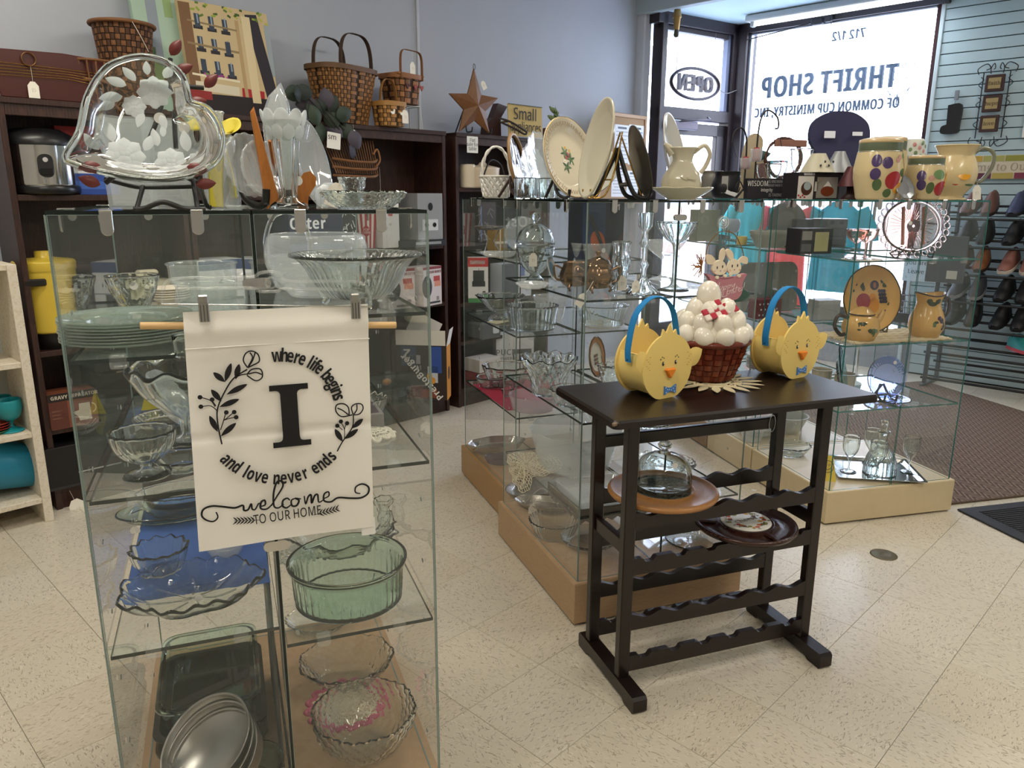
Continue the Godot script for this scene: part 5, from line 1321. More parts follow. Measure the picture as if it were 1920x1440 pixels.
func cookie_jar(p: Vector3) -> void:
	var n = thing("cookie_jar", "glazed ceramic cookie jar shaped as a brown basket heaped with white eggs", "cookie jar", p + V3(0, 0.004, 0), 19.6)
	n.scale = Vector3.ONE * 1.25
	var gz = mat("basket_glaze", Color("6b2c1c"), 0.18)
	var g2 = mat("basket_glaze_light", Color("85402a"), 0.18)
	weave(n, 22, 6, func(u, v):
		var r = lerpf(0.060, 0.092, pow(v, 0.8))
		return V3(cos(u * TAU) * r, 0.004 + v * 0.088, sin(u * TAU) * r), 0.006, gz, g2, gz)
	part("basket_rim", bl().tube(arc(Vector2(), 0.094, 0.094, 0, 355, 60).map(func(q): return V3(q.x, 0.099, q.y)), 0.0085, 8, true), gz, n)
	part("bottom", bl().lathe([0, 0, 0.058, 0, 0.062, 0.006, 0.088, 0.092, 0.0, 0.1], 36), gz, n)
	var egg = mat("egg_glaze", Color("e9e2d3"), 0.12)
	part("lid", bl().lathe([0.088, 0.096, 0.086, 0.115, 0.066, 0.150, 0.036, 0.178, 0, 0.186], 40), egg, n)
	var eb = []
	for q in [[0.083, 0.114, 11, 0.0], [0.066, 0.143, 9, 0.3], [0.042, 0.170, 6, 0.1]]:
		for k in q[2]:
			var a = TAU * k / q[2] + q[3]
			eb.append(V3(cos(a) * q[0], q[1], sin(a) * q[0]))
	for e in eb:
		part("egg", bl(Transform3D(Basis(Vector3.UP, e.x * 40.0) * Basis(Vector3.RIGHT, e.z * 9.0), e)).surf(16, 10, func(u, w):
			var b = w * PI
			return V3(cos(u * TAU) * sin(b) * 0.0235, -cos(b) * (0.030 if w > 0.5 else 0.024), sin(u * TAU) * sin(b) * 0.0235), true, false), egg, n)
	part("knob_egg", bl().surf(18, 12, func(u, w):
		var b = w * PI
		return V3(cos(u * TAU) * sin(b) * 0.030, 0.205 - cos(b) * (0.037 if w > 0.5 else 0.03), sin(u * TAU) * sin(b) * 0.030 - 0.012), true, false), egg, n)
	# red and white checked cloth tucked between the eggs
	var xf = Transform3D(Basis(Vector3.RIGHT, deg_to_rad(-38)), V3(-0.012, 0.181, 0.060))
	for i in 6:
		for j in 4:
			if absf(i - 2.5) + absf(j - 1.5) * 1.4 > 3.3: continue
			part("check", bl(xf * Transform3D(rz(14), V3())).box(V3((i - 2.5) * 0.017, (j - 1.5) * 0.015, 0.006 * cos(i * 1.2) - 0.004 * absf(i - 2.5)), V3(0.017, 0.015, 0.007), 0.002), hx("b8394a" if (i + j) % 2 == 0 else "e9dcd2", 0.15), n)

func easter_sign() -> void:
	var o = V3(0.6849, 1.133, -2.5128)
	var n = thing("easter_sign", "wooden Happy Easter sign, two rabbits in a pink tulip, hung on the case glass", "sign", o, 20.5)
	var lay = func(called, pts, z, c, d = 0.006): return part(called, bl(TB(V3(0, 0, z))).extr(PackedVector2Array(pts), d, 0.001), hx(c, 0.7), n)
	lay.call("leaf", curve([Vector2(-0.0828, -0.0455), Vector2(-0.0694, -0.0061), Vector2(-0.0145, 0.0005), Vector2(0.0107, -0.0285), Vector2(-0.0254, -0.0446), Vector2(-0.0411, -0.0544)], 4, true), 0.012, "3f5f55", 0.012)
	lay.call("leaf", curve([Vector2(0.0026, -0.0317), Vector2(0.0545, -0.002), Vector2(0.107, -0.02), Vector2(0.0917, -0.039), Vector2(0.0501, -0.0479)], 4, true), 0.012, "3f5f55", 0.012)
	lay.call("tulip", curve([Vector2(-0.0737, 0.051), Vector2(-0.0341, 0.0394), Vector2(-0.0072, 0.0368), Vector2(0.0385, 0.0371), Vector2(0.0818, 0.0462), Vector2(0.0695, 0.0185), Vector2(0.0685, -0.0167), Vector2(0.0491, -0.0372), Vector2(0.0155, -0.0358), Vector2(0.0025, -0.0299), Vector2(-0.0175, -0.0396), Vector2(-0.0434, -0.0245), Vector2(-0.0543, 0.0107), Vector2(-0.0581, 0.0333)], 4, true), 0.020, "c0818c", 0.018)
	var rabbit = func(side, head, ears, paws):
		for e in ears:
			lay.call("ear", curve(e, 4, true), 0.014, "ead8bd")
		var mid = (ears[0][0] + ears[0][3]) / 2
		lay.call("head", curve(head, 4, true), 0.017, "efe1c8", 0.010)
		for w in paws: lay.call("paw", arc(w, 0.0065, 0.0055, 0, 340, 12), 0.025, "efe1c8")
	rabbit.call(-1, [Vector2(-0.0502, 0.0623), Vector2(-0.0438, 0.0844), Vector2(-0.022, 0.0924), Vector2(-0.0026, 0.0816), Vector2(0.0055, 0.059), Vector2(-0.0079, 0.0455), Vector2(-0.0326, 0.0463)], [[Vector2(-0.0394, 0.0809), Vector2(-0.0679, 0.0816), Vector2(-0.074, 0.109), Vector2(-0.0538, 0.1085), Vector2(-0.036, 0.0893)], [Vector2(-0.0217, 0.089), Vector2(-0.022, 0.1181), Vector2(-0.0086, 0.1297), Vector2(-0.0027, 0.1074), Vector2(-0.0113, 0.087)]], [Vector2(-0.034, 0.0377), Vector2(-0.0034, 0.0419)])
	rabbit.call(1, [Vector2(0.0096, 0.0588), Vector2(0.0138, 0.0829), Vector2(0.0314, 0.0945), Vector2(0.0531, 0.0854), Vector2(0.0614, 0.0626), Vector2(0.0482, 0.0455), Vector2(0.0231, 0.0463)], [[Vector2(0.0216, 0.0879), Vector2(-0.0015, 0.1176), Vector2(0.01, 0.1276), Vector2(0.0277, 0.1136), Vector2(0.0316, 0.0928)], [Vector2(0.0469, 0.0838), Vector2(0.0662, 0.1024), Vector2(0.0856, 0.0967), Vector2(0.0852, 0.0776), Vector2(0.0618, 0.0817)]], [Vector2(0.017, 0.0447), Vector2(0.0508, 0.0402)])
	var ey = bl(TB(V3(0, 0, 0.0174)))
	for q in [Vector2(-0.0323, 0.0687), Vector2(-0.0121, 0.0715), Vector2(0.0251, 0.0723), Vector2(0.0458, 0.0734)]: part("eye", bl(TB(V3(0, 0, 0.0174))).extr(PV(arc(q, 0.0022, 0.005, 0, 335, 10)), 0.0006), hx("2a1c14"), n)
	for q in [Vector2(-0.0416, 0.0569), Vector2(-0.0027, 0.0575), Vector2(0.0179, 0.0586), Vector2(0.0554, 0.0592)]: part("cheek", bl(TB(V3(0, 0, 0.0174))).extr(PV(arc(q, 0.004, 0.0035, 0, 335, 10)), 0.0004), hx("e3b9a0"), n)
	for q in [Vector2(-0.0192, 0.058), Vector2(0.0344, 0.0599)]: part("nose", bl(TB(V3(0, 0, 0.0174))).extr(PV(arc(q, 0.0026, 0.002, 0, 335, 8)), 0.0006), hx("b5707a"), n)
	var w = bl(TB(V3(0, 0, 0.0206)))
	for q in [[Vector2(-0.0386, 0.0188), Vector2(-0.0334, 0.0047), Vector2(-0.0386, -0.0073)], [Vector2(-0.0374, 0.0031), Vector2(-0.0238, 0.0131), Vector2(-0.0224, 0.0217), Vector2(-0.0262, -0.0077)], [Vector2(-0.0151, 0.0075), Vector2(-0.0231, 0.0044), Vector2(-0.0162, -0.0046), Vector2(-0.009, 0.0091), Vector2(-0.0059, -0.0033)], [Vector2(-0.0027, 0.0071), Vector2(-0.0062, -0.026)], [Vector2(-0.0027, 0.0071), Vector2(0.0076, 0.0085), Vector2(0.0001, -0.0018)], [Vector2(0.0116, 0.0101), Vector2(0.008, -0.0214)], [Vector2(0.0116, 0.0101), Vector2(0.0219, 0.0114), Vector2(0.0144, 0.0012)], [Vector2(0.0258, 0.0148), Vector2(0.0288, 0.0042), Vector2(0.0382, 0.0161), Vector2(0.0301, -0.0117)], [Vector2(0.0043, -0.0019), Vector2(-0.01, -0.0049), Vector2(-0.0082, -0.026), Vector2(0.0122, -0.0215)], [Vector2(0.0192, -0.006), Vector2(0.0092, -0.0109), Vector2(0.0161, -0.0182), Vector2(0.0233, -0.0044), Vector2(0.0264, -0.0168)], [Vector2(0.0376, -0.0014), Vector2(0.0274, -0.0045), Vector2(0.0386, -0.012), Vector2(0.0304, -0.0152)], [Vector2(0.0451, 0.0089), Vector2(0.0429, -0.0139)], [Vector2(0.0396, 0.0003), Vector2(0.0519, 0.0033)], [Vector2(0.0529, -0.0073), Vector2(0.0607, -0.0005), Vector2(0.0522, -0.0002), Vector2(0.0553, -0.0109), Vector2(0.0654, -0.006)], [Vector2(0.0667, 0.0028), Vector2(0.0678, -0.0096)], [Vector2(0.0759, 0.0183), Vector2(0.0732, 0.0008)]]:
		w.stroke(curve(q, 4), 0.0016)
	part("lettering", w, hx("f3e7e2"), n)
	part("petal_line", bl(TB(V3(0, 0, 0.0205))).stroke(curve([Vector2(-0.0281, 0.041), Vector2(-0.0338, 0.01), Vector2(-0.0166, -0.0256), Vector2(0.0026, -0.0317)], 5), 0.0012).stroke(curve([Vector2(-0.0278, 0.0375), Vector2(-0.0026, 0.0315), Vector2(0.0301, 0.0374)], 5), 0.0012), hx("7d434f"), n)
	part("wire", bl().tube(flat3(curve([Vector2(-0.0745, 0.0886), Vector2(-0.0662, 0.1393), Vector2(-0.0348, 0.1758), Vector2(-0.005, 0.1839), Vector2(0.033, 0.1716), Vector2(0.0638, 0.1283), Vector2(0.0775, 0.0934)], 5), 0.008), 0.0016, 6), hx("7c5a33", 0.6), n)
	var rf = bl()
	var rng = RandomNumberGenerator.new()
	rng.seed = 8
	var c = [Vector2(-0.0835, 0.0752)][0]
	for k in 26:
		var a = deg_to_rad(rng.randf_range(95, 265))
		var l = rng.randf_range(0.02, 0.048)
		var d = V3(cos(a) * l, sin(a) * l * 0.9 , rng.randf_range(-0.004, 0.02))
		rf.tube(curve([V3(c.x, c.y, 0.006), V3(c.x, c.y, 0.008) + d * 0.6 + V3(0, rng.randf_range(-0.008, 0.008), 0), V3(c.x, c.y, 0.006) + d], 3), 0.0016, 5)
	part("raffia_bow", rf, hx("a8702c", 0.8), n)
	var h = thing("suction_hook", "clear round suction hook on the case glass above the Easter sign", "hook", o, 20.5)
	var q = [Vector2(-0.0092, 0.2108)][0]
	part("disc", bl(Transform3D(Basis(Vector3.RIGHT, PI / 2), V3(q.x, q.y, -0.004))).lathe([0, 0, 0.022, 0.0, 0.021, 0.003, 0.010, 0.008, 0.004, 0.011, 0.0, 0.012], 28), M.plastic, h)
	for r in [0.018, 0.011, 0.005]: part("ring", bl(TB(V3(q.x, q.y, 0.004))).tube(flat3(arc(Vector2(), r, r, 0, 345, 22)), 0.0013, 5, true), hx("d5dade", 0.2), h)
	part("pin", bl().tube([V3(q.x, q.y, 0.006), V3(q.x, [Vector2(-0.0048, 0.1822)][0].y, 0.010)], 0.0014, 5), M.chrome, h)
# basket with an oval or round plan, woven of flat splints; r0, r1 bottom and top half-widths, h height
func basket(n: Node3D, r0: Vector2, r1: Vector2, h: float, nu: int, nv: int, c: String, rim: String, amp = 0.004) -> void:
	var P = func(u, v):
		var a = u * TAU
		var q = r0.lerp(r1, v)
		var e = 0.62
		return V3(signf(cos(a)) * pow(absf(cos(a)), e) * q.x, 0.003 + v * h, signf(sin(a)) * pow(absf(sin(a)), e) * q.y)
	weave(n, nu, nv, P, amp, grain("splint_" + c, [Color(c).darkened(0.2).to_html(false), c, Color(c).lightened(0.1).to_html(false)], V3(30, 40, 30), 0.6, 0.05), hx(Color(c).darkened(0.3).to_html(false), 0.6), hx(Color(c).darkened(0.65).to_html(false), 0.8))
	part("inside", bl().surf(32, 1, func(u, v): return P.call(1.0 - u, v) * V3(0.92, 1, 0.92), true), hx(rim, 0.8), n)
	part("bottom", bl().surf(32, 1, func(u, v): return P.call(u, 0.0) * V3(v * 0.98, 1, v * 0.98), true), hx(rim, 0.8), n)
	for s in [1.0, 0.94]:
		part("rim_band", bl().surf(40, 1, func(u, v):
			var p = P.call(u if s == 1.0 else 1.0 - u, 1.0)
			return V3(p.x * (s + 0.05), h - 0.022 + v * 0.026, p.z * (s + 0.05)), true), hx(rim, 0.6), n)

func hoop(n: Node3D, w: float, y: float, h: float, z: float, m: Material, called = "handle", sq = 0.75, wid = 3.5) -> void:
	var p = []
	for i in 25:
		var a = PI * i / 24
		p.append(V3(-signf(cos(a)) * pow(absf(cos(a)), sq) * w, y + pow(sin(a), sq) * h, z))
	part(called, bl().tube(p, 0.0028, 8, false, -1, wid), m, n)

func goods_bookcases() -> void:
	var T = 45.66
	# ---- on the tops ----
	var pl = thing("planter_box", "glossy red-brown tapered planter box wound with gold wires, on the left bookcase top", "planter", V3(-2.0249, 1.81, -3.5164), T)
	var c1 = mat("copper_lacquer", Color("4a211b"), 0.25)
	part("box", bl(Transform3D(Basis(Vector3.RIGHT, 0), V3(0, 0, 0.09))).extr(PV([Vector2(-0.19, 0), Vector2(0.19, 0), Vector2(0.225, 0.185), Vector2(0.06, 0.195), Vector2(-0.225, 0.185)]), 0.2, 0.004), c1, pl)
	for k in 5: part("wire", bl().tube(curve([V3(-0.215, 0.085 + 0.012 * k, 0.094), V3(-0.05, 0.088 + 0.011 * k, 0.096), V3(0.08, 0.09 + 0.010 * k, 0.096), V3(0.21, 0.07 + 0.014 * k, 0.094)], 5), 0.0016, 5), M.gold, pl)
	part("ring", bl().tube(arc(Vector2(-0.075, 0.155), 0.026, 0.026, 0, 345, 24).map(func(q): return V3(q.x, q.y, 0.10)), 0.003, 6, true), hx("7a5a38", 0.3, 0.8), pl)
	price_tag(pl, V3(-0.072, 0.128, 0.1), 0, 0.042, 0.06)
	var wk = thing("wicker_basket", "tall brown wicker basket with an open-work band, behind the heart-shaped dish", "basket", V3(-1.7903, 1.81, -3.7877), T)
	weave(wk, 34, 14, func(u, v):
		var r = lerpf(0.085, 0.125, v)
		return V3(cos(u * TAU) * r, v * 0.36, sin(u * TAU) * r), 0.005, grain("wicker", ["5e3a1e", "7d522c", "6a4424"], V3(30, 30, 30), 0.6, 0.05), hx("4a2d17", 0.7), hx("2a190d", 0.8))
	part("bottom", bl().lathe([0, 0.002, 0.085, 0.002, 0.085, 0.01, 0, 0.01], 24), M.wicker, wk)
	part("rim", bl().tube(arc(Vector2(), 0.135, 0.135, 0, 354, 40).map(func(q): return V3(q.x, 0.362, q.y)), 0.009, 7, true), M.wicker, wk)
	part("string", bl().tube(curve([V3(-0.01, 0.365, 0.14), V3(0.02, 0.3, 0.15), V3(0.05, 0.24, 0.145)], 4), 0.0014, 5), hx("d8d0c0"), wk)
	var w2 = thing("open_basket", "small open-work brown wicker basket between the red-brown planter and the tall basket", "basket", V3(-1.8715, 1.81, -3.6384), T)
	for k in 3: part("hoop", bl().tube(arc(Vector2(), 0.075 + k * 0.012, 0.075 + k * 0.012, 0, 350, 28).map(func(q): return V3(q.x, 0.02 + k * 0.08, q.y)), 0.006, 6, true), M.wicker, w2)
	for k in 18: part("stake", bl().tube([V3(cos(k * TAU / 18) * 0.074, 0.004, sin(k * TAU / 18) * 0.074), V3(cos(k * TAU / 18) * 0.1, 0.185, sin(k * TAU / 18) * 0.1)], 0.004, 5), M.wicker, w2)
	# canvases leaning on the wall
	var lean = Basis(Vector3.RIGHT, deg_to_rad(-9))
	var c2 = thing("green_canvas", "tall pale green canvas with a sketched tower, behind the street painting", "painting", V3(-1.6498, 1.81, -3.9811), T)
	part("canvas", bl(Transform3D(lean, V3())).box(V3(0, 0.36, 0), V3(0.30, 0.72, 0.035), 0.003), hx("a9c4b2", 0.7), c2)
	for q in [[-0.06, 0.45, 0.05, 0.5, "8f9aa6"], [-0.045, 0.62, 0.02, 0.16, "7d8794"], [-0.10, 0.2, 0.06, 0.2, "7c9a5a"], [0.02, 0.5, 0.04, 0.1, "93b07a"], [-0.12, 0.35, 0.03, 0.1, "b8c26a"]]:
		part("paint", bl(Transform3D(lean, V3())).box(V3(q[0], q[1], 0.018), V3(q[2], q[3], 0.001)), hx(q[4], 0.7), c2)
	var cv = thing("street_painting", "canvas of a cream corner building with balconies, a tree and red awnings, bookcase top", "painting", V3(-1.426, 1.81, -4.1299), T)
	var X = Transform3D(lean, V3(0.02, 0.004, 0.0)) * Transform3D(Basis().scaled(V3(0.94, 0.86, 1)), V3())
	part("canvas", bl(X).box(V3(0, 0.31, 0), V3(0.50, 0.62, 0.035), 0.003), hx("c9b48c", 0.75), cv)
	var pn = func(x, y, w, h, c, tn = 0.0): part("paint", bl(X * Transform3D(rz(tn), V3(x, y, 0.0178))).box(V3(), V3(w, h, 0.001 + 0.0004 * fposmod(x * 37.0 + y * 11.0, 1.0))), hx(c, 0.75), cv)
	pn.call(-0.22, 0.33, 0.06, 0.55, "7a5a3e"); pn.call(0.115, 0.33, 0.05, 0.5, "dccba4"); pn.call(0.06, 0.3, 0.02, 0.5, "b59a70"); pn.call(0.19, 0.30, 0.07, 0.6, "2e2833", 8)
	pn.call(0.235, 0.4, 0.03, 0.3, "9aa5ad"); pn.call(0.0, 0.055, 0.5, 0.11, "241c20"); pn.call(-0.1, 0.145, 0.24, 0.05, "d8cfb8", -3); pn.call(0.10, 0.13, 0.13, 0.055, "a8242c", -4); pn.call(-0.2, 0.10, 0.12, 0.05, "8f2a2a")
	pn.call(-0.10, 0.205, 0.26, 0.012, "e6dcc0", -4); pn.call(-0.09, 0.375, 0.28, 0.012, "8d7a58", -4); pn.call(-0.08, 0.50, 0.27, 0.010, "8d7a58", -4)
	for i in 3:
		for j in 3:
			pn.call(-0.16 + i * 0.075, 0.265 + j * 0.125 - i * 0.005, 0.028, 0.075, "3a4456"); pn.call(-0.16 + i * 0.075, 0.228 + j * 0.125 - i * 0.005, 0.05, 0.02, "2c2a30")
			pn.call(-0.157 + i * 0.075, 0.275 + j * 0.125, 0.008, 0.05, "8ea0b4")
	var rng = RandomNumberGenerator.new()
	rng.seed = 3
	for k in 34:
		var q = Vector2(rng.randf_range(-0.23, 0.24), rng.randf_range(0.54, 0.615)) if k < 24 else Vector2(rng.randf_range(-0.16, -0.02), rng.randf_range(0.21, 0.225))
		pn.call(q.x, q.y, rng.randf_range(0.015, 0.03), 0.012, ["5d7a2e", "8fa53c", "3f5a24", "b3b552"][k % 4] if k < 24 else ["b04a9a", "6b8a4a", "8a3a80"][k % 3], rng.randf_range(-50, 50))
	# artificial vine and handwritten card at the edge of the top
	var iv = thing("artificial_vine", "dark green and purple artificial grape-leaf spray at the bookcase top edge", "artificial plant", V3(-1.0531, 1.81, -4.3686), T)
	for k in 20:
		var q = V3(rng.randf_range(-0.14, 0.16), rng.randf_range(-0.05, 0.20) - 0.04 * (k % 3), rng.randf_range(0.0, 0.08))
		part("leaf", leaf(Transform3D(Basis(Vector3.UP, rng.randf_range(-0.8, 0.8)) * rz(rng.randf_range(-180, 180)), q), 0.11, 0.085, null, 0.15, 0.62), hx(["26362a", "30402f", "3a3440", "1f2c25", "45404e"][k % 5], 0.6), iv)
	for k in 4: part("stem", bl().tube(curve([V3(-0.1 + k * 0.06, 0.14, 0.02), V3(-0.02 + k * 0.03, 0.05, 0.05), V3(0.06 + k * 0.03, -0.04, 0.06)], 4), 0.003, 5), hx("2a2420"), iv)
	price_tag(iv, V3(0.185, -0.005, 0.05), 0, 0.05, 0.03)
	var wc = thing("handwritten_card", "small white handwritten card taped under the vine on the bookcase edge", "card", V3(-0.9755, 1.71, -4.3606), T)
	part("card", bl(Transform3D(rz(-6), V3())).extr(rrect(0.085, 0.085, 0.003), 0.001), hx("eceae4"), wc)
	text("sm", 0.04, 0.0005, hx("3a3a3a"), wc, Transform3D(rz(-6), V3(-0.01, 0.02, 0.001)))
	# baskets
	var tb = thing("market_basket", "large woven splint market basket with two leather handles, on the bookcase top", "basket", V3(-0.9642, 1.81, -4.5884), T + 14)
	basket(tb, Vector2(0.150, 0.085), Vector2(0.208, 0.13), 0.30, 44, 14, "9a6a38", "5f4226", 0.006)
	for z in [0.11, -0.09]: hoop(tb, 0.125, 0.27, 0.20, z, hx("3b281c", 0.6), "handle", 0.62, 5.0)
	var ws = thing("wire_stand", "white wire stand holding the lidded picnic basket on the bookcase top", "stand", V3(-0.6809, 1.81, -4.8863), T)
	for x in [-0.12, 0.12]: part("leg", bl().tube([V3(x, 0.002, 0.06), V3(x * 0.92, 0.135, 0.05), V3(x * 0.92, 0.135, -0.06), V3(x, 0.002, -0.06)], 0.003, 6), hx("d0d4d8", 0.4), ws)
	part("top_wire", bl().tube([V3(-0.11, 0.136, 0.05), V3(0.11, 0.136, 0.05)], 0.003, 6), hx("d0d4d8", 0.4), ws)
	part("top_wire", bl().tube([V3(-0.11, 0.136, -0.06), V3(0.11, 0.136, -0.06)], 0.003, 6), hx("d0d4d8", 0.4), ws)
	var pb = thing("heart_basket", "square splint basket with hearts and a bent wood handle, on the white wire stand", "basket", V3(-0.6771, 1.95, -4.89), T + 10)
	basket(pb, Vector2(0.095, 0.08), Vector2(0.118, 0.10), 0.165, 16, 5, "a06a3c", "8a5a34", 0.004)
	part("lid", bl().box(V3(0, 0.166, 0), V3(0.225, 0.014, 0.185), 0.004), hx("9a683a", 0.6), pb)
	hoop(pb, 0.095, 0.14, 0.16, 0.09, hx("7d5230", 0.5), "handle", 0.35, 3.5)
	for x in [-0.05, 0.02, 0.075]: part("heart", bl(TB(V3(x, 0.10, 0.104))).extr(PV([Vector2(0, -0.02), Vector2(0.016, 0.002), Vector2(0.012, 0.012), Vector2(0, 0.006), Vector2(-0.012, 0.012), Vector2(-0.016, 0.002)]), 0.004), hx("4a2026" if x < 0 else "93443c", 0.7), pb)
	price_tag(pb, V3(0.01, 0.298, 0.092), 0, 0.045, 0.06)
	var sb = thing("goose_basket", "small round yellowish splint basket with painted geese, in front of the wire stand", "basket", V3(-0.7257, 1.81, -4.7166), T + 5)
	basket(sb, Vector2(0.078, 0.065), Vector2(0.092, 0.08), 0.135, 16, 6, "b98545", "a2763c", 0.004)
	hoop(sb, 0.062, 0.12, 0.145, 0.0, hx("8d6433", 0.5), "handle", 0.8, 4.0)
	for x in [-0.045, 0.025]: part("goose", bl(TB(V3(x, 0.075, 0.086))).extr(PV([Vector2(-0.02, 0.005), Vector2(-0.006, -0.012), Vector2(0.012, -0.008), Vector2(0.016, 0.016), Vector2(0.008, 0.018), Vector2(0.004, 0.004)]), 0.005), hx("f0ece0", 0.7), sb)
	price_tag(sb, V3(0.05, 0.12, 0.085), 0, 0.048, 0.025)
	# star, iron stand, appliances sign, plant
	var sr = thing("wooden_star", "large brown wooden five-pointed barn star standing on the right bookcase", "star", V3(-0.248, 1.81, -5.1907), T - 8)
	var oak = grain("star_oak", ["5f3c1e", "7a5029", "6b4423", "85592f"], V3(8, 2, 8), 0.5)
	for k in 5:
		for s in [-1.0, 1.0]:
			var a = deg_to_rad(90 + 72 * k)
			var tip = Vector2.from_angle(a) * 0.200 * (1.12 if k == 0 else 1.0)
			var val = Vector2.from_angle(a + s * deg_to_rad(36)) * 0.088
			var f = bl(TB(V3(0, 0.170, 0)))
			var A = V3(0, 0, 0.045); var B = V3(tip.x, tip.y, 0); var D = V3(val.x, val.y, 0.004)
			if s > 0: f.tri(A, D, B)
			else: f.tri(A, B, D)
			var E = V3(0, 0, -0.012)
			if s > 0: f.tri(E, B - V3(0, 0, 0.012), D - V3(0, 0, 0.012))
			else: f.tri(E, D - V3(0, 0, 0.012), B - V3(0, 0, 0.012))
			f.quad(B, B - V3(0, 0, 0.012), D - V3(0, 0, 0.012), D)
			part("facet", f, oak, sr)
	part("hanging_loop", bl().tube(flat3(arc(Vector2(0, 0.405), 0.008, 0.018, -90, 255, 14), 0.0), 0.002, 5), M.iron, sr)
	price_tag(sr, V3(0.04, 0.34, 0.015), 0, 0.035, 0.02, 30)
	var is_ = easel("black iron easel holding the wooden star", V3(-0.2381, 1.81, -5.2004), T, 0.33, 0.17, M.iron, 3, 0.0045)
	var bs = thing("carved_bracket", "dark carved wooden bracket behind the wooden star", "bracket", V3(-0.1149, 1.81, -5.4256), T)
	part("body", bl().extr(PV([Vector2(-0.1, 0), Vector2(0.05, 0), Vector2(0.045, 0.12), Vector2(0.11, 0.2), Vector2(0.02, 0.215), Vector2(-0.03, 0.12), Vector2(-0.09, 0.07)]), 0.05, 0.006), hx("3a2019", 0.5), bs)
	var rp = thing("twisted_iron_hook", "black twisted iron hook with a paper tag over the bookcase edge", "hook", V3(-0.0139, 1.86, -5.3566), T)
	part("rod", bl().tube(curve([V3(-0.11, 0.055, 0), V3(-0.02, 0.035, 0.02), V3(0.07, 0.0, 0.03), V3(0.12, -0.02, 0.03), V3(0.10, -0.035, 0.03), V3(0.02, -0.005, 0.02), V3(-0.09, 0.03, 0)], 6), 0.007, 7), hx("2a1c16", 0.5), rp)
	price_tag(rp, V3(-0.035, -0.005, 0.04), 0, 0.055, 0.07)
	var sg = thing("appliances_sign", "yellow-tan card sign reading Small appliances on the bookcase top", "sign", V3(0.0811, 1.81, -5.4984), T)
	part("board", bl(Transform3D(Basis(Vector3.RIGHT, -0.05), V3(0, 0, 0.006))).extr(rrect(0.335, 0.205, 0.002).duplicate(), 0.006, 0.001).box(V3(0, -0.003, -0.05), V3(0.3, 0.004, 0.1)), hx("c2a968", 0.7), sg).position.y = 0.106
	part("border", bl().box(V3(0, 0.207, 0.006), V3(0.33, 0.004, 0.006)), hx("55605a"), sg)
	var hw = hx("35363a", 0.8)
	text("Small", 0.105, 0.001, hw, sg, Transform3D(Basis().scaled(V3(0.9, 1, 1)), V3(-0.01, 0.148, 0.0125)))
	text("appliances", 0.085, 0.001, hw, sg, Transform3D(Basis().scaled(V3(0.75, 1, 1)), V3(0.0, 0.066, 0.0115)))
	var pp = thing("potted_plant", "small artificial green-leaved plant in a brown box, right of the appliances sign", "plant", V3(0.283, 1.81, -5.7308), T)
	part("pot", bl().box(V3(0.02, 0.04, 0), V3(0.16, 0.08, 0.09), 0.004), hx("5b2f20", 0.5), pp)
	for k in 12: part("leaf", leaf(Transform3D(Basis(Vector3.UP, k * 1.1) * Basis(Vector3.RIGHT, 0.3 + 0.08 * (k % 4)) * rz(-70 + 26 * (k % 6)), V3(0.0 + 0.008 * (k % 5), 0.09 + 0.009 * k, 0.02)), 0.065, 0.035, null, 0.15), hx(["33512c", "4a6b3a", "7c8f62"][k % 3], 0.5), pp)
	part("stem", bl().tube(curve([V3(0, 0.07, 0), V3(0.02, 0.12, 0.01), V3(0.05, 0.19, 0.01)], 4), 0.003, 5), hx("3c4a2a"), pp)
	# ---- left bookcase ----
	var rc = thing("rice_cooker", "black and steel rice cooker on the left bookcase's upper shelf", "rice cooker", V3(-2.0739, 1.42, -3.4895), T)
	part("body", bl().lathe([0, 0.03, 0.135, 0.03, 0.142, 0.045, 0.142, 0.205, 0.138, 0.212, 0, 0.212], 48), M.silver, rc)
	part("base", bl().lathe([0, 0, 0.135, 0, 0.145, 0.01, 0.145, 0.035, 0.13, 0.045, 0, 0.045], 40), hx("0e0e10", 0.3), rc)
	part("side_panel", bl().surf(12, 1, func(u, v): return V3(cos(PI * 0.78 + u * PI * 0.55) * 0.1435, 0.04 + v * 0.165, sin(PI * 0.78 + u * PI * 0.55) * 0.1435)), hx("1c1614", 0.35), rc)
	part("lid", bl().lathe([0.146, 0.205, 0.148, 0.222, 0.135, 0.25, 0.09, 0.275, 0.0, 0.285], 48), hx("121214", 0.35), rc)
	part("control_panel", bl(Transform3D(Basis(Vector3.UP, -0.15), V3(-0.018, 0.12, 0.141))).extr(rrect(0.06, 0.10, 0.028), 0.008, 0.002), hx("1a1a1c", 0.4), rc)
	part("switch", bl(Transform3D(Basis(Vector3.UP, -0.15), V3(-0.018, 0.095, 0.146))).extr(rrect(0.05, 0.028, 0.006), 0.006, 0.002), hx("060606", 0.3), rc)
	part("emblem", bl(Transform3D(Basis(Vector3.UP, -0.15), V3(-0.018, 0.145, 0.1425))).extr(PV(arc(Vector2(), 0.010, 0.010, 0, 345, 18)), 0.001), hx("b8b8b8"), rc)
	carton("cereal_box", "blue and white printed snack box beside the rice cooker, seen past the heart dish", "box", V3(-1.9251, 1.42, -3.628), T, V3(0.20, 0.17, 0.07), "2a4a9a", [["f", 0.0, 0.55, 1.0, 0.4, "d9dde2"], ["f", 0.05, 0.62, 0.5, 0.2, "b0492a"], ["f", 0.1, 0.15, 0.8, 0.2, "3f66b8"]])
	carton("red_box", "bright red packet at the back of the left bookcase's upper shelf", "box", V3(-2.0099, 1.42, -3.657), T, V3(0.16, 0.30, 0.06), "a81f1c", [])
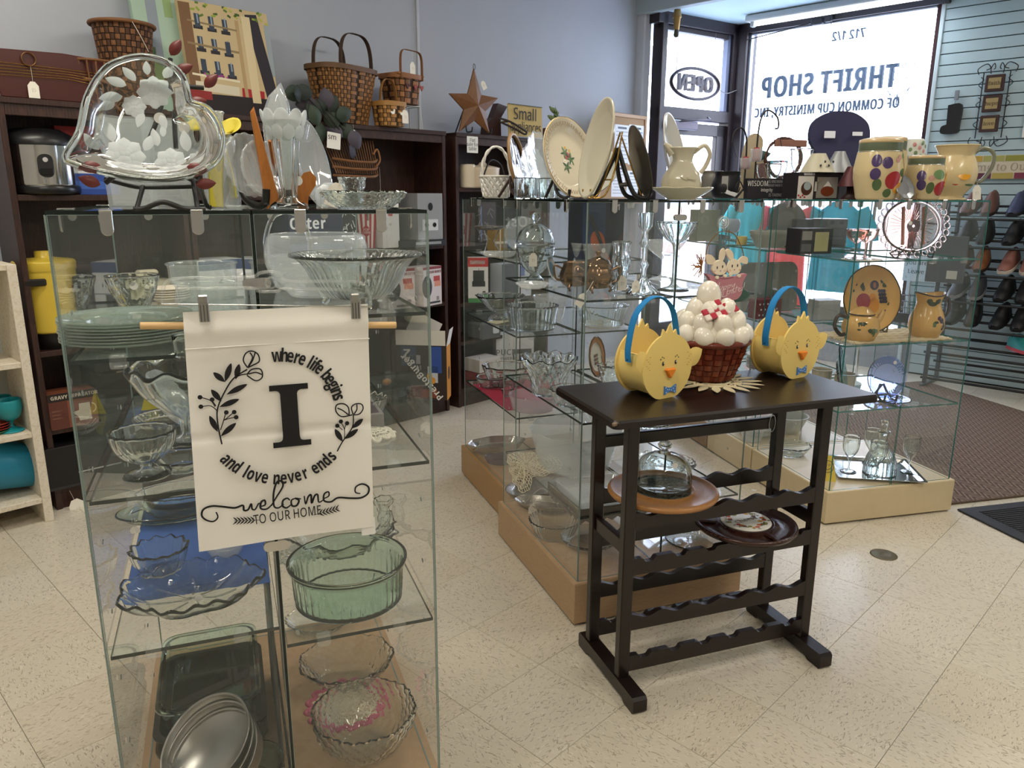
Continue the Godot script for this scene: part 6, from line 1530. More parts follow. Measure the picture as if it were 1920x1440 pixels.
	var yu = thing("coffee_urn", "tall yellow enamel coffee urn with a lid, on a black stand in the left bookcase", "coffee urn", V3(-2.1092, 0.742, -3.469), T)
	part("stand", bl().lathe([0, 0, 0.095, 0, 0.095, 0.07, 0.10, 0.075, 0, 0.075], 36), hx("141210", 0.5), yu)
	part("body", bl().lathe([0, 0.075, 0.118, 0.075, 0.124, 0.085, 0.122, 0.35, 0.126, 0.352, 0.128, 0.385, 0.12, 0.395, 0.05, 0.405, 0.034, 0.405, 0.034, 0.43, 0.03, 0.434, 0, 0.434], 48), hx("d0b440", 0.3), yu)
	part("handle", bl().box(V3(-0.075, 0.305, 0.11), V3(0.09, 0.032, 0.03), 0.006), hx("15120e", 0.4), yu)
	part("badge", bl(Transform3D(Basis(Vector3.UP, 0.75), V3(0.086, 0.27, 0.092))).extr(PV([Vector2(0, -0.03), Vector2(0.016, -0.01), Vector2(0.016, 0.012), Vector2(-0.016, 0.012), Vector2(-0.016, -0.01)]), 0.002), hx("8a2a22"), yu)
	part("spout", bl().tube([V3(0.09, 0.10, 0.10), V3(0.11, 0.095, 0.13), V3(0.11, 0.08, 0.135)], 0.010, 8), hx("3a2c20"), yu)
	carton("toaster_oven", "black slotted appliance between the yellow urn and the cream pot", "appliance", V3(-1.9619, 0.742, -3.578), T, V3(0.20, 0.32, 0.18), "17171a", [["f", 0.1, 0.25, 0.05, 0.6, "2c2d31"], ["f", 0.3, 0.25, 0.05, 0.6, "2c2d31"], ["f", 0.5, 0.25, 0.05, 0.6, "2c2d31"], ["f", 0.7, 0.25, 0.05, 0.6, "2c2d31"]])
	var sp = thing("slow_cooker", "cream slow cooker with a glass lid, seen through the nearest case", "slow cooker", V3(-1.7935, 0.742, -3.7707), T)
	part("pot", bl().lathe([0, 0, 0.12, 0, 0.13, 0.01, 0.135, 0.24, 0.14, 0.25, 0.13, 0.25], 44), hx("c9c2a4", 0.35), sp)
	part("lid", bl().lathe([0.16, 0.25, 0.155, 0.258, 0.10, 0.275, 0.0, 0.28], 40), hx("b5b29a", 0.15), sp)
	part("knob", bl().box(V3(0, 0.30, 0), V3(0.10, 0.045, 0.05), 0.01), hx("d3cdb4", 0.4), sp)
	var gr = carton("electric_grill", "white and blue boxed appliance with a dark window, seen through the nearest case", "appliance", V3(-1.5474, 0.742, -3.9832), T, V3(0.24, 0.36, 0.2), "cfd3d2", [["f", 0.0, 0.86, 1.0, 0.14, "2f4470"], ["f", 0.14, 0.2, 0.62, 0.36, "3a4044"], ["f", 0.0, 0.56, 1.0, 0.02, "8c9292"]], [["2", "f", 0.45, 0.72, 0.05, "44515c"]])
	var gs = carton("gravy_separator_box", "brown boxed gravy separator printed with a white jug, lower left bookcase", "box", V3(-2.0531, 0.382, -3.4189), T, V3(0.20, 0.165, 0.12), "7c4630", [["f", 0.0, 0.78, 1.0, 0.22, "1e1614"], ["f", 0.0, 0.0, 0.38, 0.78, "5e2f24"], ["f", 0.05, 0.5, 0.28, 0.04, "a87a60"], ["f", 0.05, 0.4, 0.28, 0.03, "a87a60"], ["f", 0.05, 0.3, 0.28, 0.03, "a87a60"]], [["GRAVY SEPARATOR", "f", 0.55, 0.89, 0.022, "cfc5b4"]])
	part("jug_print", bl(TB(V3(0.045, 0.065, 0.061))).extr(PV([Vector2(-0.026, -0.04), Vector2(0.026, -0.04), Vector2(0.024, 0.04), Vector2(-0.022, 0.04), Vector2(-0.024, 0.01), Vector2(-0.052, 0.004), Vector2(-0.03, -0.02)]), 0.001).tube(flat3(arc(Vector2(0.028, 0.012), 0.02, 0.022, -80, 80, 10)), 0.003, 5), hx("d6cdb8"), gs)
	var cm = thing("coffee_maker", "black coffee maker in the left bookcase, seen through the nearest case's side", "coffee maker", V3(-1.9487, 0.382, -3.5909), T)
	part("body", bl().box(V3(0, 0.16, -0.03), V3(0.19, 0.32, 0.16), 0.02), hx("0d0d0f", 0.25), cm)
	part("head", bl().box(V3(0, 0.27, 0.03), V3(0.19, 0.09, 0.24), 0.02), hx("111113", 0.25), cm)
	part("base", bl().box(V3(0, 0.02, 0.03), V3(0.19, 0.04, 0.24), 0.01), hx("0d0d0f", 0.3), cm)
	part("chrome_strip", bl().box(V3(0.02, 0.235, 0.152), V3(0.06, 0.008, 0.002)), M.chrome, cm)
	var vc = carton("black_appliance", "black appliance on the lowest left shelf with tags hanging to the floor", "appliance", V3(-2.0478, 0.1, -3.4801), T, V3(0.42, 0.2, 0.2), "0f0f11", [["f", 0.35, 0.3, 0.45, 0.03, "cfcfcf"], ["f", 0.0, 0.0, 0.9, 0.06, "2a2a2c"]])
	price_tag(vc, V3(-0.12, -0.005, 0.13), 0, 0.065, 0.05, 15)
	# ---- middle bookcases, seen past and through the nearest case ----
	carton("mixer_box", "dark blue appliance box with big white script lettering, behind the glass basket", "box", V3(-1.148, 1.115, -4.3737), T, V3(0.34, 0.235, 0.18), "1d2740", [["f", 0.0, 0.0, 1.0, 0.2, "4a6a96"]], [["Oster", "f", 0.34, 0.66, 0.085, "dfe3e6"]])
	var mb = carton("marbled_box", "black box with white marbled pattern, next to the blue appliance box", "box", V3(-1.004, 1.115, -4.5425), T, V3(0.14, 0.25, 0.15), "1b1c1c", [])
	for k in 22: part("marbling", bl(Transform3D(rz(rng.randf() * 180), V3(rng.randf_range(-0.055, 0.055), rng.randf_range(0.02, 0.23), 0.0755))).box(V3(), V3(rng.randf_range(0.02, 0.045), 0.004, 0.001)), hx("c9d2cc"), mb)
	var pc = thing("popcorn_box", "red and white striped cardboard popcorn box on the bookcase shelf", "popcorn box", V3(-0.8703, 1.115, -4.6312), T - 20)
	for k in 9: part("stripe", bl().extr(PV([Vector2((k - 4.5) * 0.0105, 0), Vector2((k - 3.5) * 0.0105, 0), Vector2((k - 3.5) * 0.0145, 0.2), Vector2((k - 4.5) * 0.0145, 0.2)]), 0.09), hx("b0283a" if k % 2 == 0 else "e8e4e0"), pc)
	part("label", bl(TB(V3(0, 0.10, 0.001))).extr(PV(arc(Vector2(), 0.022, 0.032, 0, 345, 20)), 0.001), hx("b0283a"), pc)
	text("POP", 0.02, 0.0005, hx("f2e6e2"), pc, TB(V3(0, 0.108, 0.0025)))
	text("CORN", 0.018, 0.0005, hx("f2e6e2"), pc, TB(V3(0, 0.091, 0.0025)))
	part("side_flap", bl().box(V3(-0.1, 0.10, -0.045), V3(0.09, 0.2, 0.09), 0.002), hx("a5a6a4"), pc)
	carton("white_canister", "white upright kitchen box with a small red mark, beside the popcorn box", "box", V3(-0.7672, 1.115, -4.704), T, V3(0.125, 0.26, 0.11), "dcdcd8", [["f", 0.35, 0.72, 0.26, 0.1, "b8322e"], ["f", 0.4, 0.5, 0.14, 0.06, "bdbdb8"]])
	var ap = carton("silver_appliance", "silver-grey appliance with two round dials standing above the long cut-glass bowl", "appliance", V3(-0.5804, 1.155, -4.9146), T, V3(0.20, 0.28, 0.2), "8f9296", [["f", 0.18, 0.2, 0.62, 0.24, "c9cdd0"]])
	for x in [-0.032, 0.03]: part("dial", bl(TB(V3(x, 0.09, 0.106))).extr(PV(arc(Vector2(), 0.014, 0.014, 0, 345, 16)), 0.008, 0.002), hx("1a1b1d", 0.3), ap)
	part("round_badge", bl(TB(V3(0, 0.2, 0.104))).extr(PV(arc(Vector2(), 0.018, 0.024, 0, 345, 16)), 0.003, 0.001), hx("26282b", 0.3), ap)
	var tr = carton("black_espresso_base", "black appliance base with a grey ledge under the silver appliance", "appliance", V3(-0.6121, 1.115, -4.8626), T, V3(0.34, 0.04, 0.19), "17181a", [["f", 0.3, 0.3, 0.6, 0.4, "8f9496"]])
	for k in 2:
		var cb = thing("chopping_board", "grey-white rounded cutting board leaning in the bookcase, %s" % ["the larger in front", "the rear one"][k], "cutting board", V3(-0.4881, 1.115, -4.9629) + yaw(T) * V3(0.03 * k, 0, -0.035 * k), T + 30)
		part("board", bl(Transform3D(Basis(Vector3.RIGHT, -0.1), V3(0, 0, 0))).extr(PV(arc(Vector2(-0.03, 0.10), 0.11, 0.10, 0, 180, 18) + [Vector2(-0.14, 0.0), Vector2(0.08, 0.0)]), 0.008, 0.002), hx("b9b4a6", 0.6), cb)
		part("hole_mark", bl(Transform3D(Basis(Vector3.RIGHT, -0.1), V3(0.02, 0.12, -0.011))).extr(PV(arc(Vector2(), 0.008, 0.008, 0, 345, 12)), 0.001), hx("77736a"), cb)
	# wicker tray hung from the shelf, white cover
	var wt = thing("wicker_tray", "brown wicker handled tray hanging inside the bookcase's top opening", "basket", V3(-0.9212, 1.6, -4.5535), T)
	for k in 3: part("rail", bl().tube(curve([V3(-0.17, 0.02 - k * 0.045, 0.06), V3(-0.05, 0.005 - k * 0.04, 0.1), V3(0.07, 0.005 - k * 0.04, 0.1), V3(0.13, 0.02 - k * 0.04, 0.06)], 5), 0.008, 6), M.wicker, wt)
	for k in 20: part("stake", bl().tube([V3(-0.16 + k * 0.0145, -0.06, 0.085), V3(-0.18 + k * 0.018, 0.13, -0.02)], 0.0035, 5), M.wicker, wt)
	part("end_loop", bl().tube(curve([V3(0.12, -0.02, 0.06), V3(0.16, 0.02, 0.05), V3(0.15, 0.08, 0.04), V3(0.12, 0.05, 0.04)], 5), 0.006, 6), hx("8a5a30"), wt)
	price_tag(wt, V3(0.14, -0.02, 0.07), 0, 0.02, 0.13)
	# slider makers, burger maker box, black pans
	for k in 2:
		var sm = carton("slider_maker_box", "white and red slider maker box with a black grill picture, %s" % ["the left one", "the right one"][k], "box", V3(-0.7155, 0.744, -4.7336) if k == 0 else V3(-0.5584, 0.744, -4.8732), T - 10 + 22 * k, V3(0.185, 0.245, 0.13), "cfc6c6", [["f", 0.0, 0.93, 1.0, 0.07, "7d1f26"], ["f", 0.56, 0.62, 0.34, 0.13, "a8382e"], ["f", 0.6, 0.48, 0.34, 0.14, "d08a72"], ["f", 0.7, 0.12, 0.14, 0.1, "8a8082"], ["f", 0.3, 0.05, 0.6, 0.05, "2a282a"]], [["SLIDER MAKER", "f", 0.6, 0.86, 0.022, "7a4a4a"]])
		part("grill_picture", bl(TB(V3(-0.055, 0.12, 0.0655))).extr(PV(arc(Vector2(), 0.048, 0.07, 0, 350, 24)), 0.001), hx("26272b", 0.4), sm)
		part("lamp_dot", bl(TB(V3(-0.05, 0.155, 0.067))).extr(PV(arc(Vector2(), 0.008, 0.008, 0, 345, 12)), 0.0006), hx("e4e0dc"), sm)
	var bg = carton("burger_maker_box", "opened burger maker box, black printed front and orange side, standing upside down", "box", V3(-0.5767, 0.13, -4.8763), -6, V3(0.33, 0.36, 0.13), "2a1e1c", [["s", 0.0, 0.0, 1.0, 1.0, "d08a2a"], ["f", 0.0, 1.0, 0.98, 0.27, "cdc9bf"], ["f", 0.1, 0.62, 0.3, 0.36, "33405a"], ["f", 0.68, 0.5, 0.22, 0.48, "2c4c94"], ["f", 0.12, 0.66, 0.36, 0.16, "8a8c90"], ["f", 0.62, 0.32, 0.20, 0.3, "b8bcc4"], ["f", 0.02, 0.02, 0.5, 0.24, "5a2f22"], ["f", 0.5, 0.04, 0.3, 0.16, "7a3a26"]], [["PrestoBurger", "f", 0.50, 0.42, 0.06, "dcdad4", 132], ["2", "f", 0.22, 0.84, 0.09, "b8b4ac", 180]])
	for q in [[0.66, 0.44, "d8a03c"], [0.72, 0.36, "cf8f34"]]: part("egg_picture", bl(TB(V3((q[0] - 0.5) * 0.33, q[1] * 0.36, 0.0668))).extr(PV(arc(Vector2(), 0.018, 0.022, 0, 345, 14)), 0.0006), hx(q[2]), bg)
	part("pan_picture", bl(Transform3D(yaw(90), V3(0.1665, 0.17, 0.0))).extr(PV(arc(Vector2(), 0.032, 0.045, 0, 345, 16)), 0.001), hx("2a2420"), bg)
	part("open_flap", bl(Transform3D(Basis(Vector3.BACK, -0.45), V3(-0.03, 0.40, -0.04))).box(V3(0, 0.07, 0), V3(0.2, 0.14, 0.003)), hx("d9d6d0"), bg)
	part("side_flap", bl(Transform3D(Basis(Vector3.BACK, -0.2), V3(0.165, 0.36, 0.0))).box(V3(0, 0.05, 0), V3(0.003, 0.11, 0.12)), hx("dedcd8"), bg)
	var gd = thing("electric_griddle", "black electric griddle with a wooden-tipped handle on the bookcase's bottom shelf", "griddle", V3(-0.821, 0.13, -4.6934), T)
	part("pan", bl().lathe([0, 0.05, 0.17, 0.05, 0.20, 0.06, 0.205, 0.115, 0.20, 0.125, 0, 0.135], 44, {"sz": 0.6}), hx("141416", 0.25), gd)
	for s in [-0.12, 0.12]: part("foot", bl().box(V3(s, 0.025, 0.05), V3(0.03, 0.05, 0.03), 0.004), hx("0e0e0e"), gd)
	part("wooden_knob", loaf(V3(0.0, 0.155, 0.05), V3(0.032, 0.022, 0.022)), hx("9a6b30", 0.4), gd)
	# ---- right bookcase, partly behind the tan case ----
	var ck = thing("cream_crock", "cream ribbed crock pot with a black cord on the right bookcase's upper shelf", "slow cooker", V3(-0.2011, 1.47, -5.2715), T)
	part("pot", bl().lathe([0, 0, 0.10, 0, 0.108, 0.01, 0.112, 0.12, 0.115, 0.13, 0.10, 0.135, 0.03, 0.15, 0.02, 0.165, 0, 0.168], 40), hx("cfc0aa", 0.35), ck)
	part("cord", bl().tube(curve([V3(-0.1, 0.02, 0.09), V3(-0.03, 0.17, 0.10), V3(0.08, 0.15, 0.09), V3(0.12, 0.05, 0.09)], 6), 0.005, 6), hx("141414"), ck)
	var ct = thing("cream_canister", "narrow cream canister at the left edge of the right bookcase's upper shelf", "canister", V3(-0.2963, 1.47, -5.1924), T)
	part("body", bl().lathe([0, 0, 0.05, 0, 0.052, 0.01, 0.052, 0.14, 0.046, 0.15, 0, 0.152], 28), hx("d6cab4", 0.35), ct)
	var nt = thing("handwritten_note", "small white handwritten note taped to the right bookcase's top edge", "note", V3(-0.2559, 1.735, -5.064), T)
	part("paper", bl().extr(rrect(0.095, 0.10, 0.003), 0.001), hx("e9e9e6"), nt)
	for k in 3: text(["Flat", "sale for", "table"][k], 0.03, 0.0005, hx("5a5a5a"), nt, TB(V3(0, 0.028 - 0.026 * k, 0.001)))
	carton("chopper_box", "slim white box with a red top band and a black grinder picture", "box", V3(-0.235, 0.72, -5.1964), 6, V3(0.135, 0.30, 0.1), "dcdcd8", [["f", 0.0, 0.80, 1.0, 0.20, "c0272b"], ["f", 0.1, 0.86, 0.75, 0.08, "e2d0ce"], ["f", 0.25, 0.42, 0.55, 0.30, "2a2c31"], ["f", 0.2, 0.36, 0.65, 0.12, "1f2126"], ["f", 0.0, 0.0, 1.0, 0.1, "3f8a48"], ["f", 0.72, 0.1, 0.14, 0.16, "26282c"]])
	carton("iron_box", "white and blue box with a steam iron picture, behind the tan case", "box", V3(-0.0102, 0.72, -5.4861), T, V3(0.30, 0.24, 0.12), "c9ced2", [["f", 0.0, 0.0, 0.55, 1.0, "55585e"], ["f", 0.62, 0.6, 0.14, 0.3, "3d62a8"], ["f", 0.5, 0.3, 0.4, 0.2, "3a4660"]])
	carton("dark_canister_box", "dark maroon box on the right bookcase's second shelf", "box", V3(-0.2109, 1.12, -5.2898), T, V3(0.16, 0.26, 0.12), "2e1a1e", [["f", 0.1, 0.1, 0.06, 0.8, "5a6a98"]])
	var fk = thing("food_processor", "grey and black food processor on the right bookcase's lower shelf", "food processor", V3(-0.1955, 0.457, -5.2769), T)
	part("base", bl().box(V3(0, 0.06, 0), V3(0.2, 0.12, 0.15), 0.015), hx("55575a", 0.35), fk)
	part("bowl", bl().lathe([0, 0.12, 0.075, 0.12, 0.08, 0.13, 0.085, 0.2, 0.07, 0.215, 0, 0.22], 30), hx("33353a", 0.2), fk)
	part("dial", bl(TB(V3(0.04, 0.06, 0.08))).extr(rrect(0.06, 0.05, 0.012), 0.008, 0.002), hx("c9cbcd", 0.3), fk)
	carton("lighting_box", "white lighting box with a picture of a dark panel, lower right bookcase", "box", V3(0.0076, 0.13, -5.4615), 14, V3(0.28, 0.33, 0.11), "d5d6d6", [["f", 0.44, 0.36, 0.5, 0.3, "46494e"], ["f", 0.48, 0.42, 0.44, 0.14, "e6e7e8"]], [["PUCK", "f", 0.26, 0.60, 0.06, "7b7e82"], ["POWER", "f", 0.24, 0.46, 0.03, "8a8d90"]])
	var bk = carton("flat_white_box", "low white lidded box stacked on red items, bottom of the right bookcase", "box", V3(-0.2059, 0.24, -5.2248), T, V3(0.20, 0.09, 0.15), "d0ccc6", [["f", 0.1, 0.2, 0.7, 0.4, "bcb4a8"]])
	carton("red_carton", "red carton under the low white box, bottom of the right bookcase", "box", V3(-0.2178, 0.13, -5.2271), T, V3(0.18, 0.105, 0.14), "8f2a30", [["f", 0.1, 0.2, 0.5, 0.5, "b0545a"]])
	# turquoise dishes in the pale shelf unit
	var tq = mat("turquoise", Color("1b8c96"), 0.35)
	var gb = gl("goblet", "turquoise plastic goblet standing at the front of the pale shelf unit", "goblet", V3(-2.1791, 0.42, -3.1839), 0.0024, 0.00245, [0, 0, 19, 0, 19, 3, 6, 8, 5, 18, 16, 26, 22, 42, 21, 58], tq, {"hard": false, "group": "turquoise goblets"})
	copy(gb, "turquoise plastic goblet behind the front one in the pale shelf unit", V3(-2.2477, 0.42, -3.2287))
	var rp2 = thing("red_plates", "stack of red and green plastic plates cut off at the picture's left edge", "plates", V3(-2.244, 0.42, -3.1624), T)
	for k in 4: part("plate", bl().lathe([0, k * 0.011, 0.05, k * 0.011, 0.075, k * 0.011 + 0.012, 0.074, k * 0.011 + 0.015, 0.05, k * 0.011 + 0.004, 0, k * 0.011 + 0.004], 30), hx(["4c7d52", "a8382e", "a8382e", "b0453a"][k], 0.4), rp2)
	var tw = thing("turquoise_bucket", "large turquoise plastic bucket lying on its side on the pale unit's bottom shelf", "bucket", V3(-2.2639, 0.115, -3.1988), T)
	part("bucket", bl(Transform3D(Basis(Vector3.BACK, deg_to_rad(76)) , V3(0.135, 0.108, 0))).lathe(shell([0, 0, 0.085, 0, 0.095, 0.012, 0.118, 0.25, 0.12, 0.26], 0.003), 40), hx("177fa0", 0.4), tw)
# painted fruit on a pot: [angle, height, half width, half height, colour]; prof is the pot's outside
func painted(n: Node3D, prof: Array, list: Array) -> void:
	for q in list:
		var a = deg_to_rad(q[0])
		var k = 0
		while k < prof.size() - 4 and prof[k + 3] < q[1]: k += 2
		var lo = Vector2(prof[k], prof[k + 1])
		var hi = Vector2(prof[k + 2], prof[k + 3])
		var r: float = lo.lerp(hi, clampf((q[1] - lo.y) / maxf(hi.y - lo.y, 1e-4), 0, 1)).x
		var tilt = atan2(hi.x - lo.x, hi.y - lo.y)
		var b = bl()
		b.surf(16, 5, func(u, v):   # a patch that hugs the pot's curve
			var p = Vector2(cos(u * TAU) * q[2], sin(u * TAU) * q[3]) * v
			var w = a - p.x / r
			var rr = r + p.y * sin(tilt) + 0.0012 + 0.0010 * (1.0 - v * v)
			return V3(cos(w) * rr, q[1] + p.y, sin(w) * rr), true, true)
		part("fruit_print" if q[4] in ["a8282c", "d99a2e", "4b3a66", "3a2438"] else "leaf_print", b, hx(q[4], 0.2), n)

func goods_right_top() -> void:
	var T = 20.5
	var wh = mat("white_china", Color("dcd9d2"), 0.2)
	# lattice basket
	var lb = thing("lattice_basket", "white china basket with a pierced lattice wall and twisted handle", "basket", V3(-0.0734, 1.412, -3.4485), T)
	part("base", bl().lathe([0, 0, 0.05, 0, 0.054, 0.008, 0.05, 0.012, 0, 0.012], 36), wh, lb)
	for k in 14:
		for s in [-1.0, 1.0]:
			part("lattice_strip", bl().tube(range(7).map(func(i):
				var a = TAU * k / 14 + s * i * 0.16
				var r = lerpf(0.054, 0.068, i / 6.0) + 0.0015 * s
				return V3(cos(a) * r, 0.008 + i * 0.0135, sin(a) * r)), 0.0048, 6), wh, lb)
	part("rim", bl().tube(range(40).map(func(i): return V3(cos(TAU * i / 40) * (0.07 + 0.004 * cos(i * PI / 2)), 0.092, sin(TAU * i / 40) * (0.07 + 0.004 * cos(i * PI / 2)))), 0.0055, 7, true), wh, lb)
	for s in 2: part("handle", bl().tube(range(25).map(func(i):
		var a = PI * i / 24
		var w = i * 0.9 + s * PI
		return V3(-cos(a) * 0.066 + cos(w) * 0.004, 0.092 + sin(a) * 0.125, sin(w) * 0.005)), 0.005, 7), wh, lb)
	# upright plates towards the bookcase
	upright("amber_rimmed_tray", "oval dark glass tray with a tan wooden rim, upright beside the lattice basket", V3(0.0149, 1.412, -3.3214), T + 50, 12, 0.132, M.smoke_glass, {"sx": 0.72, "prof": [0, 0, 0.9, 0.0, 0.97, 0.03], "t": 0.004}).set_meta("category", "tray")
	var am = get_node("amber_rimmed_tray")
	part("rim", bl(face_of(am)).tube(flat3(arc(Vector2(), 0.095, 0.131, 0, 354, 48), 0.004), 0.008, 8, true), hx("8f7048", 0.4), am)
	easel("brown wooden easel holding the tan-rimmed oval tray", V3(0.0148, 1.412, -3.3107), T + 50, 0.09, 0.07, hx("3a2318", 0.5), 10, 0.006)
	for k in 2:
		upright("cut_glass_plate", "clear cut-glass plate with a lobed edge standing upright, %s" % ["behind the flowered plate's left rim", "nearest the tan-rimmed tray"][k], V3(0.1036, 1.412, -3.2798) + V3(-0.03 * k, 0, -0.02 * k), T + 42, 12, 0.135 - 0.025 * k, M.thin_white, {"fl": 14, "fa": 0.04, "t": 0.005, "prof": [0, 0, 0.5, 0.0, 0.62, 0.05, 0.9, 0.1, 1.0, 0.14]})
	for q in [[985, 0.80, "left"], [1008, 0.86, "rear"], [1026, 0.78, "right"]]:
		var v = gl("votive_cup", "clear ribbed glass votive cup on the case top, %s one of three" % q[2], "candle holder", V3(), 0.00225, 0.00225, [0, 0, 16, 0, 19, 3, 20, 32, 19.5, 36], M.glass, {"fl": 12, "fa": 0.05, "group": "votive cups", "t": 0.004})
		v.position = V3(0.05, 1.412, -3.121) if q[0] == 985 else (V3(0.1026, 1.412, -3.2474) if q[0] == 1008 else V3(0.143, 1.412, -3.1664))
	# the flowered plate
	var fp = upright("flowered_plate", "large cream china plate with a gold lace border and a flower spray", V3(0.1981, 1.412, -2.9628), 48, 14, 0.150, hx("ddd2b8", 0.15), {"prof": [0.0, 0.0, 0.66, 0.0, 0.72, 0.03, 0.97, 0.11, 1.0, 0.11], "seg": 72})
	var F = face_of(fp)
	part("gold_line", bl(F).tube(flat3(arc(Vector2(), 0.148, 0.148, 0, 356, 60), 0.0185), 0.0012, 5, true), M.gold, fp)
	var tn = hx("9a7d4e", 0.35)
	for k in 16:
		var a = TAU * k / 16
		for j in 3:
			var b = a + (j - 1) * 0.105
			part("lace_print", bl(F * TB(V3(cos(b) * 0.130, sin(b) * 0.130, 0.0118))).stroke(curve([Vector2(-0.008, -0.006), Vector2(0.002, 0.009), Vector2(0.008, -0.002), Vector2(-0.002, -0.009), Vector2(-0.008, 0.004)], 4), 0.0016), tn, fp)
		part("lace_bar", bl(F * Transform3D(rz(rad_to_deg(a + TAU / 32)), V3(0, 0, 0.0115))).stroke([Vector2(0.115, 0), Vector2(0.142, 0)], 0.0022), tn, fp)
	for q in [[0, 0.01, 0.016, "b8455a"], [0.006, 0.004, 0.008, "8a2438"], [-0.018, -0.012, 0.010, "ece4da"], [0.004, -0.016, 0.010, "ece4da"], [0.022, -0.010, 0.010, "ece4da"], [-0.022, 0.022, 0.007, "d8c8a0"], [0.02, 0.03, 0.006, "d8a83c"], [-0.004, 0.04, 0.006, "d8a83c"], [-0.018, -0.012, 0.003, "c8a83c"], [0.004, -0.016, 0.003, "c8a83c"], [0.022, -0.010, 0.003, "c8a83c"]]:
		part("flower_print", bl(F * TB(V3(q[0], q[1], 0.0009 + 0.0002 * (0.02 - q[2]) * 100))).extr(PV(arc(Vector2(), q[2], q[2] * 0.9, 0, 330, 10)), 0.0008), hx(q[3], 0.3), fp)
	for k in 16:
		part("leaf_print", leaf(F * Transform3D(rz(k * 23.0 + 8), V3(cos(k * 2.1) * 0.020, sin(k * 2.1) * 0.030 - 0.004, 0.0008)), 0.026, 0.009, null, 0.02), hx("3c5c38" if k % 2 == 0 else "5d7a48", 0.3), fp)
	easel("black wooden easel under the flowered plate", V3(0.1981, 1.412, -2.9628), 48, 0.12, 0.09, hx("1c1612", 0.4), 13, 0.006)
	var wb = thing("leaning_bowl", "pale frosted glass bowl leaning on its side beside the flowered plate", "bowl", V3(0.3081, 1.412, -3.1001), 35)
	part("bowl", bl(Transform3D(Basis(V3(0.5, 0, 1).normalized(), deg_to_rad(52)), V3(0.0, 0.088, 0))).lathe(shell([0, 0, 0.05, 0, 0.06, 0.008, 0.11, 0.02, 0.118, 0.024], 0.004), 48), hx("b9bab0", 0.25), wb)
	# tall oval platter seen on edge, gold easel, dark platters back to back
	var op = upright("oval_platter_upright", "tall cream oval platter seen nearly edge-on, resting on a gold wire easel", V3(0.2967, 1.412, -2.6581), -74, 12, 0.165, hx("cfc9b4", 0.15), {"sx": 0.72, "prof": [0, 0, 0.7, 0.0, 0.78, 0.05, 0.97, 0.12, 1.0, 0.12], "t": 0.006})
	easel("gold wire plate easel holding the tall cream platter", V3(0.3004, 1.412, -2.6595), -74, 0.22, 0.07, M.gold, 14, 0.003)
	easel("black wooden easel behind the gold one, back to back with it", V3(0.403, 1.412, -2.7192), 100, 0.17, 0.10, hx("0f0d0c", 0.4), 14, 0.008)
	upright("silver_edged_platter", "dark oval platter with a silver edge leaning away from the gold easel", V3(0.4187, 1.412, -2.725), 100, 16, 0.125, hx("3d3833", 0.3), {"sx": 0.72})
	# pitcher, wash bowl and plate
	var iv = mat("ivory_china", Color("c9c2ab"), 0.14)
	gl("wash_bowl", "ivory china wash bowl under the matching pitcher", "bowl", V3(0.5745, 1.412, -2.6766), 0.0018, 0.0018, [0, 0, 26, 0, 28, 3, 44, 12, 58, 22], iv, {"sc": 8, "sa": 0.0012, "t": 0.003})
	var pt = gl("wash_pitcher", "ivory china pitcher with a looped handle standing in its wash bowl", "pitcher", V3(0.5706, 1.412, -2.6751), 0.0018, 0.0018, [0, 4, 27, 4, 31, 9, 37, 26, 34, 44, 22, 64, 18, 74, 22, 86, 28, 94], iv, {"fl": 8, "fa": 0.025, "f0": 0.03, "t": 0.003})
	part("spout", bl().tube([V3(-0.034, 0.150, 0), V3(-0.05, 0.172, 0), V3(-0.064, 0.183, 0)], 0.016, 10, false, 0.006), iv, pt)
	part("handle", bl().tube(curve([V3(0.036, 0.155, 0), V3(0.070, 0.178, 0), V3(0.090, 0.150, 0), V3(0.078, 0.112, 0), V3(0.062, 0.090, 0)], 6), 0.0072, 8), iv, pt)
	part("bow_relief", bl().tube(curve([V3(-0.02, 0.075, 0.068), V3(0.0, 0.066, 0.071), V3(0.012, 0.078, 0.07), V3(0.002, 0.070, 0.0715), V3(0.035, 0.066, 0.062)], 5), 0.002, 5), iv, pt)
	upright("tall_oval_plate", "white oval plate with a green sprig seen edge-on, behind the wash pitcher", V3(0.5531, 1.412, -2.8073), 62, 14, 0.150, hx("d6d4ce", 0.15), {"sx": 0.75})
	# right row: cauldrons, iron candle trees, wisdom block, boxes and shades
	var T2 = 14.2
	gl("grey_crock", "small grey crock pot left of the black cauldron", "pot", V3(1.1576, 1.412, -4.5974), 0.0031, 0.003, [0, 0, 15, 0, 20, 8, 21, 36, 18, 46, 20, 51], hx("77746c", 0.4), {"full": false})
	gl("black_cauldron", "black cast cauldron with a paper label, behind the wash bowl", "pot", V3(1.2035, 1.412, -4.4336), 0.003, 0.0029, [0, 0, 20, 0, 28, 8, 29, 26, 23, 42, 26, 50], hx("17171b", 0.35), {})
	var cdl = get_node("black_cauldron")
	part("paper_label", bl(Transform3D(Basis(Vector3.UP, -0.5), V3(-0.035, 0.075, 0.077))).box(V3(), V3(0.035, 0.09, 0.002)), hx("9c9a96"), cdl)
	part("white_rag", bl(Transform3D(rz(-18), V3(0.02, 0.022, 0.085))).box(V3(), V3(0.10, 0.022, 0.004), 0.002), hx("e0e0e0"), cdl)
	var wi = thing("wisdom_block", "black wooden block printed with a WISDOM saying", "sign", V3(1.2723, 1.412, -3.9559), T2)
	part("block", bl().box(V3(0, 0.05, 0), V3(0.235, 0.10, 0.035), 0.002), hx("17151c", 0.6), wi)
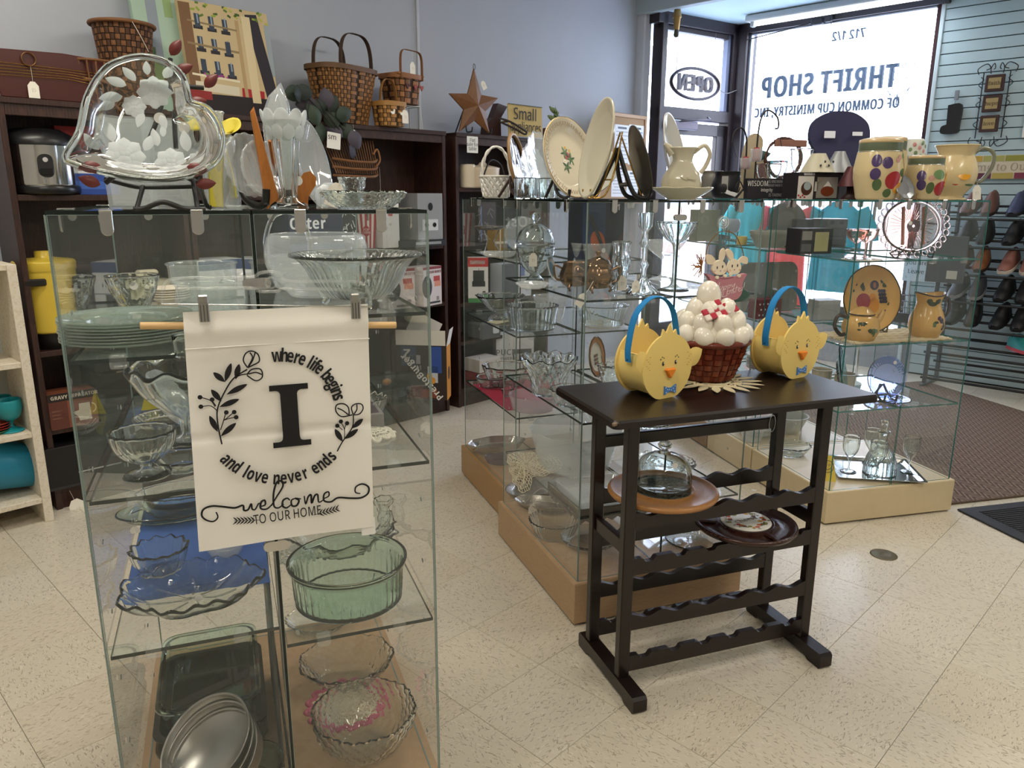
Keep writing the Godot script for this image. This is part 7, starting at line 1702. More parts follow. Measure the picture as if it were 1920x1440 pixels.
	for q in [["WISDOM", -0.062, 0.075, 0.036], ["IS KNOWING THE", 0.055, 0.085, 0.019], ["RIGHT PATH TO TAKE", 0.055, 0.066, 0.016], ["integrity", -0.01, 0.044, 0.022], ["IS TAKING IT", 0.05, 0.020, 0.021]]:
		text(q[0], q[3], 0.0006, hx("c9c6c2" if q[1] < 0 else "8f8d92"), wi, Transform3D(Basis().scaled(V3(0.8, 1, 1)), V3(q[1], q[2], 0.018)))
	var wm = carton("warmer_box", "dark glossy box with pictures of a cup and a copper fragrance warmer", "box", V3(1.4812, 1.412, -3.8644), T2, V3(0.285, 0.125, 0.13), "1a161b", [["f", 0.0, 0.0, 0.30, 0.86, "cfcac4"], ["f", 0.36, 0.05, 0.40, 0.78, "8a837a"], ["f", 0.80, 0.0, 0.17, 0.9, "43434c"], ["f", 0.32, 0.3, 0.07, 0.36, "b0aca6"]], [["WARMER", "f", 0.2, 0.93, 0.014, "c8c6c8"]])
	part("cup_picture", bl(TB(V3(-0.095, 0.05, 0.066))).extr(PV(arc(Vector2(), 0.03, 0.032, 0, 350, 22)), 0.0012), hx("4a2a22", 0.3), wm)
	part("cup_picture", bl(TB(V3(-0.092, 0.062, 0.067))).extr(PV(arc(Vector2(), 0.019, 0.02, 0, 350, 18)), 0.0012), hx("9aa8ac", 0.3), wm)
	part("warmer_picture", bl(TB(V3(0.02, 0.038, 0.066))).extr(PV(arc(Vector2(), 0.036, 0.024, 0, 350, 22) ), 0.0014), hx("7a3a22", 0.25), wm)
	part("steam_picture", bl(TB(V3(0.02, 0.058, 0.066))).extr(PV([Vector2(-0.024, 0), Vector2(0.024, 0), Vector2(0, 0.028)]), 0.0014), hx("d8d4d0", 0.3), wm)
	for k in 4: part("berry_picture", bl(TB(V3(-0.135 + 0.011 * k, 0.018 - 0.008 * (k % 2), 0.0665))).extr(PV(arc(Vector2(), 0.005, 0.005, 0, 330, 8)), 0.001), hx("a01f2a"), wm)
	for q in [[1527, 0.64, 0.088, 0.036, 0.088, "b9b39c", "cream six-sided tin lampshade with cut-out stars, on the warmer box"], [1566, 0.64, 0.078, 0.026, 0.10, "8f9193", "grey tin lampshade with a punched heart, on the warmer box"], [1594, 0.60, 0.07, 0.03, 0.09, "4a1f24", "dark red tin lampshade at the right end of the warmer box"]]:
		var sh = thing("tin_lampshade", q[6], "lampshade", V3(), T2)
		sh.position = (V3(1.4724, 1.412, -3.8415) if q[0] == 1527 else (V3(1.5857, 1.412, -3.8702) if q[0] == 1566 else V3(1.5987, 1.412, -3.729))) + V3(0, 0.126 if q[0] < 1590 else 0.0, 0)
		if q[0] > 1590: sh.position.y += 0.06
		part("shade", bl().lathe([q[2], 0, q[3], q[4], q[3] - 0.002, q[4], q[2] - 0.003, 0.001], 6), hx(q[5], 0.5, 0.0 if q[0] < 1550 else 0.4), sh)
		if q[0] > 1590: part("base", bl().lathe([0, -0.06, 0.05, -0.06, 0.02, -0.03, 0.02, 0.0, 0, 0], 20), hx("2d1518", 0.4), sh)
		for k in (4 if q[0] == 1527 else 0): part("star_hole", bl(Transform3D(rz(20.0 * k) , V3(-0.03 + 0.022 * k, 0.03 + 0.018 * (k % 2), 0.069))).extr(PV(range(10).map(func(i): return Vector2.from_angle(TAU * i / 10) * (0.007 if i % 2 == 0 else 0.003))), 0.004), hx("1a1a1a"), sh)
	# navy padded board
	var nv = thing("padded_board", "large navy padded keyhole-shaped board with two white labels, before the shop window", "board", V3(1.7317, 1.412, -4.2269), 4)
	var np = PV(curve([Vector2(-0.10, 0), Vector2(-0.10, 0.16), Vector2(-0.125, 0.24), Vector2(-0.16, 0.31), Vector2(-0.15, 0.39), Vector2(-0.08, 0.44), Vector2(0.0, 0.452), Vector2(0.08, 0.44), Vector2(0.15, 0.39), Vector2(0.165, 0.31), Vector2(0.13, 0.24), Vector2(0.105, 0.16), Vector2(0.10, 0.0)], 6))
	part("board", bl(Transform3D(Basis(Vector3.RIGHT, -0.06), V3())).extr(np, 0.03, 0.004), hx("2a2a4c", 0.7), nv)
	part("foot", bl().box(V3(0, 0.006, -0.03), V3(0.22, 0.012, 0.16), 0.003), hx("22223c", 0.7), nv)
	for q in [[-0.065, 0.33, 0.06, 0.036], [0.085, 0.335, 0.055, 0.02]]: part("label_sticker", bl(Transform3D(Basis(Vector3.RIGHT, -0.06), V3(q[0], q[1], 0.001))).extr(rrect(q[2], q[3], 0.002), 0.001), hx("e4e6ee"), nv)
	# iron candle trees with red candles, wooden goose, wreath, goblets
	for q in [["black iron shepherd-hook candle holder with a red candle, the shorter one", 1385, 1.05, 0.36, 0.10], ["black iron shepherd-hook candle holder, the taller one left of the navy board", 1412, 0.98, 0.44, 0.13]]:
		var cn = thing("candle_hook", q[0], "candle holder", V3(1.2325, 1.412, -4.214) if q[1] == 1385 else V3(1.2537, 1.412, -4.1059), T2 + 10)
		var h = q[3]
		part("base", bl().tube(curve([V3(-0.06, 0.006, 0.02), V3(-0.02, 0.03, 0), V3(0, 0.05, 0), V3(0.02, 0.03, 0), V3(0.06, 0.006, 0.02)], 5), 0.005, 7).tube([V3(0, 0.05, 0), V3(0, 0.006, -0.06)], 0.005, 7), M.iron, cn)
		part("stem", bl().tube(curve([V3(0, 0.04, 0), V3(0, h * 0.7, 0), V3(0.015, h * 0.92, 0), V3(0.055, h, 0), V3(q[4] * 0.9, h * 0.93, 0), V3(q[4], h * 0.82, 0), V3(q[4] - 0.02, h * 0.80, 0)] if q[1] > 1400 else [V3(0, 0.04, 0), V3(0, h * 0.7, 0), V3(-0.015, h * 0.92, 0), V3(-0.05, h, 0), V3(-0.09, h * 0.93, 0), V3(-0.10, h * 0.8, 0)], 6), 0.0045, 7), M.iron, cn)
		for s in [-1.0, 1.0]: part("scroll", bl().tube(flat3(curve([Vector2(0, 0.05), Vector2(s * 0.03, 0.09), Vector2(s * 0.055, 0.06), Vector2(s * 0.035, 0.035), Vector2(s * 0.025, 0.06)], 5)), 0.003, 6), M.iron, cn)
		var cx = q[4] if q[1] > 1400 else -0.10
		for s in [-0.02, 0.02]: part("hanger_wire", bl().tube([V3(cx, h * 0.8, 0), V3(cx + s, h * 0.5 + 0.03, s)], 0.0015, 5), M.iron, cn)
		part("glass_cup", bl().lathe(shell([0, h * 0.42, 0.022, h * 0.42, 0.027, h * 0.46, 0.03, h * 0.5 + 0.03], 0.002), 24), M.thin_white, cn)
		part("candle", bl().lathe([0, h * 0.43, 0.019, h * 0.43, 0.019, h * 0.5 + 0.028, 0.012, h * 0.5 + 0.036, 0, h * 0.5 + 0.038], 20), hx("8f1622", 0.4), cn)
	var go = thing("wooden_goose", "cream painted wooden goose cut-out with a green bow, behind the candle hooks", "ornament", V3(1.2991, 1.412, -4.2928), T2)
	part("body", bl().extr(PV(curve([Vector2(-0.07, 0), Vector2(-0.055, 0.10), Vector2(-0.06, 0.2), Vector2(-0.04, 0.30), Vector2(0.0, 0.34), Vector2(0.045, 0.31), Vector2(0.05, 0.24), Vector2(0.09, 0.14), Vector2(0.12, 0.05), Vector2(0.08, 0.0)], 5)), 0.03, 0.004), hx("b7a78a", 0.6), go)
	part("bow", leaf(Transform3D(rz(-80), V3(0.0, 0.22, 0.004)), 0.10, 0.05), hx("3d5a58"), go)
	part("wing_print", leaf(Transform3D(rz(200), V3(0.03, 0.18, 0.003)), 0.14, 0.06), hx("6e3a35"), go)
	var wr = thing("twig_wreath", "brown twig wreath with a wooden crossbar against the shop window", "wreath", V3(1.4327, 1.412, -4.2234), T2)
	for k in 5: part("twig_ring", bl().tube(range(36).map(func(i): return V3(cos(TAU * i / 36) * (0.105 + 0.006 * sin(i * 1.3 + k)), 0.21 + sin(TAU * i / 36) * (0.10 + 0.006 * cos(i * 1.7 + k * 2)), 0.008 * sin(i * 0.9 + k))), 0.005, 5, true), hx(["4a3028", "5a3d33", "3c2620"][k % 3], 0.8), wr)
	part("crossbar", bl().box(V3(0.03, 0.285, 0.01), V3(0.19, 0.035, 0.015), 0.003).box(V3(0, 0.06, 0), V3(0.02, 0.12, 0.012), 0.002), hx("8c5f50", 0.6), wr)
	var gp = [0, 0, 17, 0, 16, 3, 4, 8, 4, 40, 10, 48, 18, 62, 20, 84, 22, 92]
	gl("tall_goblet", "tall clear glass goblet with a long stem, right of the twig wreath", "goblet", V3(1.474, 1.412, -4.0688), 0.0028, 0.0027, gp, M.glass, {"t": 0.003})
	gl("short_goblet", "clear glass goblet in front of the twig wreath", "goblet", V3(1.3565, 1.412, -4.0804), 0.0028, 0.0027, [0, 0, 15, 0, 14, 3, 4, 8, 4, 20, 13, 30, 17, 52, 18, 70], M.glass, {"t": 0.003, "group": "clear goblets"})
	gl("wide_goblet", "wide clear glass goblet between the two candle hooks", "goblet", V3(1.3331, 1.412, -4.1363), 0.0028, 0.0027, [0, 0, 15, 0, 14, 3, 4, 8, 4, 26, 16, 36, 22, 52, 23, 66], M.glass, {"t": 0.003, "fl": 8, "fa": 0.03})
	# fruit-painted canisters and pitcher
	var cr = mat("painted_cream", Color("d3bf93"), 0.2)
	var ol = hx("5f6852", 0.3)
	var canister = func(label, p, s, h, r, fruit):
		var n = thing("fruit_canister", label, "canister", p, T2)
		part("body", bl().lathe([0, 0, r * 0.72, 0, r * 0.80, 0.008, r * 0.98, h * 0.36, r, h * 0.52, r * 0.90, h * 0.78, r * 0.86, h * 0.80, 0, h * 0.80], 44), cr, n)
		part("seal_band", bl().lathe([r * 0.84, h * 0.78, r * 0.87, h * 0.80, r * 0.87, h * 0.92, r * 0.84, h * 0.93], 40), ol, n)
		part("lid", bl().lathe([r * 0.84, h * 0.92, r * 0.88, h * 0.935, r * 0.86, h * 0.985, r * 0.7, h, 0, h * 1.01], 40), hx("c2a97e", 0.25), n)
		part("wire_clasp", bl().tube([V3(r * 0.9, h * 0.80, 0), V3(r * 0.98, h * 0.9, 0), V3(r * 0.86, h * 0.96, 0)], 0.0025, 6).tube(arc(Vector2(), r * 0.89, r * 0.89, 0, 354, 40).map(func(q): return V3(q.x, h * 0.785, q.y)), 0.002, 5, true), M.chrome, n)
		painted(n, [r * 0.72, 0, r * 0.80, 0.008, r * 0.98, h * 0.36, r, h * 0.52, r * 0.90, h * 0.78], fruit)
		return n
	canister.call("large cream canister painted with plums, an apple and a pear, before the navy board", V3(1.5479, 1.412, -3.3655), 1, 0.250, 0.098, [[88, 0.080, 0.036, 0.036, "a8282c"], [58, 0.048, 0.038, 0.024, "d99a2e"], [108, 0.150, 0.022, 0.024, "4b3a66"], [134, 0.158, 0.020, 0.026, "4b3a66"], [134, 0.105, 0.021, 0.024, "4b3a66"], [28, 0.145, 0.017, 0.030, "4b3a66"], [56, 0.112, 0.024, 0.017, "51683f"], [128, 0.062, 0.018, 0.024, "51683f"], [98, 0.028, 0.018, 0.018, "51683f"], [36, 0.098, 0.016, 0.026, "51683f"], [44, 0.178, 0.026, 0.014, "6d8a5a"], [80, 0.160, 0.012, 0.010, "c79a8a"], [72, 0.172, 0.012, 0.010, "c79a8a"]])
	canister.call("second large cream canister with a tan lid, mostly hidden behind the painted one", V3(1.6937, 1.412, -3.6293), 1, 0.275, 0.098, [])
	canister.call("small cream canister painted with an apple and pears, right of the large one", V3(1.7667, 1.412, -3.4002), 1, 0.185, 0.082, [[72, 0.048, 0.036, 0.030, "a8282c"], [46, 0.085, 0.024, 0.036, "d99a2e"], [88, 0.105, 0.028, 0.020, "6d8a5a"], [112, 0.050, 0.016, 0.024, "51683f"], [140, 0.100, 0.018, 0.022, "4b3a66"], [138, 0.062, 0.018, 0.022, "4b3a66"], [112, 0.09, 0.014, 0.012, "c79a8a"]])
	var pj = gl("fruit_pitcher", "cream fruit-painted pitcher with a big olive handle and a paper tag", "pitcher", V3(1.9915, 1.412, -3.5809), 0.0024, 0.0024, [0, 0, 24, 0, 24, 4, 20, 8, 36, 30, 39, 52, 33, 74, 30, 82, 36, 96, 38, 98], cr, {"t": 0.004, "seg": 48})
	part("handle", bl().tube(curve([V3(0.055, 0.195, 0.02), V3(0.10, 0.225, 0.025), V3(0.145, 0.205, 0.03), V3(0.15, 0.15, 0.03), V3(0.115, 0.09, 0.03), V3(0.085, 0.075, 0.03)], 6), 0.0085, 9), hx("7d7f6c", 0.2), pj)
	painted(pj, [0.046, 0.018, 0.083, 0.068, 0.090, 0.118, 0.076, 0.168, 0.069, 0.186], [[92, 0.13, 0.034, 0.044, "d99a2e"], [112, 0.09, 0.024, 0.026, "a8282c"], [70, 0.15, 0.03, 0.008, "8a7a5a"], [66, 0.07, 0.028, 0.010, "51683f"]])
	price_tag(pj, V3(0.075, 0.075, 0.06), 10, 0.042, 0.01, 8)
	upright("grey_plate", "plain grey plate standing behind the large canisters", V3(1.8237, 1.412, -3.7035), 40, 8, 0.10, hx("8d929a", 0.3), {})
	var fl = thing("floral_mug", "tall white floral-printed vase behind the small canister", "vase", V3(1.9113, 1.412, -3.8081), T2)
	part("body", bl().lathe([0, 0, 0.045, 0, 0.05, 0.01, 0.05, 0.24, 0.042, 0.275, 0.036, 0.28, 0, 0.28], 30), hx("cfd0c8", 0.3), fl)
	for k in 14: part("flower_print", bl(Transform3D(Basis(Vector3.UP, 0.9 - k * 0.16), V3(sin(0.9 - k * 0.16) * 0.0495, 0.17 + 0.0075 * ((k * 5) % 13), cos(0.9 - k * 0.16) * 0.0495))).ell(V3(), V3(0.008, 0.01, 0.002), 8, 6), hx(["6f8a62", "c98a8a", "7f9a7a"][k % 3]), fl)
	upright("pewter_dish", "small patterned pewter dish leaning between the two canisters", V3(1.6434, 1.412, -3.3277), 25, 25, 0.055, hx("a9adb0", 0.3, 0.6), {"fl": 9, "fa": 0.04})
func tagged(n: Node3D, p: Vector3, turn = 20.0, sz = 0.032) -> void: price_tag(n, p, turn, sz, 0.02)

func goods_right_inside() -> void:
	var T = 20.5
	var g = M.glass
	var tw = M.thin_white
	# ---- tan case (nearest the bookcases) ----
	var cs = gl("cake_stand", "small dark silver cake stand on thin legs, upper shelf of the tan case", "cake stand", V3(-0.1064, 1.161, -3.5905), 0.0025, 0.0024, [20, 46, 28, 50, 28, 53, 0, 53], hx("77736f", 0.3, 0.8), {"full": true, "hard": true})
	for k in 3: part("leg", bl().tube([V3(cos(k * 2.1) * 0.045, 0.11, sin(k * 2.1) * 0.045), V3(cos(k * 2.1) * 0.02, 0.06, sin(k * 2.1) * 0.02), V3(cos(k * 2.1) * 0.05, 0.002, sin(k * 2.1) * 0.05)], 0.003, 6), M.chrome, cs)
	carton("gold_box", "gold gift box tied with cream ribbon behind the silver cake stand", "box", V3(-0.0767, 1.161, -3.8397), T + 20, V3(0.08, 0.11, 0.06), "8d7134", [["f", 0.0, 0.3, 1.0, 0.1, "d5c9a8"], ["f", 0.4, 0.0, 0.1, 1.0, "d5c9a8"]])
	gl("relish_dish", "low clear glass dishes heaped at the left of the tan case's upper shelf", "dish", V3(-0.061, 1.161, -3.4043), 0.0023, 0.0023, [0, 0, 22, 0, 30, 4, 36, 10], tw, {"sz": 0.6})
	upright("white_oval_plate", "white glass plate standing at the back of the tan case's upper shelf", V3(0.043, 1.161, -3.666), 30, 10, 0.085, M.thin_white, {"sx": 1.2})
	var fb = gl("footed_bowl", "clear cut-glass bowl on a curled foot, middle shelf of the tan case", "bowl", V3(-0.0562, 0.858, -3.5495), 0.0025, 0.0025, [0, 0, 22, 0, 18, 8, 10, 14, 18, 18, 34, 34, 46, 46], g, {"fl": 16, "fa": 0.03, "sc": 16, "sa": 0.002, "t": 0.004})
	gl("ribbed_salad_bowl", "straight-sided clear ribbed salad bowl, front of the tan case's middle shelf", "bowl", V3(0.088, 0.858, -3.3171), 0.0023, 0.0024, [0, 0, 38, 0, 42, 4, 46, 26, 49, 44], g, {"fl": 32, "fa": 0.025, "t": 0.005})
	gl("flared_vase_bowl", "clear smooth flared bowl behind the ribbed salad bowl", "bowl", V3(0.1805, 0.858, -3.5872), 0.0025, 0.0025, [0, 0, 20, 0, 24, 4, 30, 30, 34, 44], tw, {})
	gl("pie_dish", "clear round pie dish stacked on a white plate, right of the salad bowl", "dish", V3(0.3995, 0.858, -3.3806), 0.0024, 0.0024, [0, 3, 34, 3, 38, 6, 46, 36, 49, 40], g, {"fl": 40, "fa": 0.008, "t": 0.004})
	gl("white_underplate", "white plate under the clear pie dish", "plate", V3(0.3995, 0.858, -3.3806), 0.0024, 0.0024, [0, 0, 30, 0, 34, 1, 42, 5], hx("d6d8d6", 0.2), {"t": 0.0025})
	var yc = thing("folded_card", "folded cream card lying beside the footed bowl", "card", V3(-0.0552, 0.858, -3.4876), 40)
	part("card", bl().box(V3(0, 0.004, 0), V3(0.10, 0.003, 0.07), 0.001, Basis(Vector3.BACK, 0.05)), hx("d9d3b4"), yc)
	var rd = thing("red_cloth", "bright pinkish red cloth square under the bowls on the tan case's low shelf", "cloth", V3(0.0797, 0.507, -3.5378), T)
	part("cloth", bl().box(V3(0, 0.0008, 0), V3(0.40, 0.0015, 0.50)), hx("b3123f", 0.8), rd)
	gl("scalloped_bowl", "large clear bowl with round pressed lobes on the red cloth", "bowl", V3(-0.0264, 0.507, -3.6766), 0.0026, 0.0027, [0, 2, 26, 2, 32, 8, 40, 26, 45, 40], g, {"fl": 10, "fa": 0.06, "t": 0.005})
	gl("diamond_dish", "small clear diamond-cut dish at the front of the red cloth", "dish", V3(-0.0998, 0.507, -3.6537), 0.0026, 0.0027, [0, 2, 18, 2, 22, 6, 30, 20], g, {"dn": 18, "da": 0.060, "rs": 5})
	var sw = thing("glass_swan", "small clear glass swan dish on the red cloth", "dish", V3(-0.0198, 0.507, -3.4703), 60)
	part("body", bl().lathe(shell([0, 0.003, 0.02, 0.003, 0.035, 0.02, 0.042, 0.04], 0.004), 30, {"sz": 0.6, "fl": 10, "fa": 0.05}), g, sw)
	part("neck", bl().tube(curve([V3(0.03, 0.02, 0), V3(0.052, 0.045, 0), V3(0.045, 0.075, 0), V3(0.06, 0.078, 0)], 5), 0.006, 7), g, sw)
	gl("frosted_dish", "frosted pinkish glass dish at the right end of the red cloth", "dish", V3(0.0947, 0.507, -3.2515), 0.0024, 0.0024, [0, 2, 34, 2, 40, 6, 44, 24, 46, 30], pane("frosted_pink", Color(0.9, 0.82, 0.85), 0.35, 0.2), {})
	var st = mat("worn_silver", Color("b3afa8"), 0.2, 1.0)
	gl("silver_bowl_tray", "footed oval silver tray with a lobed edge, back of the tan case's base", "tray", V3(-0.075, 0.155, -3.7124), 0.0027, 0.0029, [0, 6, 40, 6, 48, 9, 56, 18], st, {"fl": 8, "fa": 0.03, "sz": 0.6, "t": 0.002, "turn": 20})
	gl("purple_dish", "dark purple leaf-shaped dish on the tan base, behind the crocheted cloth", "dish", V3(-0.0506, 0.155, -3.5364), 0.0026, 0.0028, [0, 1, 24, 1, 28, 4, 32, 12], hx("4a2c3c", 0.25), {"sc": 8, "sa": 0.003, "sz": 0.7, "t": 0.003})
	gl("oval_silver_tray", "large oval silver tray with a beaded rim at the near end of the tan base", "tray", V3(0.1209, 0.155, -3.2024), 0.0024, 0.0025, [0, 2, 50, 2, 58, 4, 72, 8], st, {"sz": 0.62, "t": 0.002, "turn": 40, "fl": 40, "fa": 0.004})
	# ---- beech case behind the rack ----
	var cd = gl("covered_candy_dish", "round clear cut-glass candy dish with a knobbed lid and a cream tag", "candy dish", V3(0.086, 1.11, -2.929), 0.002, 0.002, [0, 0, 17, 0, 15, 4, 9, 12, 16, 18, 30, 36, 36, 60, 36, 64], g, {"dn": 16, "da": 0.038, "rs": 5, "t": 0.004})
	gl_body("lid", cd, 0.00202, 0.0021, [36, 65, 34, 76, 26, 90, 12, 100, 0, 102], g, {"dn": 16, "da": 0.038, "rs": 5, "t": 0.004})
	part("knob", bl().lathe([0.010, 0.213, 0.008, 0.222, 0.017, 0.235, 0.014, 0.25, 0, 0.256], 8), g, cd)
	tagged(cd, V3(-0.01, 0.13, 0.085))
	var vb = carton("violin_box", "dark blue gift box printed with a violin, on the beech case's upper shelf", "box", V3(0.3109, 1.11, -2.9196), T + 4, V3(0.175, 0.305, 0.11), "14182e", [["s", 0.0, 0.0, 1.0, 1.0, "2a2b3a"], ["f", 0.0, 0.45, 0.55, 0.5, "243a62"], ["f", 0.1, 0.6, 0.3, 0.25, "3a568a"]], [["1", "f", 0.86, 0.9, 0.03, "d5d5dc"]])
	for q in [[-0.022, 0.150, 0.030, 0.042], [-0.002, 0.075, 0.036, 0.046], [-0.012, 0.112, 0.020, 0.03]]: part("violin_print", bl(Transform3D(rz(18), V3(q[0], q[1], 0.0562))).extr(PV(arc(Vector2(), q[2], q[3], 0, 350, 20)), 0.0012), hx("b0521f", 0.3), vb)
	part("neck_print", bl(TB(V3(0, 0, 0.0575))).stroke([Vector2(0.005, 0.115), Vector2(-0.055, 0.245)], 0.014).stroke([Vector2(0.04, 0.09), Vector2(0.07, 0.26)], 0.002).stroke([Vector2(-0.02, 0.20), Vector2(0.08, 0.25)], 0.002), hx("1b1a22", 0.3), vb)
	var gu = gl("clear_urn", "large clear glass vase with a white sticker, right of the violin box", "vase", V3(0.2968, 1.11, -2.8996), 0.002, 0.002, [0, 0, 24, 0, 26, 4, 32, 40, 38, 66, 40, 72], tw, {"t": 0.004, "st": [60, 0.84]})
	for q in [[1078, 545, 0, "brownish silver sugar bowl with two handles, left one of the tarnished pair"], [1120, 549, 1, "brownish silver lidded sugar pot with a string tag, right one of the tarnished pair"]]:
		var sp = gl("silver_sugar_bowl", q[3], "sugar bowl", V3(0.2139, 1.11, -2.6147) if q[2] == 0 else V3(0.2844, 1.11, -2.5582), 0.002, 0.0021, [0, 8, 16, 8, 24, 16, 26, 28, 20, 42, 22, 46], mat("tarnish", Color("8d7258"), 0.14, 1.0), {"fl": 8, "fa": 0.04, "t": 0.002, "sz": 0.9})
		for k in 3: part("foot", bl().tube(curve([V3(cos(k * 2.1) * 0.035, 0.028, sin(k * 2.1) * 0.035), V3(cos(k * 2.1) * 0.045, 0.012, sin(k * 2.1) * 0.045), V3(cos(k * 2.1) * 0.038, 0.004, sin(k * 2.1) * 0.038)], 4), 0.004, 6), M.tarnish, sp)
		for s in [-1.0, 1.0]: part("handle", bl().tube(curve([V3(s * 0.044, 0.075, 0), V3(s * 0.072, 0.085, 0), V3(s * 0.068, 0.045, 0), V3(s * 0.048, 0.035, 0)], 5), 0.004, 6), M.tarnish, sp)
		if q[2] == 1:
			part("lid", bl().lathe([0.045, 0.092, 0.036, 0.108, 0.012, 0.118, 0.005, 0.124, 0.011, 0.135, 0, 0.142], 30, {"sz": 0.9}), M.tarnish, sp)
			price_tag(sp, V3(-0.02, 0.045, 0.055), 20, 0.03, 0.05, -35)
	upright("blue_oval_dish", "small white oval dish with a blue picture, tilted before the violin box", V3(0.1433, 1.11, -2.894), 58, 20, 0.048, hx("cfd3d6", 0.2), {"sx": 0.6})
	var bp = get_node("blue_oval_dish")
	part("blue_print", bl(face_of(bp, 0.0035)).extr(PV(arc(Vector2(), 0.016, 0.028, 0, 350, 20)), 0.001), hx("6f94ac", 0.2), bp)
	gl("clear_bud_dish", "small clear dish in front of the candy dish, upper shelf of the beech case", "dish", V3(0.0698, 1.11, -2.687), 0.0019, 0.0019, [0, 0, 20, 0, 26, 4, 32, 9], tw, {})
	var cv = gl("cut_vase", "tall clear star-cut vase with a cream tag, right of the tarnished sugar pots", "vase", V3(0.3695, 1.11, -2.6198), 0.0018, 0.0018, [0, 0, 16, 0, 17, 5, 11, 14, 13, 30, 17, 60, 15, 80, 19, 92], g, {"dn": 12, "da": 0.090, "rs": 5, "t": 0.004})
	tagged(cv, V3(0.0, 0.075, 0.04))
	var ck = gl("candlestick", "tall clear turned glass candlestick on a fluted foot, beech case upper shelf", "candlestick", V3(0.4299, 1.11, -2.5204), 0.0018, 0.0018, [0, 0, 30, 0, 29, 4, 14, 18, 6, 32, 5, 46, 9, 54, 5, 62, 5, 84, 10, 92, 6, 100, 5, 112, 12, 122, 14, 146], g, {"fl": 12, "fa": 0.05, "hard": true, "t": 0.004})
	tagged(ck, V3(-0.03, 0.07, 0.04), 10, 0.026)
	gl("tall_compote", "clear ribbed compote bowl on a tall stem, right of the candlestick", "compote", V3(0.5516, 1.11, -2.6258), 0.0018, 0.0018, [0, 0, 28, 0, 26, 4, 6, 12, 4, 40, 5, 84, 18, 96, 34, 116, 38, 128], g, {"fl": 20, "fa": 0.04, "f0": 0.17, "t": 0.003, "tw": 2.0})
	gl("wide_champagne_bowl", "wide shallow clear bowl on a stem between the candlestick and the compote", "compote", V3(0.5796, 1.11, -2.9661), 0.0021, 0.0021, [0, 0, 24, 0, 22, 3, 5, 10, 4, 36, 24, 52, 38, 68, 40, 72], tw, {"t": 0.003})
	gl("handled_dish", "low clear dish at the right end of the beech case's upper shelf", "dish", V3(0.6206, 1.11, -2.7056), 0.0019, 0.0019, [0, 0, 26, 0, 30, 4, 36, 20], tw, {})
	# middle and lower shelves
	gl("big_cut_bowl", "big clear cut-glass bowl with a notched wavy rim on the beech case's middle shelf", "bowl", V3(0.1345, 0.713, -2.7416), 0.002, 0.002, [0, 0, 26, 0, 30, 5, 36, 36, 50, 62, 54, 68], g, {"dn": 16, "da": 0.053, "rs": 6, "sc": 10, "sa": 0.006, "t": 0.005, "seg": 80})
	var bpl = upright("brown_rimmed_plate", "cream plate with a brown scalloped rim and a fruit print, upright behind the rack", V3(0.3287, 0.713, -3.0193), 62, 8, 0.082, hx("d8d4c6", 0.15), {"sc": 0})
	part("brown_rim", bl(face_of(bpl)).tube(range(60).map(func(i): return V3(cos(TAU * i / 60) * (0.080 + 0.0012 * cos(i * PI / 2)), sin(TAU * i / 60) * (0.080 + 0.0012 * cos(i * PI / 2)), 0.011)), 0.0032, 6, true), hx("4a2818", 0.2), bpl)
	part("brown_wash", bl(face_of(bpl, 0.0082)).surf(40, 1, func(u, v): return V3(cos(u * TAU), sin(u * TAU), 0.0) * lerpf(0.0585, 0.0785, v) + V3(0, 0, 0.0025 * v), true, true), hx("a06a3c", 0.2), bpl)
	for k in 9: part("fruit_print", bl(face_of(bpl, 0.0012)).extr(PV(arc(Vector2(0.01 + 0.014 * (k % 3 - 1), -0.012 + 0.015 * (k / 3 - 1)), 0.008, 0.007, 0, 330, 10)), 0.0006 + 0.0001 * k), hx(["4a2a3a", "7a2a2a", "55603a"][k % 3], 0.2), bpl)
	gl("small_cut_bowl", "small clear cut bowl beside the brown-rimmed plate, below the rack's top", "bowl", V3(0.2028, 0.713, -2.5939), 0.0019, 0.0019, [0, 0, 22, 0, 26, 4, 34, 22, 38, 30], g, {"fl": 12, "fa": 0.04, "t": 0.004})
	gl("crystal_dish", "clear crystal dish seen between the rack and the left chick basket", "dish", V3(0.395, 0.713, -2.8942), 0.0021, 0.0021, [0, 0, 18, 0, 22, 6, 28, 26, 30, 36], g, {"dn": 14, "da": 0.075, "rs": 5})
	gl("oil_lamp_base", "clear glass teapot-shaped dish just under the rack's top", "dish", V3(0.3511, 0.713, -2.3871), 0.0017, 0.0018, [0, 0, 20, 0, 28, 8, 28, 22, 14, 34], tw, {})
	var fr = gl("frosted_punch_bowl", "large frosted glass punch bowl with panelled petal sides, low shelf of the beech case", "punch bowl", V3(0.2516, 0.385, -2.8753), 0.0021, 0.0022, [0, 0, 58, 0, 66, 5, 76, 36, 84, 66, 86, 70], pane("frosted_bowl", Color(0.82, 0.86, 0.87), 0.28, 0.2), {"fl": 10, "fa": 0.012, "sc": 10, "sa": 0.004, "t": 0.004, "seg": 80})
	var lc = thing("crocheted_cloth", "cream crocheted cloth draped over the corner of the beech case's low shelf", "cloth", V3(0.058, 0.385, -2.8678), T)
	var yarn = hx("ddd5bb", 0.9)
	var cl = bl()
	var H = func(a, q):   # a fan of mesh: flat on the shelf, then hanging over its edge
		var p = Vector2(cos(a), -sin(a)) * q
		var over = maxf(0.0, -p.x - 0.03)
		return V3(maxf(p.x, -0.03) - 0.006 * sin(over * 90.0 + a * 9.0) * (1 if over > 0 else 0), 0.006 - over * 0.95 + 0.003 * sin(a * 14.0), p.y)
	for i in 9: cl.tube(range(56).map(func(j): return H.call(TAU * j / 56, 0.016 + i * 0.0155)), 0.0016, 5, true)
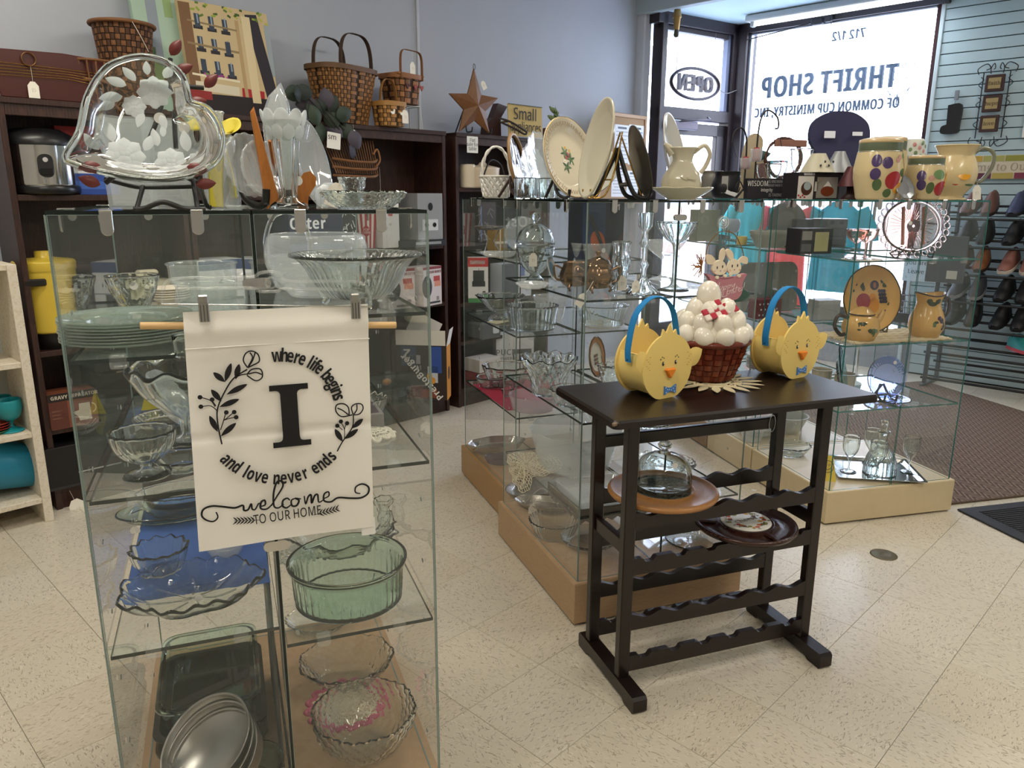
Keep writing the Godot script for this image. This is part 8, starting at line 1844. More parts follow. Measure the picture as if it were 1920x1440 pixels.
	for j in 40: cl.tube(range(7).map(func(i): return H.call(TAU * j / 40 + 0.06 * (i % 2), 0.012 + i * 0.0215)), 0.0014, 4)
	part("net", cl, yarn, lc)
	var tr = thing("silver_mirror_tray", "oblong glass tray with a scalloped silver edge, on the beech case's low shelf", "tray", V3(0.3117, 0.385, -2.5462), T)
	part("tray", dish(bl(), 0.27, 0.27, 0.02, 0.003, 0.02, 0.01, 0.004), M.silver, tr)
	for s in 2: part("scalloped_edge", bl(Transform3D(yaw(-90 if s == 0 else 0), V3(-0.139, 0.0, 0) if s == 0 else V3(0, 0, 0.139))).extr(PV(range(29).map(func(i): return Vector2(-0.14 + 0.01 * i, -0.022 - 0.006 * cos(i * PI / 2.0))) + [Vector2(0.14, 0.026), Vector2(-0.14, 0.026)]), 0.003), hx("6a6460", 0.3, 0.8), tr)
	part("glass_insert", dish(bl(TB(V3(0, 0.006, 0))), 0.25, 0.25, 0.035, 0.004, 0.02, 0.01), tw, tr)
	gl("silver_handled_tray", "silver dish with a wire handle and hanging tag, at the beech base's left end", "tray", V3(0.1355, 0.155, -2.9698), 0.0022, 0.0024, [0, 4, 40, 4, 48, 7, 58, 14], st, {"sz": 0.5, "t": 0.002, "turn": -20})
	var hd = get_node("silver_handled_tray")
	part("handle", bl().tube(curve([V3(-0.08, 0.02, 0.03), V3(0, 0.10, 0.02), V3(0.08, 0.02, 0.03)], 6), 0.0025, 6), M.chrome, hd)
	tagged(hd, V3(-0.03, 0.06, 0.06), 20, 0.035)
	gl("ribbed_pie_bowl", "clear ribbed round bowl on the beech base, left of the glass platters", "bowl", V3(0.1671, 0.155, -2.7276), 0.0021, 0.0022, [0, 0, 32, 0, 36, 3, 46, 26, 48, 30], g, {"fl": 32, "fa": 0.02, "t": 0.004})
	for k in 2: gl("glass_platter", "clear ringed glass platter on the beech base, %s" % ["behind the rack's left leg", "seen through the rack"][k], "platter", V3(0.2929, 0.155, -2.645) if k == 0 else V3(0.6823, 0.155, -2.6395), 0.002, 0.0025, [0, 0, 34, 0, 38, 3, 50, 8, 54, 12], g, {"fl": 36, "fa": 0.01, "t": 0.004})
	gl("cut_glass_platter", "clear sparkling cut-glass platter on the beech case's low shelf, right bay", "platter", V3(0.5867, 0.385, -2.8304), 0.0021, 0.0022, [0, 0, 40, 0, 48, 4, 62, 14], g, {"dn": 20, "da": 0.060, "rs": 4, "sc": 24, "sa": 0.002})
	gl("footed_plate", "clear plate with a beaded rim on the beech case's middle shelf, right bay", "plate", V3(0.4371, 0.713, -2.3526), 0.0017, 0.0018, [0, 0, 36, 0, 42, 4, 52, 10], g, {"fl": 40, "fa": 0.015})
	var lt = thing("loose_shelf_glass", "loose pane of shelf glass lying on the beech base's right half", "glass pane", V3(0.5752, 0.158, -2.7836), T)
	part("pane", bl().box(V3(0, 0.003, 0), V3(0.26, 0.005, 0.3), 0.001), M.shelf_glass, lt)
	# ---- cream cases ----
	var T2 = 14.2
	var dv = upright("pink_relish_tray", "oval pink glass divided relish tray with a lacy loop edge, upright on a wire stand", V3(1.7059, 1.175, -3.3436), T2 - 2, 8, 0.130, M.pink_glass, {"sx": 1.34, "t": 0.005, "prof": [0, 0, 0.74, 0.0, 0.80, 0.05, 0.86, 0.09], "st": 1})
	var D = face_of(dv)
	for k in 26:
		var a = TAU * k / 26
		part("edge_loop", bl(D * TB(V3(cos(a) * 0.163, sin(a) * 0.122, 0.012))).tube(flat3(arc(Vector2(), 0.0145, 0.0135, 0, 340, 14)), 0.0032, 6, true), M.pink_glass, dv)
	for x in [-0.05, 0.05]: part("divider", bl(D).box(V3(x, 0, 0.008), V3(0.006, 0.16, 0.018), 0.002), mat("rose_glass", Color("b98272"), 0.1), dv)
	for k in 40:
		var a = TAU * k / 40
		part("ray", bl(D * Transform3D(rz(rad_to_deg(a)), V3(0, 0, 0.001))).box(V3(lerpf(0.055, 0.075, absf(cos(a))), 0, 0), V3(0.07, 0.0025, 0.003), 0.001), M.pink_glass, dv)
	part("price_sticker", bl(D).extr(PV(arc(Vector2(-0.01, 0.012), 0.009, 0.009, 0, 345, 16)), -0.003), M.sticker, dv)
	easel("black wire stand under the pink relish tray", V3(1.7059, 1.168, -3.3436), T2 - 2, 0.05, 0.17, M.iron, 8, 0.003)
	for q in [[1618, 553, "left"], [1643, 556, "right"]]: gl("pink_champagne_glass", "pink-stemmed champagne glass beside the relish tray, the %s one" % q[2], "glass", V3(1.4466, 1.168, -3.2676) if q[2] == "left" else V3(1.5047, 1.168, -3.303), 1, 1, [0, 0, 0.036, 0, 0.034, 0.003, 0.006, 0.01, 0.005, 0.062, 0.012, 0.07, 0.036, 0.09, 0.046, 0.125], M.pink_glass, {"t": 0.002, "group": "pink champagne glasses"})
	var dl = thing("paper_doily", "white paper doily under the pink champagne glasses", "doily", V3(1.4806, 1.1675, -3.2762), T2)
	part("doily", bl().lathe([0, 0, 0.07, 0, 0.082, 0.0004, 0.07, 0.0006, 0, 0.0006], 40, {"fl": 20, "fa": 0.03}), hx("dcd8cc", 0.8), dl)
	# painted stoneware on the woven mat
	var mat_ = thing("woven_mat", "cream woven straw place mat under the fruit-painted stoneware", "place mat", V3(1.6742, 0.811, -3.4078), T2)
	for k in 17: part("strand", bl().tube(range(22).map(func(i): return V3(-0.25 + i * 0.0238, 0.0035 + 0.0015 * (1 if (i + k) % 2 == 0 else -1), -0.13 + k * 0.01625)), 0.006, 5, false, -1, 1.3), hx(["cdbf9c", "bfae88", "d6c9a8"][k % 3], 0.8), mat_)
	var yl = mat("yellow_glaze", Color("cba25c"), 0.16)
	var fp = upright("fruit_plate", "large yellow stoneware plate painted with an apple, a pear and grapes", V3(1.64, 0.82, -3.5022), T2 - 4, 10, 0.145, yl, {"prof": [0, 0, 0.62, 0.0, 0.70, 0.03, 0.97, 0.10, 1.0, 0.10], "seg": 60, "sz": 1.05})
	var F = face_of(fp)
	part("dark_rim", bl(F).tube(range(60).map(func(i): return V3(cos(TAU * i / 60) * (0.144 + 0.0015 * sin(i * 0.9)), sin(TAU * i / 60) * 0.152, 0.0155)), 0.003, 6, true), hx("33301f", 0.2), fp)
	for q in [[-0.035, -0.01, 0.036, 0.036, "8e1f28"], [0.018, -0.03, 0.026, 0.034, "c98420"], [0.010, 0.008, 0.016, 0.018, "c98420"], [0.02, 0.062, 0.022, 0.022, "3c3450"], [0.02, 0.062, 0.008, 0.014, "9c6a52"], [0.05, -0.078, 0.011, 0.011, "3c3450"], [0.078, -0.06, 0.009, 0.009, "3c3450"], [0.075, 0.0, 0.010, 0.010, "3c3450"]]:
		part("fruit_print", bl(F * TB(V3(q[0], q[1], 0.0012 + (0.0008 if q[4] == "9c6a52" else 0.0)))).extr(PV(arc(Vector2(), q[2], q[3], 0, 350, 22)), 0.001), hx(q[4], 0.2), fp)
	for k in 12: part("fruit_print", bl(F).extr(PV(arc(Vector2(0.045 + 0.012 * (k % 3) + 0.003 * (k / 3), 0.035 - 0.016 * (k / 3)), 0.0085, 0.0085, 0, 340, 10)), -0.0012), hx("2f2a44", 0.2), fp)
	for q in [[-0.08, 0.035, 60, 0.03], [-0.07, 0.06, 20, 0.03], [-0.05, 0.05, -30, 0.03], [-0.035, 0.035, 10, 0.04], [0.06, 0.055, -60, 0.055], [0.055, 0.07, -20, 0.045], [0.085, 0.05, -100, 0.045], [0.05, 0.095, 40, 0.03], [0.07, 0.105, -50, 0.03], [-0.06, 0.08, 80, 0.025], [0.085, -0.03, -60, 0.03], [0.02, -0.1, 160, 0.025]]:
		part("leaf_print", leaf(F * Transform3D(rz(q[2]), V3(q[0], q[1], 0.0014)), q[3], q[3] * 0.45, null, 0.02), hx("2f3a22", 0.3), fp)
	easel("small brass easel under the fruit-painted plate", V3(1.64, 0.818, -3.5022), T2 - 4, 0.06, 0.14, hx("7d6a3c", 0.4, 0.6), 10, 0.004)
	var tp = gl("yellow_teapot", "round yellow stoneware teapot with a dark handle and a grape print", "teapot", V3(1.5205, 0.82, -3.3018), 1, 1, [0, 0, 0.055, 0, 0.062, 0.006, 0.078, 0.045, 0.070, 0.085, 0.048, 0.108, 0.05, 0.112], yl, {"t": 0.004})
	part("lid", bl().lathe([0.052, 0.112, 0.05, 0.116, 0.03, 0.135, 0.015, 0.142, 0, 0.145], 32), yl, tp)
	part("lid_line", bl().lathe([0.052, 0.108, 0.0545, 0.111, 0.052, 0.114], 32), hx("3f2a1a", 0.2), tp)
	part("handle", bl().tube(curve([V3(-0.062, 0.095, 0.01), V3(-0.105, 0.105, 0.01), V3(-0.118, 0.06, 0.01), V3(-0.09, 0.022, 0.01), V3(-0.068, 0.025, 0.01)], 6), 0.0085, 8), hx("2a1c14", 0.25), tp)
	part("spout", bl().tube([V3(0.06, 0.065, 0), V3(0.082, 0.095, 0), V3(0.092, 0.125, 0)], 0.016, 10, false, 0.009), yl, tp)
	painted(tp, [0.055, 0, 0.062, 0.006, 0.078, 0.045, 0.070, 0.085, 0.048, 0.108], [[108, 0.072, 0.020, 0.014, "2f3a22"], [118, 0.066, 0.012, 0.018, "2f3a22"], [72, 0.058, 0.013, 0.011, "51683f"], [62, 0.048, 0.011, 0.010, "51683f"], [72, 0.040, 0.011, 0.010, "51683f"], [84, 0.055, 0.011, 0.016, "2f3a22"], [66, 0.030, 0.008, 0.009, "51683f"]])
	var yp = gl("yellow_pitcher", "yellow stoneware pitcher with dark rim and grape leaves, right of the painted plate", "pitcher", V3(1.8537, 0.82, -3.3913), 1, 1, [0, 0, 0.052, 0, 0.058, 0.006, 0.074, 0.045, 0.068, 0.09, 0.052, 0.13, 0.05, 0.155, 0.06, 0.185, 0.062, 0.19], yl, {"t": 0.004, "sc": 2, "sa": 0.006})
	part("dark_rim", bl().tube(range(40).map(func(i): return V3(cos(TAU * i / 40) * 0.061, 0.19 + 0.006 * cos(TAU * i / 20), sin(TAU * i / 40) * 0.061)), 0.0035, 6, true), hx("3a2216", 0.2), yp)
	part("handle", bl().tube(curve([V3(0.055, 0.17, 0), V3(0.085, 0.165, 0), V3(0.090, 0.11, 0), V3(0.068, 0.08, 0)], 6), 0.008, 8), hx("2a1c14", 0.25), yp)
	painted(yp, [0.052, 0, 0.074, 0.045, 0.068, 0.09, 0.052, 0.13, 0.05, 0.155, 0.06, 0.185], [[100, 0.155, 0.02, 0.016, "2f3a22"], [75, 0.16, 0.014, 0.013, "2f3a22"], [115, 0.16, 0.012, 0.012, "2f3a22"]])
	painted(yp, [0.052, 0, 0.074, 0.045, 0.068, 0.09, 0.052, 0.13, 0.05, 0.155, 0.06, 0.185], [[62, 0.075, 0.015, 0.014, "3a2438"], [52, 0.06, 0.012, 0.014, "3a2438"], [56, 0.042, 0.010, 0.012, "3a2438"], [72, 0.088, 0.012, 0.010, "4a2a3a"], [92, 0.062, 0.010, 0.012, "51683f"], [85, 0.07, 0.012, 0.007, "2f3a22"]])
	# lower shelf: blue glass
	var bpr = upright("blue_plate", "pale blue glass plate with a lacy rim, upright on a black easel", V3(1.7034, 0.53, -3.3945), T2 - 4, 10, 0.098, M.blue_glass, {"prof": [0, 0, 0.62, 0.0, 0.68, 0.04, 0.98, 0.08, 1.0, 0.08], "fl": 40, "fa": 0.006})
	sticker(bpr, V3(0.035, 0.165, 0.0), 0.006, 90)
	easel("black wooden easel holding the pale blue glass plate", V3(1.7034, 0.521, -3.3945), T2 - 4, 0.07, 0.06, hx("0e0d12", 0.4), 10, 0.005)
	gl("blue_saucer", "cobalt blue glass plate lying flat under the upright blue plate", "plate", V3(1.7107, 0.5215, -3.3654), 1, 1, [0, 0, 0.055, 0, 0.065, 0.003, 0.098, 0.014], M.blue_glass, {"t": 0.004})
	upright("teal_oval_dish", "oval aqua pressed-glass dish with a star centre, upright at the shelf's left end", V3(1.4561, 0.525, -3.3319), T2 + 48, 12, 0.135, M.teal_glass, {"sx": 0.72, "fl": 18, "fa": 0.03, "prof": [0, 0, 0.4, 0.0, 0.5, 0.06, 0.95, 0.16, 1.0, 0.16], "t": 0.006})
	for q in [[.19, .34, "left"], [.235, .25, "right"]]: gl("grey_mug", "grey-cream stoneware mug behind the aqua dish, %s one" % q[2], "mug", (V3(1.487, 0.521, -3.577) if q[2] == "left" else V3(1.5576, 0.521, -3.4814)), 1, 1, [0, 0, 0.036, 0, 0.042, 0.005, 0.046, 0.095, 0.047, 0.10], hx("b7b3a2", 0.25), {"t": 0.003})
	# decanter set on the silver tray
	var ts = thing("square_silver_tray", "square silver tray carrying the decanter and four goblets", "tray", V3(1.7226, 0.1585, -3.4406), T2 - 24)
	part("tray", dish(bl(), 0.36, 0.30, 0.012, 0.002, 0.012, 0.014, 0.012), M.silver, ts)
	var dc = gl("decanter", "clear ribbed bell-shaped glass decanter with a stopper on the silver tray", "decanter", V3(1.7324, 0.1608, -3.4019), 1, 1, [0, 0, 0.066, 0, 0.072, 0.006, 0.068, 0.06, 0.05, 0.105, 0.024, 0.135, 0.018, 0.17, 0.024, 0.20, 0.027, 0.203], g, {"fl": 28, "fa": 0.02, "t": 0.004, "f1": 0.12})
	part("stopper", bl().lathe([0, 0.185, 0.014, 0.188, 0.017, 0.205, 0.013, 0.215, 0.016, 0.245, 0.018, 0.258, 0, 0.260], 12), g, dc)
	for q in [[.265, .19, "left of the decanter"], [.325, .09, "in front of the decanter"], [.43, .27, "behind the decanter"], [.53, .12, "at the tray's right corner"]]:
		var p = [V3(1.5941, 0.1608, -3.4184), V3(1.6865, 0.1608, -3.3387), V3(1.7466, 0.1608, -3.5292), V3(1.8779, 0.1608, -3.418)][[.265, .325, .43, .53].find(q[0])]
		gl("wine_goblet", "clear cut wine goblet on the silver tray, %s" % q[2], "goblet", p, 1, 1, [0, 0, 0.034, 0, 0.032, 0.003, 0.006, 0.012, 0.005, 0.055, 0.014, 0.075, 0.032, 0.105, 0.037, 0.14, 0.036, 0.175], g, {"fl": 16, "fa": 0.02, "t": 0.0022, "f0": 0.06, "group": "goblets of the decanter set"})
	var sm = thing("smiley_card", "folded yellow card with a drawn face standing on the cream base", "card", V3(1.4368, 0.1575, -3.3064), T2 - 35)
	var yw = hx("e2c93a", 0.7)
	part("card", bl(Transform3D(Basis(Vector3.RIGHT, -0.12), V3())).extr(PV([Vector2(-0.05, 0), Vector2(0.05, 0), Vector2(0.028, 0.12), Vector2(-0.02, 0.12)]), 0.002), yw, sm)
	part("drawn_face", bl(Transform3D(Basis(Vector3.RIGHT, -0.12), V3(0, 0.07, 0.0))).stroke(arc(Vector2(0.006, 0), 0.028, 0.028, 0, 360, 24), 0.003).stroke(arc(Vector2(0.006, 0.002), 0.016, 0.016, 200, 340, 10), 0.003).stroke(arc(Vector2(-0.002, 0.008), 0.003, 0.005, 0, 360, 8), 0.002).stroke(arc(Vector2(0.014, 0.008), 0.003, 0.005, 0, 360, 8), 0.002), hx("3a3418"), sm)
	# the two cases behind
	var wh = hx("cfd2cf", 0.25)
	var dp = gl("dinner_plate", "white dinner plate, one of the tall stack in the cream case behind", "plate", V3(1.3863, 0.521, -4.0157), 1, 1, [0, 0, 0.07, 0, 0.078, 0.004, 0.125, 0.014], hx("c3c6c0", 0.3), {"t": 0.003, "group": "stacked dinner plates"})
	for k in range(1, 8): copy(dp, "white dinner plate, one of the tall stack in the cream case behind", dp.position + V3(0, 0.0095 * k, 0))
	gl("mixing_bowl", "grey-white mixing bowl on the cream base behind, next to the yellow card", "bowl", V3(1.5365, 0.158, -4.0743), 1, 1, [0, 0, 0.055, 0, 0.065, 0.006, 0.10, 0.085, 0.102, 0.09], hx("c9cbc2", 0.3), {})
	gl("sauce_bowl", "pale bowl leaning behind the mixing bowl on the cream base", "bowl", V3(1.5628, 0.158, -4.2151), 1, 1, [0, 0, 0.05, 0, 0.06, 0.006, 0.09, 0.10], hx("d6d7cf", 0.3), {})
	gl("beaded_plates", "stack of white beaded-rim plates on the cream base behind", "plate", V3(1.3426, 0.158, -4.0253), 1, 1, [0, 0, 0.08, 0, 0.085, 0.03, 0.11, 0.035, 0.125, 0.05], wh, {"fl": 40, "fa": 0.01, "t": 0.004})
	gl("glass_deep_bowl", "clear deep glass bowl on the cream base at the left edge of the case behind", "bowl", V3(1.2823, 0.158, -3.8966), 1, 1, [0, 0, 0.045, 0, 0.05, 0.005, 0.068, 0.12], tw, {})
	gl("fan_cut_bowl", "clear fan-cut glass bowl on the cream base, seen between the rack's right legs", "bowl", V3(1.4091, 0.158, -3.6811), 1, 1, [0, 0, 0.06, 0, 0.07, 0.006, 0.10, 0.05], g, {"dn": 18, "da": 0.060, "rs": 5})
	gl("glass_turntable", "clear ribbed glass platter on the low shelf of the cream case behind", "platter", V3(1.3697, 0.521, -3.8774), 1, 1, [0, 0, 0.08, 0, 0.09, 0.004, 0.12, 0.014], g, {"fl": 36, "fa": 0.015})
	upright("grey_dinner_plate", "large grey plate standing upright behind the lattice basket, under the top glass", V3(1.4706, 1.168, -4.2124), T2, 6, 0.115, hx("777a76", 0.35), {})
	var br = gl("glass_lattice_dish", "clear glass dish with a woven lattice pattern, upper shelf of the case behind", "dish", V3(1.3401, 1.168, -4.035), 1, 1, [0, 0, 0.06, 0, 0.07, 0.006, 0.10, 0.06, 0.105, 0.085], hx("a9aca0", 0.3), {"dn": 16, "da": 0.105, "rs": 6})
	gl("white_cup_stack", "white ribbed cup among the glass dishes on the upper shelf of the case behind", "cup", V3(1.4908, 1.168, -3.9493), 1, 1, [0, 0, 0.036, 0, 0.042, 0.005, 0.047, 0.07], hx("c9cac6", 0.3), {})
	for q in [["dark_canister", "dark navy round canister between the grey plate and the clock radio", .42, .98, 0.055, 0.14], ["dark_tin", "wide dark navy tin behind the clock radio", .52, .86, 0.09, 0.145]]:
		gl(q[0], q[1], "canister", V3(1.5628, 1.168, -4.2151) if q[2] < .5 else V3(1.6698, 1.168, -4.1184), 1, 1, [0, 0, q[4], 0, q[4], 0.006, q[4], q[5] - 0.006, q[4] * 0.95, q[5], 0, q[5]], hx("171a28", 0.35), {"full": true, "hard": true})
	var ra = carton("clock_radio", "black and cream clock radio on the upper shelf, left of the pink glasses", "radio", V3(1.3826, 1.168, -3.6228), T2, V3(0.17, 0.115, 0.11), "1f1e20", [["f", 0.45, 0.1, 0.42, 0.76, "a9a778"], ["f", 0.05, 0.55, 0.3, 0.35, "8b8a86"], ["f", 0.05, 0.1, 0.3, 0.3, "5a5a5c"]])
	gl("yellow_candle", "yellow candle in a clear cup on the last case's upper shelf", "candle", V3(1.221, 1.168, -4.1389), 1, 1, [0, 0.006, 0.026, 0.006, 0.028, 0.05, 0, 0.052], hx("c9b356", 0.4), {"full": true, "hard": true})
	gl("blue_cup", "pale blue round pot on a dark wire stand, last case's upper shelf", "pot", V3(1.2084, 1.168, -4.3111), 1, 1, [0, 0.06, 0.03, 0.06, 0.044, 0.08, 0.048, 0.11, 0.04, 0.135], hx("a9b4c4", 0.3), {})
	var gy = get_node("blue_cup")
	for k in 3: part("wire_leg", bl().tube([V3(cos(k * 2.1) * 0.042, 0.09, sin(k * 2.1) * 0.042), V3(cos(k * 2.1) * 0.03, 0.0, sin(k * 2.1) * 0.03)], 0.003, 5), M.iron, gy)
	carton("sage_box", "tall sage green box on the last case's upper shelf", "box", V3(1.1276, 1.168, -4.5898), T2, V3(0.14, 0.18, 0.10), "8f937c", [])
	var gt = thing("grey_tray", "large grey rounded tray standing on the middle shelf of the cream case behind", "tray", V3(1.398, 0.81, -4.1734), T2)
	part("tray", bl(Transform3D(Basis(Vector3.RIGHT, -0.1), V3(0, 0.135, 0))).extr(rrect(0.36, 0.27, 0.05), 0.012, 0.005), hx("6d706c", 0.4), gt)
	var rb = carton("red_dotted_box", "dark red box with white dots, low behind the right chick basket", "box", V3(1.3161, 0.81, -3.967), T2 + 10, V3(0.16, 0.10, 0.07), "6a1520", [])
	for k in 15: part("white_dot", bl(TB(V3(-0.065 + 0.026 * (k % 5) + 0.01 * (k / 5 % 2), 0.02 + 0.028 * (k / 5), 0.036))).extr(PV(arc(Vector2(), 0.005, 0.005, 0, 330, 8)), 0.001), hx("d8d0cc"), rb)
	gl("white_colander", "white enamel bowl with a dark rim behind the Easter sign", "bowl", V3(1.2089, 0.81, -4.1462), 1, 1, [0, 0, 0.04, 0, 0.06, 0.01, 0.075, 0.06, 0.077, 0.064], hx("c6c5b8", 0.3), {})
	carton("grey_slab", "dark grey upright slab leaning on the middle shelf behind the right chick basket", "board", V3(1.2996, 0.81, -3.7875), T2 + 60, V3(0.11, 0.17, 0.02), "4b4a50", [])
	carton("white_dish_box", "pale grey block dish at the middle shelf's right, behind the yellow teapot", "dish", V3(1.6121, 0.81, -3.9387), T2, V3(0.13, 0.10, 0.09), "a6a8a4", [["f", 0.0, 0.8, 1.0, 0.2, "b9bbb7"]])
	for q in [.05, .14, .23]: gl("clear_tumbler", "clear glass tumbler on the low shelf, seen beyond the cookie jar", "tumbler", V3(1.1501, 0.521, -4.3376) if q < .1 else (V3(1.2251, 0.521, -4.4081) if q < .2 else V3(1.1618, 0.521, -4.4953)), 1, 1, [0, 0, 0.028, 0, 0.031, 0.004, 0.036, 0.12], tw, {"group": "clear tumblers beyond the cookie jar"})
func goods_far_right() -> void:
	var T = -44.34
	# ---- notice board on the back wall ----
	var nb = thing("notice_board", "cork notice board with a light wooden frame beside the entrance door", "notice board", V3(0.9025, 1.72, -6.6441), 45.66)
	part("cork", bl().box(V3(0, 0, 0.008), V3(0.6, 0.68, 0.012)), hx("a58868", 0.9), nb)
	for q in [[0, 0.345, 0.64, 0.03], [0, -0.345, 0.64, 0.03], [-0.305, 0, 0.03, 0.69], [0.305, 0, 0.03, 0.69]]: part("frame", bl().box(V3(q[0], q[1], 0.012), V3(q[2], q[3], 0.022), 0.003), hx("b08c66", 0.5), nb)
	for q in [[-0.02, 0.12, 0.2, 0.3, "dfe3e8"], [0.18, 0.12, 0.21, 0.32, "e4e8ee"], [0.17, -0.22, 0.2, 0.26, "dcdfe4"], [-0.05, -0.18, 0.18, 0.25, "e0e2e6"]]:
		var p = part("notice", bl().box(V3(q[0], q[1], 0.0155), V3(q[2], q[3], 0.0012)), hx(q[4], 0.7), nb)
		for k in 9: part("print_line", bl().box(V3(q[0], q[1] + q[3] * (0.42 - 0.1 * k), 0.0165), V3(q[2] * (0.82 if k % 3 else 0.6), 0.007 if k > 0 else 0.016, 0.0006)), hx("5a87b8" if q[0] > 0.17 and q[1] > 0 and k in [1, 6, 7] else ("4d5866" if k == 0 else "a3abb6")), p)
	var ps = thing("museum_notice", "small white printed notice under the cork board by the door", "notice", V3(1.0742, 1.46, -6.8119), 45.66)
	part("paper", bl().box(V3(0, 0, 0.001), V3(0.2, 0.14, 0.002)), hx("d9dce2", 0.7), ps)
	text("MUSEUM", 0.04, 0.0008, hx("8b93a2"), ps, TB(V3(0.01, 0.03, 0.0025)))
	# ---- shoe rack along the slatwall ----
	var o = wall_at(1.92, 0, 0.10)
	var rk = thing("shoe_rack", "tall black metal shoe rack against the slatted wall", "shoe rack", o, T)
	var bm = hx("1b1c20", 0.4)
	var gm = hx("5f666e", 0.4, 0.5)
	for x in [0.03, 1.75]: for z in [0.0, 0.30]: part("post", bl().box(V3(x, 0.72, z), V3(0.028, 1.44, 0.028), 0.003), gm, rk)
	for x in [0.03, 1.75]: part("foot", bl().box(V3(x, 0.014, 0.16), V3(0.03, 0.028, 0.40), 0.003), gm, rk)
	var ty = [1.36, 1.16, 0.96, 0.76, 0.56, 0.36, 0.16]
	for y in ty:
		for k in 3: part("shelf_bar", bl().tube([V3(0.0, y - 0.05 * k * 0.9, 0.02 + k * 0.14), V3(1.8, y - 0.05 * k * 0.9, 0.02 + k * 0.14)], 0.010, 6), bm, rk)
	var kinds = [["brown leather loafer", "5d3b33", "2a1c18"], ["navy patterned clog", "2a2f4c", "1b1c22"], ["black low shoe", "17171a", "0e0e10"], ["dusty pink suede sneaker", "8b5b50", "c9bfb4"], ["tan leather sandal", "7c4a26", "2e2018"], ["dark grey sneaker", "3b3d44", "8d9096"], ["black ankle boot", "121214", "0c0c0e"]]
	var rows = [[0, 0, 1, 1, 2, 2], [2, 2, 2, 2, 1, 1], [4, 4, 3, 3, 3, 3], [5, 5, 2, 2, 2, 2], [6, 6, 2, 2, 2, 2]]
	var proto = {}
	var ord = ["leftmost", "second from the left", "third from the left", "fourth from the left", "fifth from the left", "sixth from the left"]
	for r in 5:
		for c in 6:
			var k = kinds[rows[r][c]]
			var label = "%s on the shoe rack's %s tier, %s" % [k[0], ["top", "second", "third", "fourth", "fifth"][r], ord[c]]
			var p = o + yaw(T) * V3(0.14 + c * 0.125 + 0.05 * (c / 2), ty[r] - 0.03, 0.15)
			var n
			if proto.has(k[0]): n = copy(proto[k[0]], label, p, T, "shoes on the rack")
			else:
				n = shoe(label, p, T, k[1], k[2], "boot" in k[0], "sneaker" in k[0])
				proto[k[0]] = n
			n.rotation.x = 0.30
			n.rotation.y = deg_to_rad(T + (4 if c % 2 else -4))
	var rs = shoe("teal and coral running shoe with a paper tag on the rack's low bar", o + yaw(T) * V3(0.60, 0.335, 0.15), T + 40, "2f9a98", "c9474f", false, true)
	price_tag(rs, V3(0.02, 0.06, 0.06), 0, 0.045, 0.05)
	# ---- things hung on the slatwall ----
	var hs = thing("black_stocking", "small black sequinned stocking ornament hung on the slatted wall", "ornament", wall_at(2.04, 1.90, 0.02), T)
	part("stocking", bl(TB(V3(0, 0, 0.03))).extr(PV(curve([Vector2(-0.045, 0.20), Vector2(0.05, 0.20), Vector2(0.05, 0.05), Vector2(0.045, 0.0), Vector2(-0.02, -0.01), Vector2(-0.075, 0.0), Vector2(-0.075, 0.045), Vector2(-0.04, 0.06)], 4)), 0.025, 0.006), hx("17171c", 0.35), hs)
	part("hook", bl().box(V3(0.0, 0.27, 0.008), V3(0.03, 0.07, 0.012), 0.003).tube([V3(0, 0.25, 0.01), V3(0, 0.22, 0.03), V3(0, 0.20, 0.02)], 0.003, 5), hx("8a9097", 0.4, 0.5), hs)
	var tf = thing("iron_plaque_holder", "wrought iron scrollwork holding three small brown framed plaques on the slatted wall", "wall ornament", wall_at(1.79, 2.09, 0.03), T)
	for x in [-0.085, 0.085]: part("upright", bl().tube([V3(x, -0.24, 0), V3(x, 0.22, 0)], 0.004, 6), M.iron, tf)
	for y in [-0.27, 0.25]:
		var s = signf(y)
		for x in [-0.09, -0.03, 0.03, 0.09]: part("scroll", bl().tube(flat3(curve([Vector2(x * 1.3, y - s * 0.04), Vector2(x * 1.4, y), Vector2(x * 0.8, y + s * 0.03), Vector2(x * 0.5, y), Vector2(x * 0.8, y - s * 0.012)], 5)), 0.0035, 5), M.iron, tf)
	for y in [0.14, 0.0, -0.14]:
		for x in [-0.1, 0.1]: part("scroll", bl().tube(flat3(curve([Vector2(x, y + 0.05), Vector2(x * 0.8, y + 0.03), Vector2(x * 1.1, y), Vector2(x * 0.8, y - 0.03)], 4)), 0.003, 5), M.iron, tf)
		var f = part("plaque_frame", bl(TB(V3(0, y, 0.02))).box(V3(), V3(0.125, 0.118, 0.018), 0.005), hx("3a201b", 0.5), tf)
		part("plaque", bl(TB(V3(0, y, 0.03))).box(V3(), V3(0.08, 0.075, 0.003)), hx("a58f5f", 0.6), f)
		text(["love", "hope", "faith"][int(y * 7.2 + 1.01)], 0.036, 0.0006, hx("33261c"), f, TB(V3(0, y, 0.032)), "lettering", true)
	var wp = thing("home_panel", "long painted panel reading to Our Home, with patterned strips, on the slatted wall", "sign", wall_at(1.62, 1.64, 0.03), T)
	part("panel", bl().box(V3(0, 0, 0), V3(0.86, 0.17, 0.02), 0.002), hx("c9bda4", 0.7), wp)
	for k in 12: part("painted_block", bl().box(V3(-0.39 + 0.071 * k, 0.062 if k % 2 == 0 else -0.062, 0.0105), V3(0.135, 0.042, 0.002)), hx(["8d8a3a", "7a2f45", "b8953f", "5d2a3c", "a3a05a", "b09a50"][k % 6], 0.7), wp)
	text("Welcome to Our Home", 0.075, 0.001, hx("9a8a78"), wp, TB(V3(-0.03, 0.0, 0.011)), "lettering", true)
	var pc = thing("pale_picture", "cream picture cut off by the frame's right edge, on the slatted wall", "picture", wall_at(1.52, 2.0, 0.03), T)
